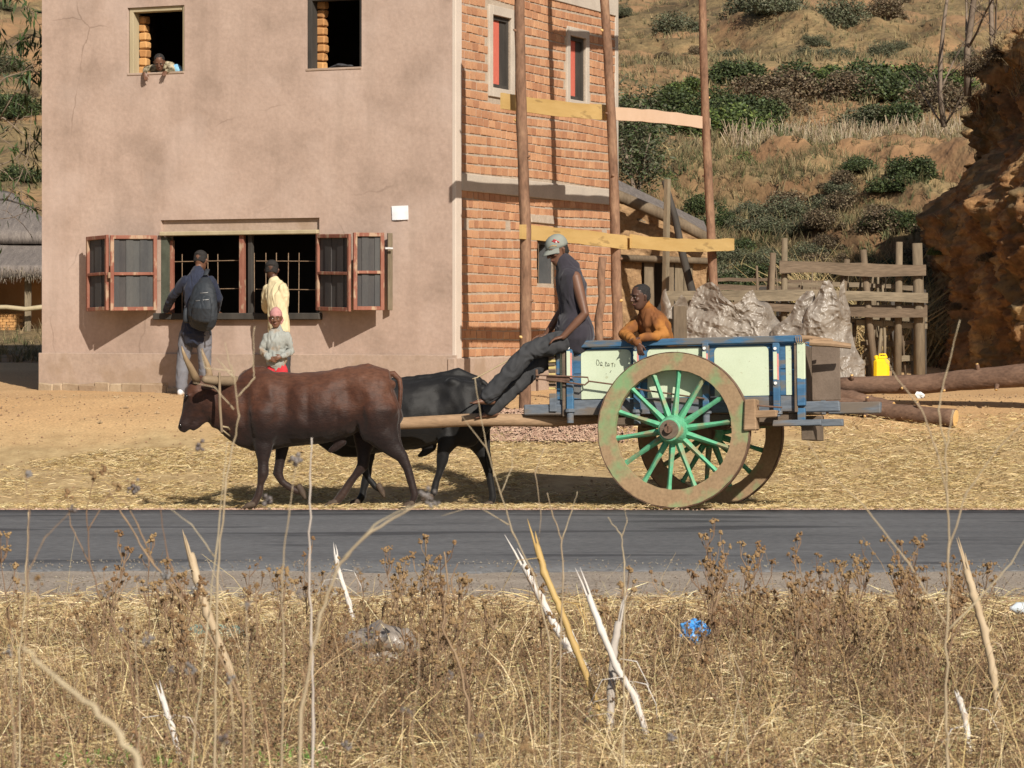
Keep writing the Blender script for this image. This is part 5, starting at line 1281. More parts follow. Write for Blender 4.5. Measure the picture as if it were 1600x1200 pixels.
# ================================================================== YARD THINGS
def mt(x0, x1=None): return x0
logm = mat('pine_bark', [(.08, .045, .03), (.20, .12, .08)], scale=6, rough=.92, bump=.9, bdist=.012, stretch=(.5, 1, 1), fine=.2, fscale=40, detail=8)
def log(name, label, pts, r, knots, endcut=True, cat='log', group=None, m=None):
    root = thing(name, label, cat, pts[0]); 
    n = 18; P_ = []; 
    for i in range(n+1):
        t = i/n*(len(pts)-1); k = min(int(t), len(pts)-2); P_.append(pts[k].lerp(pts[k+1], t-k)+Vector((0, 0, random.uniform(-.006, .006))))
    rr = [r[0]*(1-i/n)+r[1]*i/n for i in range(n+1)]
    mb = MB(); mb.tube(P_, [q*random.uniform(.97, 1.04) for q in rr], 14, wob=.025); mb.build('log_bark', m or logm, root, True, True)
    if endcut:
        for e in (0, -1):
            d = (P_[0]-P_[1] if e == 0 else P_[-1]-P_[-2]).normalized(); mb = MB(); mb.tube([P_[e]-d*.005, P_[e]+d*.004], rr[e]*.93, 14); mb.build('cut_end', cutw, root, False, True)
    for t, up in knots:
        p = pts[0].lerp(pts[-1], t); i = int(t*n); p = P_[i]; d = Vector((random.uniform(-.3, .1), -.35, up)).normalized()
        mb = MB(); mb.tube([p+d*rr[i]*.7, p+d*(rr[i]+.035), p+d*(rr[i]+.06)], [.035, .024, .019], 8); mb.build('branch_stub', m or logm, root, True, True)
        mb = MB(); mb.tube([p+d*(rr[i]+.058), p+d*(rr[i]+.063)], .016, 8); mb.build('stub_cut', cutw, root, True, True)
    return root
log('log', 'long thick bark covered log lying in front of the fence, rising to the right', [P(1308, 603, 32.6), P(1440, 600, 32.4), P(1620, 584, 32.0), P(1700, 582, 31.8)], (.095, .15), [(.07, .4), (.30, -.1), (.42, -.2), (.55, 1), (.57, -.4), (.68, 1)])
log('log', 'shorter log with a bright orange sawn end lying nearest the road', [P(1258, 626, 31.9), P(1370, 641, 31.6), P(1493, 653, 31.2)], (.085, .10), [(.45, -.2), (.45, .8), (.82, 1)])
log('log', 'log tucked behind the cart tail under the other logs', [P(1240, 612, 32.6), P(1330, 622, 32.3), P(1395, 640, 32.1)], (.08, .09), [(.3, .8)])
# cut wood chips and gravel pile between the poles
gravm = mat('pink_gravel', [(.32, .20, .14), (.46, .32, .24)], scale=9, rough=.95, bump=.4, island=.2)
n = 5200; cx = R.normal(.42, .36, n); cy = R.uniform(30.6, 31.9, n)
ok = np.abs(cx-.42) < 1.0; cx, cy = cx[ok], cy[ok]
cz = gz(cx, cy)+.02+.16*np.exp(-((cx-.42)/.5)**2-((cy-31.25)/.5)**2)*R.uniform(0, 1, len(cx))
C0 = np.stack([cx, cy, cz], 1)
V, Fq, C = octas(C0, R.uniform(.010, .028, len(C0)), pick([(.5, .34, .27)], len(C0)))
npmesh('gravel_pile', V, Fq, gravm, label='low heap of pinkish gravel between the scaffold poles', cat='gravel', kind='stuff')
# gravel crumbs and straw along the far verge
n = 4500; cx = R.uniform(-7, 8, n); cy = 25.65+np.abs(R.normal(0, .8, n)); C0 = np.stack([cx, cy, gz(cx, cy)+.004], 1)
V, Fq, C = octas(C0, R.uniform(.005, .017, n), pick([(.5, .34, .27)], n))
npmesh('verge_gravel', V, Fq, gravm, kind='stuff', label='loose pinkish stones along the far edge of the asphalt', cat='gravel')
n = 5000; cx = R.uniform(-5, 5, n); cy = 17.2+R.uniform(0, 1, n)**1.3*3.0; C0 = np.stack([cx, cy, np.where(cy > 19.5, .008, -.012)], 1)
V, Fq, C = octas(C0, R.uniform(.003, .008, n), pick([(.5, .34, .27)], n))
npmesh('shoulder_stones', V, Fq, mat('grey_stone', [(.18, .15, .12), (.28, .24, .19)], scale=9, rough=.95, island=.25), kind='stuff', label='small stones scattered on the near road shoulder', cat='gravel')
n = 4200; cx = R.uniform(-7, 8, n); cy = R.uniform(27.5, 34, n); C0 = np.stack([cx, cy, gz(cx, cy)+.003], 1)
V, Fq, C = octas(C0, R.uniform(.004, .016, n)*(1+1.5*(R.uniform(0, 1, n) < .03)), pick([(.5, .34, .27)], n))
npmesh('yard_pebbles', V, Fq, mat('earth_crumbs', [(.22, .14, .08), (.42, .29, .17)], scale=3, rough=.95, island=.3), kind='stuff', label='small pebbles and clods scattered over the dirt yard', cat='pebbles')
strawm = mat('straw', [(1, 1, 1), (1, 1, 1)], scale=3, rough=.75, bump=0, attr=True)
n = 230000
cx = R.uniform(-8.5, 9.5, n); cy = 25.9+5.9*R.beta(1.3, 1.5, n)
dens = fbm(cx*.7, cy*1.1, 0, 91); keep = (dens+.6*fbm(cx*2.2, cy*2.6, 0, 93)+R.uniform(-.5, .6, n) > -.05) & ((cx > -3.2) | (cy < 29.6+.5*dens+.25*(cx+6)))
cx, cy = cx[keep], cy[keep]; n = len(cx)
z = gz(cx, cy)+R.uniform(.004, .035, n); an = R.uniform(0, 6.283, n); L = R.uniform(.025, .11, n)*(1+1.2*(R.uniform(0, 1, n) < .06))
P0 = np.stack([cx, cy, z], 1); D_2 = np.stack([np.cos(an)*L, np.sin(an)*L*1.2, R.uniform(-.012, .03, n)+0*L], 1); P2 = P0+D_2; P2[:, 2] = np.maximum(P2[:, 2], gz(P2[:, 0], P2[:, 1])+.003)
P1 = (P0+P2)/2+R.normal(0, .015, (n, 3)); P1[:, 2] = np.abs(P1[:, 2]-z)+z
npmesh('straw_litter', *ribbons(P0, P1, P2, R.uniform(.004, .008, n), .003, pick([(.50, .38, .18), (.60, .46, .24), (.42, .30, .13), (.34, .22, .09), (.66, .54, .32)], n))[:2], strawm, None, kind='stuff') if False else None
V, Fq, C = ribbons(P0, P1, P2, R.uniform(.003, .007, n), .0025, pick([(.50, .38, .18), (.60, .47, .25), (.44, .32, .14), (.34, .235, .10), (.68, .56, .33), (.26, .18, .09)], n, .25))
npmesh('straw_litter', V, Fq, strawm, C, kind='stuff', label='dry straw strewn thickly over the far roadside slope', cat='straw')

# mud walled shed with plank door behind the poles
cob = mat('cob_wall', [(.24, .14, .07), (.40, .26, .14)], scale=4, rough=.95, bump=1.0, bdist=.05, fine=.2, fscale=22, bscale=9, detail=9)
shed = thing('mud_shed', 'low cob walled shed with a slanting pole roof edge behind the brick house', 'shed', P(1040, 590, 38.5))
SY = 38.5
def shedwall(px0, px1, pt0, pt1, pb, Y, th=.35, nm='wall', m=None, holes=None):
    mb = MB(); nu, nv = 46, 34
    def f(u, v):
        px = px0+(px1-px0)*u; pt = pt0+(pt1-pt0)*u; p = P(px, pb+(pt-pb)*v, Y)
        d = .07*float(fbm(p.x*3, p.z*4, 0, 81))+.03*float(fbm(p.x*11, p.z*13, 0, 82))
        return p+Vector((0, d, 0))
    a = MB(); a.sheet(f, nu, nv); k = len(a.v); 
    a.add([p+Vector((0, th, 0)) for p in (a.v[0], a.v[nu], a.v[-1], a.v[-1-nu])], [(0, 3, 2, 1)])
    bnd = [a.v[0], a.v[nu], a.v[nu]+Vector((0, th, 0)), a.v[0]+Vector((0, th, 0))]
    a.add([a.v[-1-nu], a.v[-1], a.v[-1]+Vector((0, th, 0)), a.v[-1-nu]+Vector((0, th, 0))], [(0, 1, 2, 3)])
    a.add([a.v[nu], a.v[-1-nu+nu*1] if False else a.v[(nv)*(nu+1)+nu], a.v[(nv)*(nu+1)+nu]+Vector((0, th, 0)), a.v[nu]+Vector((0, th, 0))], [(0, 1, 2, 3)])
    a.add([a.v[0], a.v[nv*(nu+1)], a.v[nv*(nu+1)]+Vector((0, th, 0)), a.v[0]+Vector((0, th, 0))], [(3, 2, 1, 0)])
    return a.build(nm, m or cob, shed, True, True)
shedwall(940, 1106, 302, 372, 405, SY); shedwall(940, 1003, 405, 405, 600, SY); shedwall(1082, 1106, 405, 405, 600, SY)
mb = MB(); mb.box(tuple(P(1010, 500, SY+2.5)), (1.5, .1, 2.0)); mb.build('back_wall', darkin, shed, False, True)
mb = MB(); mb.tube([P(930, 292, SY-.3), P(975, 310, SY-.32), P(1050, 342, SY-.3), P(1112, 376, SY-.3)], [.085, .08, .085, .07], 10, wob=.04); mb.build('roof_pole', oldwood, shed, True, True)
mb = MB(); mb.tube([P(940, 402, SY-.1), P(1108, 408, SY-.1)], [.05, .045], 8, wob=.05); mb.build('lintel_pole', oldwood, shed, True, True)
mb = MB(); mb.tube([P(940, 320, SY+.1), P(1108, 392, SY+.1)], [.06]*2, 8); mb.build('roof_pole', oldwood, shed, True, True)
thatch = mat('grey_thatch', [(.13, .11, .10), (.24, .205, .18)], scale=3, rough=.95, bump=.9, bdist=.02, stretch=(6, .6, .6), fine=.3, fscale=25, bscale=14)
mb = MB(); mb.add([P(930, 298, SY), P(1108, 372, SY), P(1100, 352, SY+3), P(930, 270, SY+3)]+[P(930, 292, SY), P(1108, 366, SY), P(1100, 346, SY+3), P(930, 264, SY+3)], [(0, 1, 2, 3), (7, 6, 5, 4), (0, 4, 5, 1), (1, 5, 6, 2), (2, 6, 7, 3), (3, 7, 4, 0)]); mb.build('roof', thatch, shed, False, True)
for i, (a, b) in enumerate(((1006, 1022), (1040, 1053), (1055, 1068), (1069, 1081))):
    mb = MB(); p, q = P(a, 600, SY-.02), P(b, 411+random.uniform(-3, 3), SY-.02); mb.bbox(tuple((p+q)/2), (q.x-p.x, .03, q.z-p.z), .004, jit=.008); mb.build('plank', oldwood, shed, False, True)
# leaning planks and stick in front of the shed
def stick(label, pts, r, m=oldwood, cat='pole', group=None, n=8, name='leaning_pole', sq=None):
    mb = MB(); mb.tube(pts, r, n, wob=.03, sq=sq, side=(1, 0, 0) if sq else None); return mb.build(name, m, smooth=not sq, label=label, cat=cat, group=group)
mb = MB(); a, b = P(1037, 600, 36.8), P(1043, 280, 36.8); mb.tube([a, b], None, 4, sq=[(.05, .03), (.042, .03)], side=(1, 0, .0)); mb.build('upright_plank', oldwood, label='narrow grey plank standing upright before the mud shed', cat='plank')
stick('dark crooked pole leaning behind the narrow grey plank', [P(1095, 600, 37.2), P(1085, 470, 37.2), P(1066, 395, 37.2), P(1055, 340, 37.2), P(1038, 282, 37.2)], [.055, .055, .05, .045, .04], blackwood)

# cattle pen: posts and rails
FY = 35.6
pen = thing('cattle_pen', 'rough cattle pen of grey split rails and crooked posts beside the earth bank', 'pen', P(1300, 590, FY))
def rail(x0, y0, x1, y1, hp, Y0, Y1, nm='rail'):
    a, b = P(x0, y0, Y0), P(x1, y1, Y1); n = 9; vs = []; fs = []; h = hp/F*Y0/2; th = .045
    ph = random.uniform(0, 6)
    for i in range(n+1):
        t = i/n; p = a.lerp(b, t)+Vector((0, 0, .012*math.sin(t*5+ph))); j = random.uniform(-.008, .008); hh = h*(1+.12*math.sin(t*9+ph*2))
        vs += [p+Vector((0, 0, hh+j)), p+Vector((0, 0, -hh+j)), p+Vector((0, th, -hh*.9)), p+Vector((0, th, hh*.9))]
    for i in range(n):
        for k in range(4): fs.append((i*4+k, i*4+(k+1) % 4, (i+1)*4+(k+1) % 4, (i+1)*4+k))
    fs += [(3, 2, 1, 0), tuple(n*4+k for k in range(4))]
    mb = MB(); mb.add(vs, fs); mb.build(nm, mat('grey_split_rail', [(.10, .075, .05), (.23, .175, .12)], scale=5, rough=.88, bump=.6, bdist=.006, stretch=(.2, 1, 1.6), fine=.2, fscale=40, rand=.2), pen, False, True)
railwood = mat('grey_split_rail', [(.10, .075, .05), (.23, .175, .12)], scale=5, rough=.88, bump=.6, bdist=.006, stretch=(.2, 1, 1.6), fine=.2, fscale=40, rand=.2)
rail(1218, 418, 1447, 422, 19, FY, FY); rail(1036, 461, 1450, 464, 16, FY, FY); rail(1100, 479, 1449, 489, 13, FY+.03, FY-.05); rail(1200, 478, 1449, 480, 8, FY+.12, FY+.1)
rail(1338, 505, 1449, 509, 8, FY+.15, FY+.15); rail(1345, 538, 1442, 534, 7, FY+.3, FY+.3); rail(1345, 566, 1446, 560, 8, FY+.2, FY+.2); rail(1195, 497, 1449, 500, 7, FY+.2, FY+.2); rail(1225, 444, 1440, 449, 7, FY+.5, FY+.6); rail(1345, 560, 1440, 470, 8, FY+.25, FY+.3)
rail(1120, 437, 1300, 440, 5, FY+2.5, FY+2.4); rail(1118, 450, 1282, 452, 10, FY+2.0, FY+2.0)
for (x0, y0, x1, y1, r) in ((1437, 600, 1433, 380, .075), (1402, 600, 1405, 378, .05), (1225, 600, 1226, 372, .045), (1372, 600, 1349, 390, .05), (1205, 600, 1208, 395, .045), (1300, 600, 1324, 405, .045), (1180, 600, 1194, 480, .06), (1330, 600, 1325, 480, .05)):
    mb = MB(); a, b = P(x0, y0, FY+.12), P(x1, y1, FY+.12); a.z = .7; mb.tube([a, a.lerp(b, .5)+Vector((random.uniform(-.03, .03), 0, 0)), b], [r, r*.95, r*.85], 9, wob=.06); mb.build('post', oldwood, pen, True, True)
for k in range(34):     # thin upright stakes and slanting sticks woven behind the rails
    x = random.uniform(1150, 1436); lean = random.uniform(-25, 25); t = random.choice([415, 440, 470, 500]); Y = FY+random.uniform(.1, .9)
    mb = MB(); a, b = P(x, 600, Y), P(x+lean, t, Y); a.z = .75; r = random.uniform(.010, .026); mb.tube([a, a.lerp(b, .5)+Vector((random.uniform(-.03, .03), 0, 0)), b], [r, r, r*.6], 6); mb.build('stake', oldwood, pen, True, True)
for k in range(9):
    x = 1165+k*33+random.uniform(-8, 8); Y = FY+1.1+random.uniform(0, .3); w_ = random.uniform(.09, .2)
    mb = MB(); a = P(x, 600, Y); b = P(x+random.uniform(-6, 6), random.uniform(440, 500), Y); mb.bbox(tuple((a+b)/2), (w_, .04, b.z-a.z), .006, jit=.03); mb.build('board', blackwood if k % 3 else oldwood, pen, False, True)
stick('short split post leaning left of the pen rails', [P(1222, 470, FY-.3), P(1207, 402, FY-.3)], None, sq=[(.05, .03), (.035, .03)], n=4) if False else None
mb = MB(); mb.tube([P(1213, 428, FY+.5), P(1204, 455, FY+.5)], .03, 6); 
# upright board in the cart bed seen beside the boy
mb = MB(); p = P(1062, 512, 26.75); mb.bbox(tuple(p), (.13, .03, .40), .006, jit=.006); mb.build('spare_board', oldwood, label='grey brown board standing up in the cart bed beside the boy', cat='board')
# plastic sheets
plas = mat('grey_plastic_sheet', [(.15, .12, .095), (.34, .30, .255)], scale=4, rough=.40, bump=.8, bdist=.02, bscale=9, spec=.55, fine=.08)
def sheet_of(label, outline_l, outline_r, Y, amp, seed, nu=90, nv=70, lean=.5):
    "outline as lists of (px, py) from top to bottom for the left and the right side"
    ol, orr = np.array(outline_l, float), np.array(outline_r, float)
    u = np.linspace(0, 1, nu); v = np.linspace(0, 1, nv); U, Vv = np.meshgrid(u, v)
    tl = np.linspace(0, 1, len(ol)); tr = np.linspace(0, 1, len(orr))
    PX = np.interp(Vv, tl, ol[:, 0])*(1-U)+np.interp(Vv, tr, orr[:, 0])*U; PY = np.interp(Vv, tl, ol[:, 1])*(1-U)+np.interp(Vv, tr, orr[:, 1])*U
    PY = PY-(1-Vv)**2*(30*np.abs(((U*3.3+seed*.37) % 2)-1)-14+8*vn(U*9, 0*U, seed, 5))
    X = (PX-800)/F*Y; Z = H-(PY-HY)/F*Y
    r1 = 1-np.abs(vn(X*2.6+Z*1.7, Z*2.2-X, 0, seed))*2; r2 = 1-np.abs(vn(X*6-Z*3, Z*5+X*3, 0, seed+3))*2; r3 = 1-np.abs(vn(X*15+Z*9, Z*14-X*8, 0, seed+5))*2
    r4 = 1-np.abs(vn(X*31-Z*12, Z*26+X*9, 0, seed+11))*2
    rs = np.random.default_rng(seed); d = 0; wx_ = .10*vn(X*2, Z*2, 0, seed+21)
    for q in range(9):
        an_ = rs.uniform(0, np.pi); kf = [1.1, 1.7, 2.3, 3.1, 4.2, 5.6, 7.4, 10, 13][q]; ph_ = ((X+wx_)*math.cos(an_)+(Z-wx_)*math.sin(an_))*kf+rs.uniform(0, 9)+.35*vn(X*3, Z*3, 0, seed+q)
        d = d+np.abs((ph_ % 2)-1)*(1.1/kf**.85)*(.5+.5*vn(X*1.5, Z*1.5, q, seed+40))
    d = amp*(2.0*(d-1.0)+.14*r2+.12*r3+.08*r4)
    YY = Y-d+lean*Vv*-.5+.25*((U-.5)**2)*4
    X = X+.05*vn(X*5, Z*5, 1, seed+7); Z = Z+.04*vn(X*7, Z*4, 2, seed+8)
    V = np.stack([X.ravel(), YY.ravel(), Z.ravel()], 1); i, j = np.meshgrid(np.arange(nu-1), np.arange(nv-1)); a = (j*nu+i).ravel()
    o = npmesh('plastic_sheet', V, np.stack([a, a+nu, a+nu+1, a+1], 1), plas, label=label, cat='plastic sheet', smooth=True)
    return o
sheet_of('crumpled grey plastic sheet heaped in peaks behind the middle of the cart', [(1092, 452), (1075, 490), (1068, 540)], [(1205, 478), (1235, 520), (1238, 545)], 34.4, .13, 101, 150, 110)
sheet_of('ragged grey plastic sheet hanging over the pen rails down to the logs', [(1262, 452), (1205, 520), (1250, 606)], [(1326, 450), (1335, 520), (1356, 592)], 34.1, .12, 131, 130, 150)
sheet_of('scrap of pale plastic sheet beside the boy and the grey board', [(1042, 468), (1036, 480), (1034, 500)], [(1078, 470), (1068, 484), (1060, 502)], 35.0, .08, 151, 24, 20, .1)
# heap of sticks under the sheets
mb = MB(); 
jm = mat('yellow_plastic', [(.80, .52, .01), (.88, .6, .02)], scale=4, rough=.45, bump=.15, bdist=.003)
jer = thing('jerrycan', 'yellow plastic jerrycan standing against the pen posts', 'jerrycan', P(1377, 592, 34.9))
mb = MB(); c = P(1377, 576, 34.9); mb.bbox((c.x, c.y, c.z), (.19, .13, .24), .03); mb.bbox((c.x+.01, c.y, c.z+.135), (.11, .05, .04), .012); mb.build('canister', jm, jer, False, True)
mb = MB(); mb.tube([c+Vector((-.06, 0, .12)), c+Vector((-.07, 0, .16))], [.026, .024], 10); mb.build('cap', jm, jer, False, True)
mb = MB(); mb.tube([c+Vector((-.03, 0, .13)), c+Vector((-.02, 0, .175)), c+Vector((.05, 0, .175)), c+Vector((.07, 0, .13))], .012, 8); mb.build('handle', jm, jer, True, True)
# dark hanging cloth / sack between the log and fence
# small litter
blu = mat('blue_bag', [(.05, .28, .75), (.16, .46, .85)], scale=12, rough=.35, bump=.5, bdist=.006)
clearp = mat('dirty_clear_bag', [(.20, .165, .135), (.30, .26, .22)], scale=6, rough=.35, bump=.9, bdist=.012, spec=.7)
def bag(name, label, c, w_, h, m, seed, cat):
    mb = MB(); mb.ell(c, (w_/2, w_/2.6, h/2), n=28)
    me = fuse(mb, w_/30, 1, lambda co: w_*.16*(1-2*np.abs(vn(co[:, 0]*7/w_*.35, co[:, 1]*7/w_*.35, co[:, 2]*9/w_*.35, seed)))+w_*.05*vn(co[:, 0]*8/w_, co[:, 1]*8/w_, co[:, 2]*8/w_, seed))
    return place(name, me, m, None, True, label=label, cat=cat)
def gp(px, py):      # ground point under a pixel on the near flat
    Y = F*(H+.06)/(py-HY); return P(px, py, Y)
c = gp(1082, 1012); bag('plastic_bag', 'small bright blue plastic bag lying in the dry weeds', c+Vector((0, -.15, .10)), .14, .11, blu, 5, 'plastic bag')
c = gp(595, 1040); bag('plastic_bag', 'large dirty clear plastic bag crumpled among the weeds', c+Vector((0, 0, .10)), .30, .16, clearp, 9, 'plastic bag')
c = gp(1592, 985)+Vector((0, -.1, .09)); mb = MB(); mb.tube([c+Vector((-.07, 0, .045)), c+Vector((-.055, 0, .045)), c+Vector((-.03, 0, .045)), c+Vector((.14, .02, .045)), c+Vector((.16, .02, .045))], [.012, .014, .035, .036, .022], 14)
mb.build('plastic_bottle', mat('pale_bottle', [(.55, .62, .68), (.7, .76, .8)], scale=9, rough=.2, spec=.7), smooth=True, label='pale crumpled plastic bottle lying at the right edge of the weeds', cat='bottle')
c = gp(330, 1000); bag('cloth_rag', 'faded turquoise rag half buried in the dry weeds', c+Vector((0, 0, .015)), .30, .05, mat('turquoise_rag', [(.12, .26, .24), (.22, .36, .32)], scale=8, rough=.9), 3, 'rag')
c = P(1168, 620+4, 32.0) 
for (px, py, s, m_, lb) in ((1432, 988, .03, 'y', 'yellow scrap of plastic wrapper in the weeds on the right'), (612, 1063, .035, 'y', 'yellow flower head shaped scrap under the clear bag'), (1437, 617, .06, 'w', 'crumpled white paper scrap beside the logs')):
    Y = F*(H+.06)/(py-HY) if py > 800 else 31.5; c = P(px, py, Y); mb = MB(); mb.ell(c, (s, s*.6, s*.5), n=8)
    for p in mb.v: p.x += random.uniform(-.3, .3)*s; p.z += random.uniform(-.3, .3)*s
    mb.build('paper_scrap' if m_ == 'w' else 'wrapper_scrap', whitep if m_ == 'w' else jm, label=lb, cat='litter')

# ================================================================== THATCHED HUT AT THE LEFT
hut = thing('thatched_hut', 'open fronted hut with two tiers of grey thatch behind the plaster house', 'hut', P(20, 524, 53))
def thick(q, th, nm, m, par, dirv=Vector((0, 0, -1))):
    mb = MB(); nu, nv = 20, 14
    def f(u, v, o=0):
        p = q[0]*(1-u)*(1-v)+q[1]*u*(1-v)+q[2]*u*v+q[3]*(1-u)*v
        return p+Vector((0, 0, .05*float(fbm(p.x*1.5, p.y*2, 0, 83))))+(dirv*th if o else Vector((0, 0, 0)))
    mb.sheet(lambda u, v: f(u, v), nu, nv); mb.sheet(lambda u, v: f(u, v, 1), nu, nv, True)
    N = (nu+1)*(nv+1)
    for i in range(nu): mb.f += [(i, i+N, i+1+N, i+1), (nv*(nu+1)+i, nv*(nu+1)+i+1, nv*(nu+1)+i+1+N, nv*(nu+1)+i+N)]; mb.mi += [0, 0]
    for j in range(nv): a = j*(nu+1); b = a+nu+1; mb.f += [(a, b, b+N, a+N), (a+nu, a+nu+N, b+nu+N, b+nu)]; mb.mi += [0, 0]
    return mb.build(nm, m, par, True, True)
thick([P(-260, 417, 51.6), P(95, 417, 51.6), P(95, 374, 54.0), P(-260, 368, 54.0)], .2, 'lower_thatch', thatch, hut)
thick([P(-260, 360, 53.4), P(95, 364, 53.4), P(20, 300, 56.5), P(-260, 255, 57.5)], .2, 'upper_thatch', thatch, hut)
# thatch fringe
n = 1500; x = R.uniform(-5.5, -5.0+.0, n)*0+R.uniform(-10.4, -7.8, n)
P0 = np.stack([x, np.full(n, 51.62)+R.uniform(-.05, .1, n), np.full(n, P(0, 416, 51.6).z)+R.uniform(-.2, .0, n)], 1); P2 = P0+np.stack([R.normal(0, .03, n), R.uniform(-.05, .02, n), -R.uniform(.03, .14, n)], 1)
V, Fq, C = ribbons(P0, (P0+P2)/2, P2, .012, .004, pick([(.16, .13, .10), (.24, .2, .15)], n)); npmesh('thatch_fringe', V, Fq, strawm, C, hut, kind='stuff').data.transform(ROOT['thatched_hut'].inverted())
for (x, w_) in ((44, .09), (-80, .09)):
    mb = MB(); a, b = P(x, 524, 52), P(x, 420, 52); mb.bbox(tuple((a+b)/2), (w_*1.3, w_, b.z-a.z), .01, jit=.01); mb.build('post', oldwood, hut, False, True)
mb = MB(); mb.tube([P(-100, 482, 51.7), P(10, 480, 51.7), P(40, 483, 51.7), P(80, 478, 51.7)], [.045, .042, .042, .045], 8, wob=.03); mb.build('rail', palewood, hut, True, True)
mb = MB(); mb.box(tuple(P(-80, 470, 55.2)), (6.5, .15, 2.4)); mb.build('back_wall', adobe, hut, False, True)
for r_ in range(8):
    for k in range(5):
        x = 1+k*7+(r_ % 2)*3; 
        mb = MB(); c = P(-14+k*10+(r_ % 2)*4, 524-r_*4.6, 52.6); mb.bbox(tuple(c), (.11, .12, .048), .004, jit=.003); mb.build('brick', adobe, hut, False, True)
mb = MB(); mb.bbox(tuple(P(60, 490, 53.2)), (.42, .3, 1.4), .02); mb.build('side_wall', adobe, hut, False, True)

# ================================================================== VEGETATION
leafm = mat('green_leaves', [(1, 1, 1), (1, 1, 1)], scale=3, rough=.6, bump=0, attr=True, island=.25, spec=.3)
grassm = mat('dry_grass', [(1, 1, 1), (1, 1, 1)], scale=3, rough=.8, bump=0, attr=True, island=.15, spec=.2)
twigm = mat('grey_twig', [(.15, .11, .08), (.26, .2, .15)], scale=8, rough=.9)
def leaves(C0, size, cols, elong=1.8, droop=0):
    n = len(C0); a = R.uniform(0, 2*np.pi, n); b = R.uniform(-.6, .9, n)-droop
    d = np.stack([np.cos(a)*np.cos(b), np.sin(a)*np.cos(b), np.sin(b)], 1); r0 = R.normal(0, 1, (n, 3)); s = np.cross(d, r0); s /= np.linalg.norm(s, axis=1, keepdims=True)+1e-9
    L = (size*R.uniform(.6, 1.4, n))[:, None]; w_ = L/elong/2
    V = np.stack([C0, C0+d*L*.5+s*w_, C0+d*L, C0+d*L*.5-s*w_], 1).reshape(-1, 3); b_ = (np.arange(n)*4)[:, None]
    return V, np.concatenate([b_, b_+1, b_+2, b_+3], 1), np.repeat(pick(cols, n), 4, 0)
def bush_mesh(seed, n, size, cols, rx=1, rz=.8, lobes=9):
    """leaf clumps through a lumpy volume, thinner toward the edges"""
    c = R.normal(0, 1, (lobes, 3)); c /= np.linalg.norm(c, axis=1, keepdims=True); c *= R.uniform(.25, .7, (lobes, 1)); c[:, 2] = np.abs(c[:, 2])*.9
    k = R.integers(0, lobes, n); rr = R.uniform(.22, .5, lobes)
    d = R.normal(0, 1, (n, 3)); d /= np.linalg.norm(d, axis=1, keepdims=True); d *= (R.uniform(0, 1, (n, 1))**.4)*rr[k][:, None]
    p = c[k]+d; p[:, 2] = np.abs(p[:, 2])*1.0; p = p*np.array([rx, rx, rz])
    V, Fq, C = leaves(p, size, cols)
    return V, Fq, C
DG = [(.042, .058, .022), (.06, .08, .028), (.08, .10, .034), (.028, .038, .016)]
BR = [(.10, .135, .035), (.14, .18, .045), (.06, .085, .027)]
GR = [(.095, .10, .058), (.13, .13, .075), (.07, .075, .042)]
DRY = [(.15, .11, .065), (.11, .08, .05), (.20, .15, .09), (.08, .06, .035)]
variants = {}
for nm, cols, cnt, sz in (('dark', DG, 11000, .062), ('bright', BR+DG[:2], 11000, .06), ('grey', GR, 9000, .055), ('dry', DRY, 8000, .06)):
    variants[nm] = []
    for q in range(2):
        V, Fq, C = bush_mesh(q, cnt, sz, cols, 1, .85, 9+q*3)
        me = bpy.data.meshes.new('crown'); o = npmesh('crown', V, Fq, leafm, C); variants[nm].append(o.data); bpy.data.objects.remove(o)
        mb = MB()
def stems_mesh():
    mb = MB()
    for k in range(7):
        a = random.uniform(0, 6.28); r = random.uniform(.2, .7); r *= .6; mb.tube([(0, 0, -.25), (math.cos(a)*r*.4, math.sin(a)*r*.4, .2), (math.cos(a)*r, math.sin(a)*r, .42)], [.04, .022, .008], 5)
    me = mb.mesh('stems'); me.materials.append(twigm); return me
stemsm = stems_mesh()
NAMES = {'dark': ('shrub', 'dark green leafy shrub'), 'bright': ('shrub', 'bright green leafy shrub'), 'grey': ('shrub', 'grey green low shrub'), 'dry': ('dry_shrub', 'brown dried out bushy shrub')}
def bush(px, py, Y, s, kind, where, sz=None, group=None):
    p = P(px, py, Y); p.z = float(gz(p.x, Y))-.1*s if not sz == 'abs' else p.z
    nm, lab = NAMES[kind]
    root = bpy.data.objects.new(nm, None); col.objects.link(root); root.location = p; root.rotation_euler = (0, 0, random.uniform(0, 6.28)); root.scale = (s, s, s*random.uniform(.8, 1.1))
    tag(root, lab+' '+where, 'shrub', group)
    c = bpy.data.objects.new('crown', random.choice(variants[kind])); col.objects.link(c); c.parent = root
    c = bpy.data.objects.new('stems', stemsm); col.objects.link(c); c.parent = root
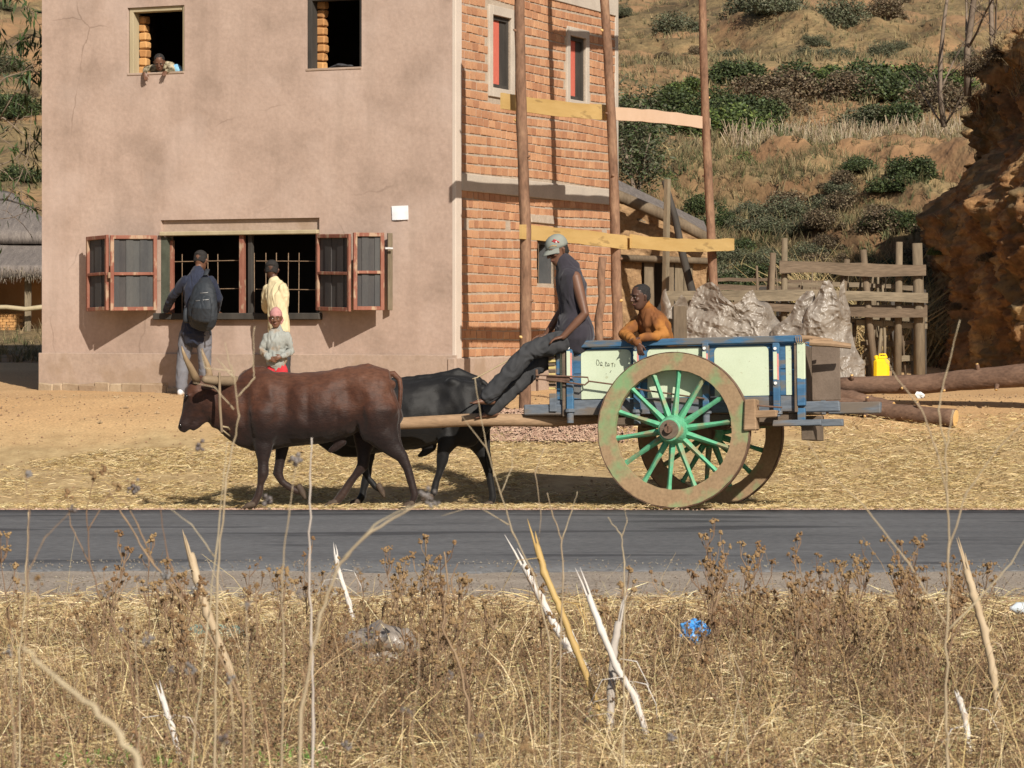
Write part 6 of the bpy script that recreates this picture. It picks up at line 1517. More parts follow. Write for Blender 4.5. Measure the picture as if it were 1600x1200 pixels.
# row of shrubs along the field bank (photo px 975..1480, py 100..200)
row = [(985, 168, 66, 1.15, 'bright'), (1018, 150, 78, 1.3, 'dark'), (1050, 160, 72, 1.2, 'dark'), (1075, 150, 80, 1.3, 'bright'), (1100, 155, 78, 1.2, 'dark'), (1130, 165, 72, 1.4, 'bright'), (1150, 140, 82, 1.5, 'dark'),
       (1170, 160, 76, 1.3, 'dark'), (1195, 145, 80, 1.2, 'dry'), (1215, 150, 78, 1.3, 'dry'), (1245, 130, 80, 1.4, 'dry'), (1265, 120, 82, 1.4, 'dark'), (1290, 120, 82, 1.4, 'bright'), (1320, 125, 80, 1.3, 'dry'), (1345, 115, 82, 1.5, 'dark'),
       (1368, 110, 82, 1.75, 'bright'), (1400, 130, 80, 1.3, 'dark'), (1385, 150, 76, 1.1, 'dark'), (1430, 105, 82, 1.5, 'dark'), (1455, 100, 82, 1.6, 'bright'), (1475, 130, 78, 1.3, 'dry'), (1268, 85, 90, 1.1, 'grey'), (1350, 150, 76, 1.1, 'grey')]
for i, (px, py, Y, s, k) in enumerate(row):
    kc = [q for q in sorted(row) if q[4] == k]; od = ['leftmost', 'second', 'third', 'fourth', 'fifth', 'sixth', 'seventh', 'eighth', 'ninth', 'tenth', 'eleventh'][kc.index(row[i])]
    bush(px, py+6, Y, s*(1.12 if i % 3 else .85), k, 'in the far hedge, '+od+' of its kind from the left', group='shrubs in the hedge below the far fields')
for (px, py, Y, s, k, wh) in ((1222, 210, 70, .55, 'dark', 'alone on the slope under the middle of the hedge'), (1330, 200, 72, .4, 'bright', 'small and alone at the edge of the maize stubble'), (1165, 280, 55, .5, 'bright', 'at the left end of the grassy bank'), (1210, 272, 56, .45, 'grey', 'beside the maize stubble at the top of the grassy bank'),
        (1085, 345, 44, .62, 'bright', 'right behind the mud shed roof'), (1000, 280, 52, .7, 'bright', 'behind the rear corner of the brick house'), (1100, 300, 50, .6, 'dark', 'behind the free scaffold pole'), (1240, 250, 62, .4, 'dark', 'low on the slope above the grassy bank'),
        (1060, 30, 120, 2.0, 'grey', 'high on the far hill above the scaffold poles'), (1180, 50, 118, 2.2, 'grey', 'high on the far hill near its middle'), (1210, 60, 115, 1.8, 'grey', 'high on the far hill right of its middle'), (1310, 65, 115, 1.7, 'grey', 'high on the far hill beneath a bare patch'), (1385, 40, 125, 1.6, 'dry', 'high on the far hill toward the bare tree'),
        (1225, 12, 150, 2.0, 'grey', 'near the top edge of the hill, left one'), (1290, 10, 150, 1.6, 'grey', 'near the top edge of the hill, middle one'), (1420, 20, 150, 2.0, 'grey', 'near the top edge of the hill, right one'), (20, 165, 90, 1.3, 'dark', 'on the hill left of the plaster house'), (40, 215, 75, 1.0, 'dark', 'low on the hill left of the plaster house'), (10, 100, 110, 1.4, 'grey', 'upper slope left of the plaster house')):
    bush(px, py, Y, s, k, wh)
def bank_bush(px, py, Y, s, k, wh):
    qx, qy = 800+BX/BY*F, HY+(H-BZ)/BY*F; dd_ = np.hypot(qx-px, qy-py)+np.maximum(BY-38, 0)*1.5+(BY < 30)*900; i_ = np.unravel_index(np.argmin(dd_), dd_.shape)
    bx0, by0, bz0 = float(BX[i_]), float(BY[i_]), float(BZ[i_]); bush(800+bx0/by0*F, HY+(H-bz0+.3*s)/by0*F, by0, s, k, wh, 'abs')
for q in range(62):
    bpx, bqy = random.uniform(1105, 1440), random.uniform(285, 425); bY = 43.2+(425-bqy)/165*8.5
    k_ = random.choice(['dry', 'dark', 'grey', 'dark', 'grey', 'dry'])
    bush(bpx, bqy, bY, random.uniform(.22, .66), k_, 'on the eroded grassy bank behind the cattle pen', group='small shrubs on the grassy bank behind the pen')
for q in range(38):
    bY = random.uniform(88, 165); bpx = random.uniform(970, 1560) if q % 5 else random.uniform(-20, 60)
    bush(bpx, 0, bY, random.uniform(.3, .85), random.choice(['dry', 'grey', 'grey', 'dry']), 'scattered on the far hillside', group='low shrubs scattered on the far hillside')
bank_bush(1465, 392, 37.6, .22, 'bright', 'growing out of the red earth bank above the pen post')
bank_bush(1545, 400, 36.8, .25, 'dry', 'growing out of the lower red earth bank at the right')
bank_bush(1535, 105, 40.0, .42, 'dry', 'hanging over the top edge of the red earth bank')
bank_bush(1575, 80, 39.0, .5, 'dry', 'on top of the red earth bank near the photo corner')
bank_bush(1495, 480, 36.6, .18, 'dry', 'at the foot of the red earth bank by the pen')
# slender eucalyptus
def tree(label, base, h, crown_r, cols, nleaf, seed, lsz=.09, nm='eucalyptus_tree', bare=False, spread_=.45, cr0=.35, droop=.4):
    rs = random.Random(seed); root = thing(nm, label, 'tree', base); mb = MB(); tips = []
    def grow(p, d, L, r, lev):
        n = 4; pts = [p]; rr = [r]
        for i in range(n):
            d = (d+Vector((rs.uniform(-.16, .16), rs.uniform(-.16, .16), rs.uniform(-.03, .14)))).normalized(); p = p+d*L/n; pts.append(p); rr.append(r*(1-.5*(i+1)/n))
        mb.tube(pts, rr, 6 if lev < 2 else 4); 
        if lev >= 2: tips.extend(pts[1:])
        if lev < (4 if bare else 3):
            for k in range(4 if lev < 2 else 3):
                t = rs.uniform(cr0 if lev == 0 else .2, 1); q = pts[min(n, int(t*n)+0)]; a = rs.uniform(0, 6.28)
                dd_ = (d+Vector((math.cos(a), math.sin(a), rs.uniform(-.1, .5)))*spread_*(1+lev*.3)).normalized(); grow(q, dd_, L*rs.uniform(.42, .62), r*.45*(1 if lev else .8), lev+1)
    grow(base, Vector((0, 0, 1)), h*.8, h*.017, 0)
    mb.build('trunk', twigm, root, True, True)
    if nleaf:
        tp = np.array([tuple(t) for t in tips]); k = R.integers(0, len(tp), nleaf); C0 = tp[k]+R.normal(0, crown_r, (nleaf, 3))-np.array(base)
        V, Fq, C = leaves(C0, lsz, cols, 3.2, droop); npmesh('crown', V, Fq, leafm, C, root)
        ROOT  # local already
    return root
b_ = P(1003, 330, 47); b_.z = float(gz(b_.x, 47))-.1
tree('slim grey green young tree behind the rear corner of the brick house', b_, 3.0, .17, GR+DG[:2], 5200, 3, .085)
b_ = P(1512, 118, 41.6); b_.z -= .3
tree('bare grey leafless tree on top of the red earth bank', b_, 3.4, .1, GR, 0, 9, bare=True, spread_=.9, cr0=.08, nm='bare_tree')
b_ = P(1475, 135, 42.5); b_.z -= .6
tree('thin leafless sapling leaning left from the earth bank edge', b_, 2.6, .1, GR, 0, 14, bare=True, spread_=1.0, cr0=.08, nm='bare_tree')
b_ = P(1545, 110, 41); b_.z -= .3
tree('second bare tree right behind the first on the earth bank', b_, 2.8, .1, GR, 0, 23, bare=True, spread_=.9, cr0=.05, nm='bare_tree')
# tree at the left edge whose hanging twigs reach into view
tr = thing('peach_tree', 'tree at the left edge with dark twigs and narrow drooping leaves', 'tree', P(-130, 610, 36.2))
mb = MB(); mb.tube([P(-130, 612, 36.2), P(-125, 480, 36.2), P(-110, 330, 36.2), P(-90, 180, 36.1), P(-70, 40, 36.0), P(-50, -80, 36)], [.14, .12, .10, .08, .05, .03], 10, wob=.04); mb.build('trunk', bark, tr, True, True)
tl = []
for pts, r in ((((-72, 40), (-30, -15), (20, -8), (48, 18), (62, 40)), .018), (((-80, 120), (-30, 95), (10, 75), (40, 60), (58, 52)), .014), (((-90, 180), (-40, 195), (5, 184), (40, 212), (60, 268)), .016), (((-90, 200), (-30, 225), (20, 200), (62, 105)), .012),
               (((-100, 290), (-40, 310), (10, 312), (45, 322), (66, 330)), .022), (((-100, 300), (-30, 270), (20, 250), (50, 225), (64, 200)), .012), (((-95, 240), (-30, 250), (10, 270), (35, 300), (60, 320)), .010), (((-85, 150), (-30, 150), (10, 120), (50, 108), (64, 96)), .012),
               (((-75, 60), (-30, 40), (0, 50), (20, 80), (35, 110)), .010), (((-100, 320), (-30, 345), (20, 340), (55, 325)), .010), (((-90, 210), (0, 215), (30, 235), (50, 290)), .009), (((0, 184), (20, 150), (45, 120), (60, 80)), .009), (((10, 312), (30, 280), (45, 240), (50, 170)), .008)):
    Y = 35.9+random.uniform(-.5, .5); q = [P(a, b, Y) for a, b in pts]; mb = MB(); mb.tube(q, [r*(1-.75*i/(len(q)-1)) for i in range(len(q))], 6); mb.build('branch', twigm if r < .02 else blackwood, tr, True, True)
    for i in range(len(q)-1):
        for k in range(3):
            p = q[i].lerp(q[i+1], random.random())
            if p.x > -7.6: 
                tl.append(p); e = p+Vector((random.uniform(-.2, .25), random.uniform(-.2, .2), random.uniform(-.28, .1))); 
                mb = MB(); mb.tube([p, p.lerp(e, .5)+Vector((0, 0, .03)), e], [.005, .004, .002], 4); mb.build('twig', twigm, tr, True, True); tl.append(e)
tp = np.array([tuple(t) for t in tl])
w_ = np.exp(-((tp[:, 2]-P(0, 80, 36).z)/.8)**2)+.25; w_ /= w_.sum()
k = R.choice(len(tp), 620, p=w_); C0 = tp[k]+R.normal(0, .055, (len(k), 3))-np.array(tr.location)
V, Fq, C = leaves(C0, .15, [(.03, .05, .015), (.05, .08, .022)], 5.0, 1.1); npmesh('crown', V, Fq, leafm, C, tr)

# hillside grass tufts (one mass)
def tufts(name, X, Y, Z, h, nb, cols, label, w=.02, cat='grass', fan=.55):
    n = len(X); N = n*nb; bx_, by_, bz_ = np.repeat(X, nb), np.repeat(Y, nb), np.repeat(Z, nb); hh = np.repeat(h, nb)*R.uniform(.5, 1.15, N)
    P0 = np.stack([bx_+R.normal(0, .04, N)*hh*3, by_+R.normal(0, .04, N)*hh*3, bz_], 1); a = R.uniform(0, 6.283, N); sp = R.uniform(.1, fan, N)*hh
    P2 = P0+np.stack([np.cos(a)*sp, np.sin(a)*sp, hh*R.uniform(.6, 1, N)], 1); P1 = P0+np.stack([np.cos(a)*sp*.25, np.sin(a)*sp*.25, hh*.6], 1)
    cc = np.repeat(pick(cols, n, .2), nb, 0)*(1+R.uniform(-.15, .15, (N, 1)))
    V, Fq, C = ribbons(P0, P1, P2, w*np.repeat(np.clip(h/.3, .6, 3), nb), .004, cc)
    return npmesh(name, V, Fq, grassm, C, kind='stuff', label=label, cat=cat)
n = 30000; Y = 42+R.uniform(0, 1, n)**1.3*20; X = R.uniform(-1, 1, n)*(Y*.21)
X = np.where(X < 0, np.where(R.uniform(0, 1, n) < .8, np.abs(X), X), X)
k = fbm(X*.5, Y*.3, 0, 121)+R.uniform(-.5, .5, n) > -.05; X, Y = X[k], Y[k]
hh = R.uniform(.08, .27, len(X))*(1+.5*(R.uniform(0, 1, len(X)) < .12))
tufts('bank_grass', X, Y, gz(X, Y)-.03, hh, 8, [(.22, .165, .085), (.15, .115, .06), (.27, .205, .11), (.11, .09, .045), (.085, .09, .04), (.12, .12, .055)], 'dry grass tufts covering the eroded bank behind the pen', .016)
n = 26000; Y = 60+R.uniform(0, 1, n)**1.2*110; X = R.uniform(-1, 1, n)*(Y*.21); X = np.where((X < 0) & (R.uniform(0, 1, n) < .7), -X, X)
k = fbm(X*.15, Y*.1, 0, 122)+R.uniform(-.3, .3, n) > .03; X, Y = X[k], Y[k]
tufts('hill_grass', X, Y, gz(X, Y)-.05, R.uniform(.12, .42, len(X)), 6, [(.25, .19, .10), (.20, .15, .08), (.16, .13, .07), (.13, .115, .06)], 'dry grass and scrub on the far hillside', .035)
# golden fountain grass beside the bank
n = 60; X = R.normal(P(1370, 380, 41).x, .55, n); Y = R.uniform(39.5, 43, n)
tufts('fountain_grass', X, Y, gz(X, Y), R.uniform(.6, 1.15, n), 60, [(.40, .30, .15), (.34, .25, .12), (.46, .36, .19)], 'tall pale fountain grass drooping behind the pen', .007, fan=1.1)
n = 900; k = R.integers(0, BX.size, 40000); bxv, byv, bzv = BX.ravel()[k], BY.ravel()[k], BZ.ravel()[k]
sel = ((bzv > 4.6) & (R.uniform(0, 1, len(k)) < .3)) | ((fbm(bxv*1.1, byv, bzv, 141) > .30) & (R.uniform(0, 1, len(k)) < .10)); sel &= byv < 46
bxv, byv, bzv = bxv[sel][:3400], byv[sel][:3400], bzv[sel][:3400]
tufts('earth_bank_grass', bxv, byv-.02, bzv-.03, R.uniform(.10, .34, len(bxv)), 9, [(.30, .22, .12), (.22, .16, .08), (.14, .10, .06)], 'dry grass and roots hanging on the red earth bank', .012, fan=1.0)
# maize stubble on the field
n = 2600; Y = R.uniform(61, 75, n); X = R.uniform(0, 1, n)*16+2; px_ = 800+X/Y*F; k = (px_ > 1120+ (75-Y)*2) & (px_ < 1500); X, Y = X[k], Y[k]; X = np.round(X/.45)*.45+R.normal(0, .08, len(X))
n = len(X); P0 = np.stack([X, Y, gz(X, Y)], 1); P2 = P0+np.stack([R.normal(0, .12, n), R.normal(0, .1, n), R.uniform(.15, .55, n)], 1)
V, Fq, C = ribbons(P0, (P0+P2)/2, P2, .028, .016, pick([(.40, .32, .22), (.28, .22, .14)], n), prism=True); npmesh('maize_stubble', V, Fq, grassm, C, kind='stuff', label='rows of pale maize stubble standing on the far field', cat='stubble')

# ---------------------------------------------------------------- foreground weeds
def gy_(x, y): return np.full_like(x, -.06)+.02*fbm(x*1.3, y*1.3, 0, 3)*0-.005
ZG = lambda x, y: gz(x, y)+np.where(y < 17, .02*fbm(x*1.3, y*1.3, 0, 3), 0)
parts = []
TAN = [(.46, .345, .17), (.58, .45, .24), (.33, .23, .11), (.68, .56, .35)]; RUS = [(.17, .105, .06), (.25, .16, .09), (.11, .07, .045), (.32, .21, .12)]
CLR = [(gp(1082, 1012), .20, .75), (gp(1590, 985), .22, .75), (gp(595, 1040), .22, .6)]
def area(n, y0=8.2, y1=17.5, power=1.0):
    y = y0+(y1-y0)*R.uniform(0, 1, n)**power; x = R.uniform(-1, 1, n)*(y*.2+.4); k = np.ones(n, bool)
    for c_, rx_, ry_ in CLR: k &= ~((np.abs(x-c_.x) < rx_) & (y < c_.y+.1) & (y > c_.y-ry_) & (R.uniform(0, 1, n) < .85))
    return np.where(k, x, x*1.0+4.0*np.sign(x)), y
# lying straw and litter
n = 90000; x, y = area(n, 9.6, 17.7, .9); z = ZG(x, y)+np.abs(R.normal(0, .03, n)); a = R.uniform(0, 6.283, n); L = R.uniform(.03, .20, n)
P0 = np.stack([x, y, z], 1); P2 = P0+np.stack([np.cos(a)*L, np.sin(a)*L, R.uniform(-.01, .05, n)], 1); P1 = (P0+P2)/2+np.stack([R.normal(0, .01, n), R.normal(0, .01, n), np.abs(R.normal(0, .015, n))], 1)
parts.append(ribbons(P0, P1, P2, R.uniform(.0018, .006, n), .0015, pick(TAN*2+RUS[:2], n, .3)))
# upright fine grass
n = 56000; x, y = area(n, 9.4, 17.1, .9); cl = fbm(x*1.7, y*1.7, 0, 151); k = cl+R.uniform(-.5, .5, n) > -.1; x, y = x[k], y[k]; n = len(x)
hh = R.uniform(.04, .19, n)*(1+.5*cl[k])*np.clip((17.4-y)/1.6, .25, 1); P0 = np.stack([x, y, ZG(x, y)-.01], 1); a = R.uniform(0, 6.283, n); sp = hh*R.uniform(.05, .8, n)
P2 = P0+np.stack([np.cos(a)*sp, np.sin(a)*sp, hh*R.uniform(.7, 1, n)], 1); P1 = P0+np.stack([np.cos(a)*sp*.3, np.sin(a)*sp*.3, hh*.65], 1)
parts.append(ribbons(P0, P1, P2, R.uniform(.002, .004, n), .001, pick(TAN+RUS*2, n, .25)))
n = 2800; x, y = area(n, 9.0, 15.6, .95); hh = R.uniform(.18, .62, n)*R.uniform(.5, 1, n); P0 = np.stack([x, y, ZG(x, y)-.01], 1); a = R.uniform(0, 6.283, n); sp = hh*R.uniform(.1, .9, n)
P2 = P0+np.stack([np.cos(a)*sp, np.sin(a)*sp, hh], 1); P1 = P0+np.stack([np.cos(a)*sp*.3+R.normal(0, .03, n), np.sin(a)*sp*.3, hh*.7], 1)
parts.append(ribbons(P0, P1, P2, R.uniform(.002, .005, n), .0012, pick(TAN*2+RUS, n, .3), seg=4, prism=False))
V, Fq, C = cat_(parts); npmesh('dry_grass', V, Fq, grassm, C, kind='stuff', label='dense dry grass and straw litter covering the near roadside', cat='grass')
# low branching herbs (mass): stem + side twigs + little seed heads and shrivelled leaves
parts = []; n = 4300; x, y = area(n, 9.4, 16.3, .9); cl = fbm(x*1.1+3, y*1.1, 0, 161); k = cl+R.uniform(-.4, .4, n) > .0; x, y, cl = x[k], y[k], cl[k]; n = len(x)
hh = R.uniform(.08, .27, n)*(1+.5*cl)*np.clip((17.2-y)/1.8, .35, 1); B0 = np.stack([x, y, ZG(x, y)-.01], 1); a = R.uniform(0, 6.283, n); T0 = B0+np.stack([np.cos(a)*hh*.25, np.sin(a)*hh*.25, hh], 1)
cc = pick(RUS, n, .2); parts.append(ribbons(B0, (B0+T0)/2+R.normal(0, .01, (n, 3)), T0, .0045, .002, cc, prism=True))
hd = [T0]
for q in range(7):
    t = R.uniform(.25, .95, n)[:, None]; S0 = B0*(1-t)+T0*t; a = R.uniform(0, 6.283, n); L = hh*R.uniform(.15, .42, n); E = S0+np.stack([np.cos(a)*L*.8, np.sin(a)*L*.8, L*R.uniform(.3, 1.0, n)], 1)
    parts.append(ribbons(S0, (S0+E)/2-np.array([0, 0, .006]), E, .0028, .0014, cc)); hd.append(E)
    if q < 4: hd.append((S0+E)/2)
hd = np.concatenate(hd); hd = hd[R.uniform(0, 1, len(hd)) < .6]
parts.append(octas(hd, R.uniform(.003, .0085, len(hd)), pick([(.20, .12, .06), (.13, .08, .05), (.30, .2, .11)], len(hd), .3)))
Lc = hd[R.integers(0, len(hd), 26000)]+R.normal(0, .015, (26000, 3)); v, f, c = leaves(Lc, .018, [(.18, .11, .06), (.26, .17, .09), (.13, .08, .05), (.22, .20, .09)], 2.2, .5); parts.append((v, f, c))
V, Fq, C = cat_(parts); npmesh('low_weeds', V, Fq, grassm, C, kind='stuff', label='low reddish brown dried weeds thick across the near roadside', cat='weeds')
# few green sprouts near bottom corners
n = 500; x = np.concatenate([R.normal(-.9, .15, n//2), R.normal(-1.5, .12, n//2)]); y = R.uniform(11.0, 11.5, n); z = ZG(x, y)
v, f, c = leaves(np.stack([x, y, z+R.uniform(0, .05, n)], 1), .04, [(.10, .20, .03), (.14, .26, .05)], 3, -.5); npmesh('green_sprouts', v, f, leafm, c, kind='stuff', label='fresh green sprouts low among the dry weeds', cat='weeds')

# standing dried weeds with seed heads, seen against the road: individuals
def weed_mesh(seed, h, nb, headr, cols, headc, r0=.0042, spread=.35, kink=.02):
    rs = random.Random(seed); mb = MB(); hb = MB()
    pts = [Vector((0, 0, 0))]; d = Vector((rs.uniform(-.15, .15), rs.uniform(-.1, .1), 1)); n = 8
    for i in range(n): d = (d+Vector((rs.uniform(-.1, .1), rs.uniform(-.1, .1), 0))).normalized(); pts.append(pts[-1]+d*h/n)
    mb.tube(pts, [r0*(1-.65*i/n) for i in range(n+1)], 5)
    def head(p):
        hb.ell(p, (headr*rs.uniform(.7, 1.2),)*3, n=6)
        for q in range(3): hb.ell(p+Vector((rs.uniform(-1, 1), rs.uniform(-1, 1), rs.uniform(-.6, 1)))*headr*1.3, (headr*rs.uniform(.4, .7),)*3, n=6)
    head(pts[-1])
    for k in range(nb):
        i = rs.randint(3, n-1); p = pts[i]; a = rs.uniform(0, 6.28); L = h*rs.uniform(.14, .34)*(1-.4*i/n+.2)
        e = p+Vector((math.cos(a)*spread, math.sin(a)*spread, rs.uniform(.6, 1.1))).normalized()*L; m_ = p.lerp(e, .5)+Vector((math.cos(a), math.sin(a), -.4))*L*.10
        mb.tube([p, m_, e], [r0*.6, r0*.5, r0*.3], 4); head(e)
        if rs.random() < .6:
            e2 = m_+Vector((rs.uniform(-1, 1)*spread, rs.uniform(-1, 1)*spread, 1)).normalized()*L*.45; mb.tube([m_, e2], [r0*.4, r0*.25], 4); head(e2)
    return mb, hb
rustst = mat('rusty_stem', [(.17, .105, .065), (.29, .195, .12)], scale=9, rough=.85, rand=.2)
palest = mat('pale_stem', [(.30, .235, .15), (.46, .38, .26)], scale=9, rough=.8, rand=.12)
seedm = mat('seed_head', [(.20, .12, .06), (.34, .22, .11)], scale=60, rough=.95, bump=.8, rand=.2)
fluff = mat('grey_seed_fluff', [(.13, .115, .11), (.24, .215, .205)], scale=40, rough=1, bump=.5, rand=.2)
wv = []
for s in range(6):
    a, b = weed_mesh(s, .42, 9, .0075, None, None, .0032); m1, m2 = a.mesh('stem'), b.mesh('seed_heads'); m1.materials.append(rustst); m2.materials.append(seedm); wv.append((m1, m2))
spots_ = [(float(px), random.uniform(11.8, 15.8)) for px in np.concatenate([R.uniform(120, 780, 56), R.uniform(620, 760, 12), R.uniform(1060, 1480, 50), R.uniform(0, 1600, 40)])]
for (px, Y) in spots_:
    x = (px-800)/F*Y; root = bpy.data.objects.new('dried_weed', None); col.objects.link(root); root.location = (x, Y, float(gz(x, Y))-.02); root.rotation_euler = (random.uniform(-.15, .15), random.uniform(-.22, .28), random.uniform(0, 6.28))
    s = random.uniform(.7, 1.5); root.scale = (s, s, s); tag(root, 'thin rust brown dried weed with small round seed heads at the near roadside', 'weed', 'thin dried weeds along the near roadside')
    m1, m2 = random.choice(wv)
    for nm, me in (('stem', m1), ('seed_heads', m2)):
        o = bpy.data.objects.new(nm, me); col.objects.link(o); o.parent = root
        if nm == 'seed_heads': o['kind'] = 'stuff'

# thick broken canes (maize stalks), each its own thing
canem = mat('bleached_cane', [(.36, .26, .155), (.52, .42, .29)], scale=7, rough=.7, bump=.4, bdist=.003, stretch=(1, 1, .3), spots=((.38, .24, .12), 8, .56, .08, .7))
ycane = mat('yellow_cane', [(.40, .26, .09), (.52, .37, .15)], scale=7, rough=.6, bump=.3, bdist=.003, stretch=(1, 1, .3))
whc = mat('white_cane', [(.52, .47, .42), (.70, .66, .61)], scale=7, rough=.7, bump=.4, bdist=.003, stretch=(1, 1, .3), spots=((.40, .30, .2), 9, .6, .06, .7))
def cane(label, pts, Y0, Y1, wpx, m, frag=3, node=3):
    Y0 = F*(H+.07)/(pts[0][1]-HY); Y1 = Y0+.2     # foot of the cane stands on the ground
    n = len(pts); q = [P(a, b, Y0+(Y1-Y0)*i/(n-1)) for i, (a, b) in enumerate(pts)]; r = wpx*.86/2/F*Y0
    root = thing('broken_cane', label, 'cane', q[0]); mb = MB(); P_ = []; rr = []
    for i in range(n-1):
        for k in range(7): P_.append(q[i].lerp(q[i+1], k/7)+Vector((random.gauss(0, .0012), random.gauss(0, .0012), 0))); rr.append(r*(1.22 if k == 0 else .97-.03*(k % 2)))
    P_.append(q[-1]); rr.append(r*.8)
    mb.tube(P_, rr, 9, wob=.05); mb.build('stalk', m, root, True, True)
    d = (q[-1]-q[-2]).normalized()
    for k in range(frag):   # torn splinters at the broken top
        a = random.uniform(0, 6.28); o = Vector((math.cos(a), math.sin(a), 0))*r*.6; mb = MB(); L = random.uniform(1.5, 4.5)*r*2
        mb.tube([q[-1]+o-d*L*.6, q[-1]+o*1.1+d*L*.4, q[-1]+o*random.uniform(.6, 1.8)+d*L], [r*.42, r*.32, r*.06], 5); mb.build('splinter', m, root, True, True)
    for k in range(3):       # shrivelled leaf strips hanging from the nodes
        i = random.randint(2, len(P_)-6); p = P_[i]; sx = random.choice((-1, 1)); L = random.uniform(.12, .28); mb = MB()
        pts_ = [p, p+Vector((sx*.02, -.01, .03)), p+Vector((sx*L*.4, -.02, .02)), p+Vector((sx*L*.62, -.02, -L*.35)), p+Vector((sx*L*.66, -.01, -L*.8))]
        mb.tube(pts_, None, 5, sq=[(.004, .002), (.009, .0015), (.010, .0012), (.007, .001), (.002, .001)]); mb.build('dry_leaf', m, root, True, True)
    return root
cane('tall slanting bleached cane with a pointed top at the left', [(378, 1095), (352, 1030), (325, 960), (308, 905), (298, 865)], 10.8, 11.0, 16, canem)
cane('thin white broken cane slanting up the middle left, before the road', [(556, 985), (545, 940), (528, 890), (525, 868)], 12.8, 13, 9, whc)
cane('white cane crossing behind the yellow cane', [(938, 1066), (895, 1020), (868, 980), (845, 935), (818, 882)], 11.6, 11.8, 14, whc)
cane('yellow upright slanting cane crossing in front of the white one', [(945, 1145), (925, 1080), (898, 1010), (875, 950), (850, 895), (838, 850)], 11.0, 11.2, 13, ycane)
cane('long white cane leaning left to the right of the crossed pair', [(1015, 1165), (992, 1090), (962, 1040), (940, 985), (920, 930)], 10.9, 11.2, 13, whc)
cane('split grey cane stump with a forked torn top', [(952, 1160), (955, 1080), (958, 1020), (966, 972)], 10.7, 10.7, 15, mat('grey_cane', [(.32, .28, .24), (.5, .45, .4)], scale=7, rough=.8, bump=.4), 5)
cane('thick grey cane slanting at the far right', [(1562, 1130), (1552, 1050), (1538, 985), (1522, 930), (1510, 890)], 11.0, 11.2, 15, canem)
cane('short white cane low at the right beside the thick grey cane', [(1515, 1180), (1508, 1120), (1498, 1090)], 10.6, 10.6, 12, whc)
cane('short bleached cane leaning at the lower left', [(285, 1200), (268, 1135), (252, 1085)], 10.2, 10.2, 11, whc)
cane('short thin cane right of the dark weed', [(1055, 1005), (1045, 985)], 12, 12, 6, whc, 0) if False else None
# tall forked stems rising in front of the scene (slightly out of focus)
def tall(label, branches, Y, wpx, m, heads=(), headm=None, hr=.018):
    q0 = P(*branches[0][0], Y); q0.z = -.06; root = thing('tall_dry_stem', label, 'stem', q0)
    for bi, br in enumerate(branches):
        w_ = wpx*(1 if bi == 0 else .6)/2/F*Y; q = [P(a, b, Y+.05*bi) for a, b in br]
        if bi == 0: q = [q0+Vector((0, 0, 0))]+q if q[0].z > 0 else q
        q2 = []
        for i in range(len(q)-1):
            for t_ in range(5): q2.append(q[i].lerp(q[i+1], t_/5)+Vector((random.gauss(0, 1), random.gauss(0, 1), 0))*w_*.30*(1 if t_ else .3))
        q2.append(q[-1]); q = q2; w_ *= .62
        mb = MB(); n = len(q); mb.tube(q, [max(w_*(1-.6*i/(n-1))*(1.35 if i % 5 == 0 else random.uniform(.9, 1.1)), .0008) for i in range(n)], 6); mb.build('stem' if bi == 0 else 'branch', m, root, True, True)
    for (a, b) in heads:
        mb = MB(); c = P(a, b, Y)
        for k in range(9): mb.ell(c+Vector((random.gauss(0, 1), random.gauss(0, 1), random.gauss(0, 1)))*hr*.55, (hr*random.uniform(.25, .55),)*3, n=6)
        mb.build('seed_head', headm or seedm, root, True, True)
greyst = mat('grey_stem', [(.36, .31, .27), (.5, .45, .4)], scale=9, rough=.8)
tall('straight grey knobbly stem rising before the brown ox', [[(490, 1130), (486, 1000), (483, 880), (485, 760), (487, 684)]], 8.2, 8.5, greyst)
tall('pale twisted stem with open forked twigs in front of the ox neck', [[(335, 1190), (340, 900), (352, 760), (362, 700), (374, 650), (366, 590), (362, 570)], [(365, 640), (335, 605), (302, 598)], [(364, 590), (348, 570), (338, 560)], [(364, 588), (356, 560), (352, 535)], [(372, 620), (398, 590), (396, 572), (398, 510)], [(363, 580), (320, 575), (314, 545)]], 7.6, 6, palest)
tall('tall pale forked stem at the right in front of the logs', [[(1481, 1190), (1478, 1100), (1481, 950), (1482, 860), (1480, 780), (1478, 700), (1490, 640)], [(1480, 780), (1462, 700), (1440, 640), (1400, 590), (1383, 560)], [(1482, 860), (1510, 770), (1560, 700), (1600, 660)], [(1482, 980), (1420, 880), (1350, 790), (1290, 735), (1262, 690)], [(1478, 700), (1466, 640), (1478, 585), (1500, 500)], [(1481, 985), (1530, 935), (1580, 880), (1610, 830)]], 7.2, 8, palest)
bpy.data.objects  # keep
tall('dark forked weed arching out of the lower middle', [[(733, 1110), (715, 1030), (690, 980), (700, 920), (694, 862)], [(712, 940), (705, 905), (715, 880)], [(718, 1010), (728, 960), (722, 930)]], 10.6, 8, rustst)
tall('long pale stem slanting from lower left with a fluffy grey head over the ox hoof', [[(470, 1110), (500, 960), (530, 880), (580, 830), (640, 795), (668, 780)], [(535, 875), (585, 820), (640, 790)]], 5.6, 9, palest, [(668, 776), (676, 782)], fluff, .012)
tall('slanting brown weed with grey heads rising left of the pointed cane', [[(380, 1100), (320, 980), (270, 920), (225, 860), (195, 810), (170, 766)], [(290, 940), (262, 870), (250, 790)], [(240, 880), (215, 820), (200, 790), (160, 750)]], 8.2, 7, rustst, [(212, 760), (262, 900), (300, 922), (205, 762)], fluff, .013)
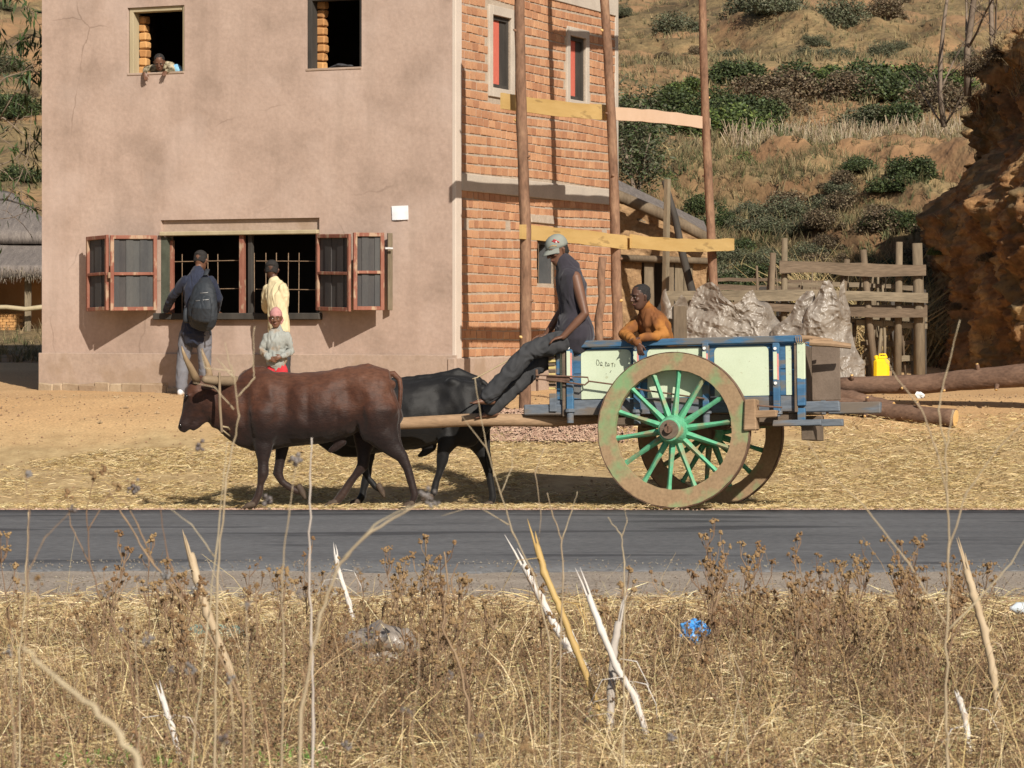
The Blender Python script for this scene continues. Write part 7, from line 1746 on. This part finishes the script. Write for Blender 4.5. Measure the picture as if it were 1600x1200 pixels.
tall('blurred thick pale stalk slanting across the lower left corner', [[(228, 1210), (190, 1150), (150, 1110), (100, 1070), (60, 1035), (38, 1010)]], 3.6, 19, palest)
tall('pale stem crossing the road at left with twig tips', [[(300, 1190), (322, 1000), (338, 860), (350, 740), (356, 690)], [(335, 870), (300, 820), (262, 792)]], 7.4, 5, palest, [(310, 700)], fluff, .012)
tall('thin pale forked stem in front of the cart pole', [[(860, 1010), (835, 900), (800, 830), (782, 770), (760, 700), (742, 590)], [(795, 820), (745, 790), (690, 806)], [(783, 770), (800, 730), (802, 690)], [(760, 700), (735, 668), (722, 650)]], 8.6, 4.5, palest)
tall('pale Y shaped stem before the asphalt in the middle', [[(876, 1000), (880, 900), (878, 843), (862, 800), (855, 770)], [(878, 843), (893, 800), (902, 768)]], 9.4, 5, palest)
tall('thin stem with a forked tip left of the cart wheel rim', [[(975, 960), (976, 880), (970, 835), (950, 808)], [(972, 838), (980, 815), (976, 795)], [(850, 700), (836, 740), (845, 800), (842, 850)]], 9.4, 4.5, palest)
tall('brown weed with small heads in the lower right', [[(1135, 1180), (1160, 1060), (1138, 1010), (1145, 990)], [(1170, 1165), (1150, 1080), (1138, 1020)]], 10.2, 5, palest)
tall('slender rust stem with seed heads left of the tall pale stem', [[(1440, 1160), (1420, 1050), (1400, 960), (1420, 880), (1445, 840)], [(1410, 930), (1430, 870), (1428, 845)], [(1415, 900), (1395, 860), (1382, 842)]], 10.5, 4, rustst, [(1445, 840), (1428, 845), (1440, 852), (1383, 842)], seedm, .012)
tall('thin blurred twig reaching up in front of the left dirt yard', [[(20, 1180), (40, 1000), (42, 900), (46, 800), (40, 742)], [(42, 900), (70, 840), (110, 800)]], 6.6, 5, rustst, [(44, 740), (112, 797)], fluff, .010)
tall('brown arching weed left of the ox with airy seed tips', [[(215, 1170), (200, 1010), (160, 950), (140, 880), (135, 800), (146, 745)], [(140, 880), (110, 820), (105, 775)], [(160, 950), (190, 900), (200, 860)], [(137, 830), (165, 780), (186, 760)]], 8.8, 5, rustst, [(146, 743), (105, 774), (186, 758), (210, 762), (160, 735)], seedm, .014)
tall('straight pale stalk on the left in front of the road', [[(30, 1030), (38, 950), (42, 870), (44, 800)]], 9.6, 5, palest)
tall('stem with a fuzzy grey head in front of the lifted ox hoof', [[(440, 1190), (443, 1000), (440, 900), (452, 800), (463, 722)]], 6.8, 5, palest, [(464, 720), (417, 782)], fluff, .014)
# blurred near seed heads on their own thin stems
fl = [(20, 975), (12, 1018), (190, 985), (400, 915), (470, 930), (385, 945), (120, 1040), (230, 1000), (268, 1045), (415, 1075), (360, 1060), (300, 1045), (505, 945), (560, 890), (600, 995), (655, 982), (705, 1055), (880, 1010), (820, 1165), (540, 1165), (350, 1155), (45, 1175), (640, 1110), (750, 1150), (905, 1090), (215, 905), (165, 930), (60, 905), (1290, 905), (1050, 1150), (1330, 1120)]
for i, (px, py) in enumerate(fl):
    Y = random.uniform(4.6, 7.5); c = P(px, py, Y); rt = bpy.data.objects.new('seed_weed', None); col.objects.link(rt); rt.location = (c.x+random.uniform(-.06, .06), Y, -.07)
    tag(rt, 'thin near weed tipped with a blurred grey fluffy seed head', 'weed', 'near weeds with fluffy grey heads'); ROOT[rt.name] = Matrix.Translation(rt.location)
    mb = MB(); b0 = Vector(rt.location); wq = [b0.lerp(c, t_/9)+Vector((.02*math.sin(t_*1.3+i)+random.uniform(-.006, .006), 0, 0))*math.sin(math.pi*t_/9) for t_ in range(10)]; mb.tube(wq, [.0018-.0001*t_ for t_ in range(10)], 5); mb.build('stem', palest if i % 5 == 0 else rustst, rt, True, True)
    mb = MB(); hr = random.uniform(.007, .012)
    for k in range(10): mb.ell(c+Vector((random.gauss(0, 1), random.gauss(0, 1), random.gauss(0, 1)))*hr*.55, (hr*random.uniform(.2, .5),)*3, n=6)
    mb.build('seed_head', fluff if i % 3 else seedm, rt, True, True)
